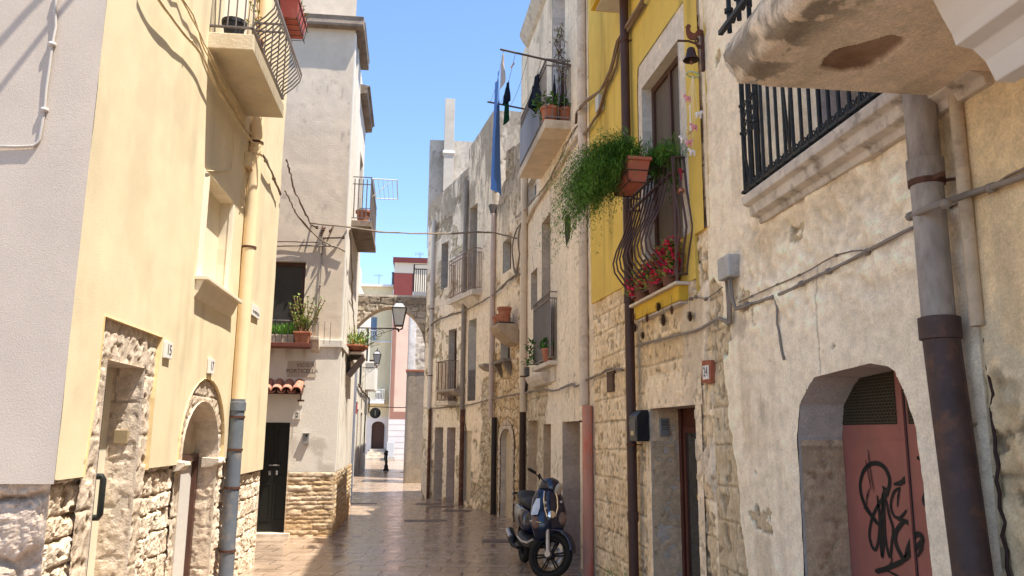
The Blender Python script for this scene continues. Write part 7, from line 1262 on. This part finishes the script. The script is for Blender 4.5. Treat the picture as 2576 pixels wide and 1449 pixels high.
# ================================================================== covers in the paving
M_COVER = mat('cast_iron_cover', (.17, .125, .10), .55, var=.25, scale=14, bump=.004, bscale=50)
for i, (x, y, w_, d_, a_, lb_) in enumerate(((1070, 1310, .82, .34, 2, 'long iron cover in the middle of the lane'), (1078, 1268, .62, .42, -8, 'square iron cover before the twin narrow doors'), (1112, 1275, .55, .42, -12, 'iron cover close to the rusty pipe foot'), (1150, 1285, .62, .40, -14, 'iron cover at the foot of the walled-up doorway'), (916, 1267, .62, .30, 3, 'small iron cover near the corner house'), (1262, 1361, .62, .34, -4, 'iron cover behind the scooter'), (1022, 1188, .5, .5, 0, 'iron cover far down the lane'))):
    g_ = on_z(x, y); mb = MB(); M_ = Matrix.Rotation(R(a_), 3, 'Z')
    def q4(u, v, z_): return [Vector((g_[0], g_[1], 0))+M_ @ Vector((sx*u, sy*v, 0))+Vector((0, 0, z_)) for sx, sy in ((-1, -1), (1, -1), (1, 1), (-1, 1))]
    mb.hexa(q4(w_/2, d_/2, -.02)+q4(w_/2, d_/2, .006)); t = thing('manhole_cover', lb_, 'manhole cover', (g_[0], g_[1], 0), 'iron covers in the paving'); mb.build('frame', M_STONE if False else MATS['cast_iron_cover'], t, bevel=.003); mb = MB(); mb.hexa(q4(w_/2-.04, d_/2-.04, .0)+q4(w_/2-.04, d_/2-.04, .009)); mb.build('lid', mat('worn_lid', (.15, .11, .085), .5, var=.3, scale=20, bump=.004, bscale=60), t)
# ================================================================== scooter
M_NAVY = mat('navy_scooter_paint', (.007, .011, .034), .16, var=.1, scale=2, spec=.7); M_BLKP = mat('black_scooter_plastic', (.014, .013, .013), .5, var=.15, scale=20); M_TYRE = mat('tyre_rubber', (.018, .016, .015), .85, var=.2, scale=30, bump=.002, bscale=60); M_CHROME = mat('chrome', (.75, .73, .70), .18, metal=1.); M_ALU = mat('cast_aluminium', (.45, .42, .40), .4, metal=.6, var=.15, scale=20); M_SKY = mat('pale_blue_panel', (.55, .66, .86), .22, var=.1, scale=3, spec=.7); M_LENS = mat('headlamp_lens', (.45, .40, .33), .12, var=.3, scale=6, spec=.7); M_SEAT = mat('black_seat_vinyl', (.020, .020, .021), .55, var=.15, scale=25); M_AMB = mat('smoked_indicator', (.22, .13, .09), .25)
cf = on_z(1376, 1458); cr = on_z(1331, 1424); hd = Vector((float(cf[0]-cr[0]), float(cf[1]-cr[1]), 0)).normalized(); WBs = 1.30; org = Vector((float(cf[0]), float(cf[1]), 0))-hd*WBs
SCT = thing('scooter', 'dark navy scooter with big spoked front wheel parked by the rust red pipe', 'scooter', org)
lft = Vector((-hd.y, hd.x, 0)); lean = .08   # leans on its side stand
up_ = (Vector((0, 0, 1))+lft*lean).normalized()
def L2W(v): return org+hd*v[0]+lft*v[1]+up_*v[2]
ST_A = Vector((1.27, 0, .27)); ST_B = Vector((1.00, 0, 1.02)); st_ax = (ST_B-ST_A).normalized(); ST_R = Matrix.Rotation(R(56), 3, st_ax)
def STR_(v): v = Vector(v); return L2W(ST_A+ST_R @ (v-ST_A))
class SMB(MB):
    def build2(s, name, m_, parent=SCT, steer=False, **k):
        f_ = STR_ if steer else L2W; s.v = [tuple(f_(Vector(p))) for p in s.v]; return s.build(name, m_, parent, **k)
    def loft(s, secs, n=18, pw=2.4):
        """secs: (x, z, half width, half depth, tilt): rings across the machine"""
        rings = []
        for x, z, a, b, ti in secs:
            d = Vector((math.sin(ti), 0, math.cos(ti))); r_ = []
            for k in range(n):
                t_ = 2*math.pi*k/n; c, s_ = math.cos(t_), math.sin(t_); r_.append(Vector((x, 0, z))+Vector((0, 1, 0))*a*math.copysign(abs(c)**(2/pw), c)+d*b*math.copysign(abs(s_)**(2/pw), s_))
            rings.append(r_)
        vs = [q for r_ in rings for q in r_]; m_ = len(rings)
        s.add(vs, [(i*n+k, i*n+(k+1) % n, (i+1)*n+(k+1) % n, (i+1)*n+k) for i in range(m_-1) for k in range(n)]+[tuple(range(n))[::-1], tuple((m_-1)*n+k for k in range(n))]); return s
    def torus(s, c, R_, r, n=40, m_=10, ry=None):
        vs = []; ry = ry or r
        for i in range(n):
            a = 2*math.pi*i/n
            for k in range(m_): b = 2*math.pi*k/m_; rr = R_+r*math.cos(b); vs.append((c[0]+rr*math.cos(a), c[1]+ry*math.sin(b), c[2]+rr*math.sin(a)))
        return s.add(vs, [(i*m_+k, i*m_+(k+1) % m_, ((i+1) % n)*m_+(k+1) % m_, ((i+1) % n)*m_+k) for i in range(n) for k in range(m_)])
def wheel(c, Rt, steer, name):
    mb = SMB(); mb.torus(c, Rt-.042, .042, ry=.052); w_ = mb.build2(name, M_TYRE, steer=steer, smooth='all'); mb = SMB(); mb.torus(c, Rt-.088, .013, ry=.040)
    for k in range(6):
        a = 2*math.pi*k/6+.3
        for da in (-.10, .10): mb.tube([(c[0]+.03*math.cos(a+da*3), c[1], c[2]+.03*math.sin(a+da*3)), (c[0]+(Rt-.085)*math.cos(a+da), c[1], c[2]+(Rt-.085)*math.sin(a+da))], .011, 6)
    mb.lathe(c, [(.001, -.06), (.045, -.055), (.045, .055), (.001, .06)], 14, ax=(0, 1, 0)); mb.build2('rim', M_BLKP, w_, steer=steer); mb = SMB(); mb.torus((c[0], c[1]+(.05 if steer else 0), c[2]), .10, .022, 28, 6, ry=.003); mb.build2('brake_disc', M_ALU, w_, steer=steer); return w_
wheel((WBs, 0, .275), .275, True, 'front_wheel'); wheel((0, 0, .255), .255, False, 'rear_wheel')
mb = SMB()
for y in (-.085, .085): mb.tube([(WBs, y, .275), (1.215, y, .50), (1.13, y, .72)], [.026, .024, .02], 10)
mb.lathe((WBs, -.085, .275), [(.001, -.03), (.035, -.03), (.035, .03), (.001, .03)], 12, ax=(0, 1, 0)); fk = mb.build2('fork', M_ALU, steer=True, smooth=True)
mb = SMB(); n_ = 16   # front mudguard over the wheel
vs = []
for i in range(n_+1):
    a = math.radians(20+125*i/n_); rr = .315+.02*math.sin(math.pi*i/n_)
    for k in range(9):
        t_ = (k-4)/4; vs.append((WBs+(rr-.05*t_*t_)*math.cos(a), .095*t_*(1-.35*abs(i/n_-.45)), .275+(rr-.05*t_*t_)*math.sin(a)))
mb.add(vs, [(i*9+k, i*9+k+1, (i+1)*9+k+1, (i+1)*9+k) for i in range(n_) for k in range(8)]); mg = mb.build2('front_mudguard', M_NAVY, steer=True, smooth='all'); md = mg.modifiers.new('thick', 'SOLIDIFY'); md.thickness = .008
# leg shield, nose, floor, tail
mb = SMB(); mb.loft([(1.17, .40, .10, .06, .9), (1.19, .50, .17, .10, 1.0), (1.17, .62, .215, .11, 1.2), (1.12, .76, .225, .10, 1.25), (1.06, .90, .20, .085, 1.25), (1.01, 1.0, .15, .07, 1.25), (.985, 1.05, .08, .05, 1.25)], 22); sh = mb.build2('leg_shield', M_NAVY, smooth='all')
mb = SMB(); mb.loft([(1.245, .58, .03, .03, 1.2), (1.25, .70, .055, .03, 1.2), (1.205, .84, .075, .03, 1.2), (1.13, .98, .06, .03, 1.2), (1.09, 1.03, .03, .02, 1.2)], 14); mb.build2('nose_panel', M_NAVY, sh, smooth='all')
mb = SMB()
for y in (-1, 1): mb.tube([(1.28, y*.05, .72), (1.245, y*.082, .82), (1.175, y*.085, .93), (1.12, y*.07, 1.01)], .008, 6)
mb.build2('chrome_trim', M_CHROME, sh); mb = SMB(); mb.lathe((1.285, 0, .745), [(.045, -.012), (.045, .006), (.035, .012), (.001, .012)], 20, ax=(1, 0, .25)); mb.torus((1.295, 0, .745), .028, .006, 16, 6, ry=.005) if False else None; mb.build2('round_badge', M_CHROME, sh, smooth=True)
mb = SMB()   # pale reflective side panel of the shield (right hand of the rider) and stars
sidep = [(1.215, -.145, .93), (1.19, -.18, .93), (1.165, -.215, .84), (1.17, -.232, .745), (1.20, -.225, .735), (1.245, -.165, .745), (1.245, -.145, .83)]
mb.add([(x+.012, y, z) for x, y, z in sidep]+[(sum(q[0] for q in sidep)/7+.028, sum(q[1] for q in sidep)/7, sum(q[2] for q in sidep)/7)], [(i, (i+1) % 7, 7) for i in range(7)]); mb.build2('side_panel', M_SKY, sh, fix=False)
mb = SMB(); mb.tube([(1.19, -.238, .665), (1.285, -.12, .655)], .010, 6); mb.build2('panel_trim', M_CHROME, sh)
for (x, y, z, r_) in ((1.262, -.085, .885, .022), (1.275, -.075, .82, .020), (1.225, .12, .89, .022)):
    mb = SMB(); cc = Vector((x+.012, y, z)); ux = Vector((.0, 1, 0)); uz = Vector((-.3, 0, 1)).normalized(); pts = [cc+ux*(r_ if k % 2 == 0 else r_*.42)*math.sin(math.pi*k/5)+uz*(r_ if k % 2 == 0 else r_*.42)*math.cos(math.pi*k/5) for k in range(10)]+[cc]; mb.add([tuple(p_) for p_ in pts], [(k, (k+1) % 10, 10) for k in range(10)]); mb.build2('star_decal', mat('silver_decal', (.6, .56, .5), .4), sh, fix=False)
mb = SMB(); mb.loft([(1.255, .62, .02, .012, 1.2), (1.25, .66, .05, .02, 1.2), (1.23, .72, .05, .02, 1.2), (1.215, .76, .02, .01, 1.2)], 12); mb.v = [(x, y+.15, z) for x, y, z in mb.v]; mb.build2('indicator', M_AMB, sh, smooth='all')
mb = SMB(); mb.v = []; mb.loft([(1.255, .62, .02, .012, 1.2), (1.25, .66, .05, .02, 1.2), (1.23, .72, .05, .02, 1.2), (1.215, .76, .02, .01, 1.2)], 12); mb.v = [(x-.01, y-.17, z-.04) for x, y, z in mb.v]; mb.build2('indicator', M_AMB, sh, smooth='all')
mb = SMB(); mb.loft([(1.16, .40, .16, .05, 0), (1.0, .36, .19, .05, 0), (.75, .34, .20, .05, 0), (.45, .36, .20, .06, 0), (.3, .40, .18, .07, 0)], 18, 3.5); mb.build2('footboard', M_BLKP, smooth='all')
mb = SMB()
for y in (-1, 1): mb.tube([(1.14, y*.17, .44), (1.0, y*.205, .385), (.7, y*.215, .365), (.42, y*.21, .39)], .014, 6)
mb.build2('footboard_trim', M_ALU)
mb = SMB(); mb.loft([(.50, .56, .10, .12, 0), (.40, .58, .155, .17, 0), (.2, .60, .18, .16, 0), (-.05, .63, .175, .14, 0), (-.3, .68, .14, .11, 0), (-.48, .73, .08, .06, 0)], 20, 2.8); mb.build2('tail_body', M_NAVY, smooth='all')
mb = SMB(); mb.loft([(.55, .76, .08, .04, 0), (.48, .79, .13, .065, 0), (.3, .81, .155, .065, 0), (.12, .815, .16, .06, 0), (.05, .85, .155, .075, 0), (-.15, .865, .145, .07, 0), (-.35, .87, .10, .05, 0), (-.42, .87, .05, .03, 0)], 20, 2.6); mb.build2('seat', M_SEAT, smooth='all')
mb = SMB(); mb.tube([(-.2, -.16, .83), (-.45, -.14, .87), (-.52, 0, .88), (-.45, .14, .87), (-.2, .16, .83)], .014, 8); mb.build2('grab_rail', M_BLKP); mb = SMB(); mb.loft([(-.44, .72, .07, .04, 0), (-.50, .73, .06, .035, 0), (-.52, .73, .03, .02, 0)], 12); mb.build2('tail_lamp', mat('red_lamp', (.3, .01, .01), .2), smooth='all')
mb = SMB(); mb.loft([(.30, .33, .10, .09, 0), (.15, .32, .13, .11, 0), (-.02, .30, .13, .10, 0), (-.12, .29, .08, .06, 0)], 14, 3); mb.build2('engine', M_BLKP, smooth='all')
mb = SMB(); mb.tube([(.22, -.15, .22), (.05, -.19, .24), (-.02, -.18, .30), (-.27, -.18, .38)], [.022, .03, .06, .055], 12); mb.build2('exhaust', M_BLKP, smooth=True); mb = SMB(); mb.tube([(.0, -.215, .33), (-.24, -.215, .40)], .03, 8); mb.build2('exhaust_guard', M_ALU)
mb = SMB(); vs = []
for i in range(11):
    a = math.radians(60+100*i/10)
    for k in range(5): t_ = (k-2)/2; vs.append(((.295-.03*t_*t_)*math.cos(a), .07*t_, .255+(.295-.03*t_*t_)*math.sin(a)))
mb.add(vs, [(i*5+k, i*5+k+1, (i+1)*5+k+1, (i+1)*5+k) for i in range(10) for k in range(4)]); mb.build2('rear_mudguard', M_BLKP, smooth='all')
mb = SMB(); mb.tube([(.45, .12, .33), (.50, .26, .015)], .012, 6); mb.bar((.50, .25, .015), (.55, .29, .012), .03); mb.build2('side_stand', M_ALU)
# steering head: cowl, headlamp, bars
mb = SMB(); mb.loft([(.90, 1.02, .07, .06, 0), (.94, 1.06, .12, .085, .1), (1.02, 1.07, .125, .105, .1), (1.09, 1.055, .105, .10, .1), (1.13, 1.04, .08, .08, .1)], 20, 2.2); hc_ = mb.build2('handlebar_cowl', M_NAVY, steer=True, smooth='all')
mb = SMB(); mb.loft([(1.125, 1.04, .085, .088, .1), (1.145, 1.04, .082, .085, .1), (1.165, 1.035, .06, .065, .1), (1.175, 1.033, .02, .02, .1)], 20, 2.0); mb.build2('headlamp', M_LENS, hc_, steer=True, smooth='all'); mb = SMB(); mb.torus((1.12, 0, 1.04), .087, .006, 28, 6, ry=.006); mb.v = [(1.128+(y)*.0+ (0 if True else 0), x-1.12, z) for x, y, z in mb.v]; mb.build2('headlamp_rim', M_CHROME, hc_, steer=True)
mb = SMB(); mb.loft([(1.00, .78, .05, .06, -.4), (1.02, .9, .06, .06, -.3), (.99, 1.0, .07, .06, -.2)], 12); mb.build2('steering_column', M_BLKP, steer=True, smooth='all')
mb = SMB(); mb.tube([(.95, -.10, 1.10), (.93, -.20, 1.13), (.88, -.30, 1.145), (.85, -.345, 1.15)], .011, 8); mb.tube([(.95, .10, 1.10), (.93, .20, 1.13), (.88, .30, 1.145), (.85, .345, 1.15)], .011, 8); mb.build2('handlebar', M_CHROME, steer=True)
for y in (-1, 1):
    mb = SMB(); mb.tube([(.892, y*.275, 1.142), (.835, y*.39, 1.155)], .019, 10); mb.build2('grip', M_BLKP, steer=True); mb = SMB(); mb.loft([(.94, 1.10, .03, .03, 0), (.92, 1.12, .03, .03, 0)], 8); mb.v = [(x, yy+y*.21, z+.01) for x, yy, z in mb.v]; mb.tube([(.95, y*.20, 1.11), (.94, y*.26, 1.115), (.90, y*.36, 1.13)], .006, 6); mb.build2('brake_lever', M_BLKP, steer=True)

# two cables that pass above the frame and throw their shadows on the grey side wall
for i, (a, b, lb_) in enumerate((((-40, 150), (125, -30), 'left one of two overhead cables shading the grey side wall'), ((-40, 275), (200, -30), 'right one of two overhead cables shading the grey side wall'))):
    pts = []
    for q in (-1.2, -.4, .3, 1., 1.8):
        x, y = a[0]+(b[0]-a[0])*q, a[1]+(b[1]-a[1])*q; s_, z_ = WG.at(x, y, .03); p_ = Vector(WG.P(s_, .03, z_)); pts.append(p_-LDIR/abs(LDIR.z)*1.9)
    cable('overhead_cable', lb_, pts, M_DARKC, group='overhead cables before the grey wall', n=1, r=.016, seed=90+i, jig=.003)
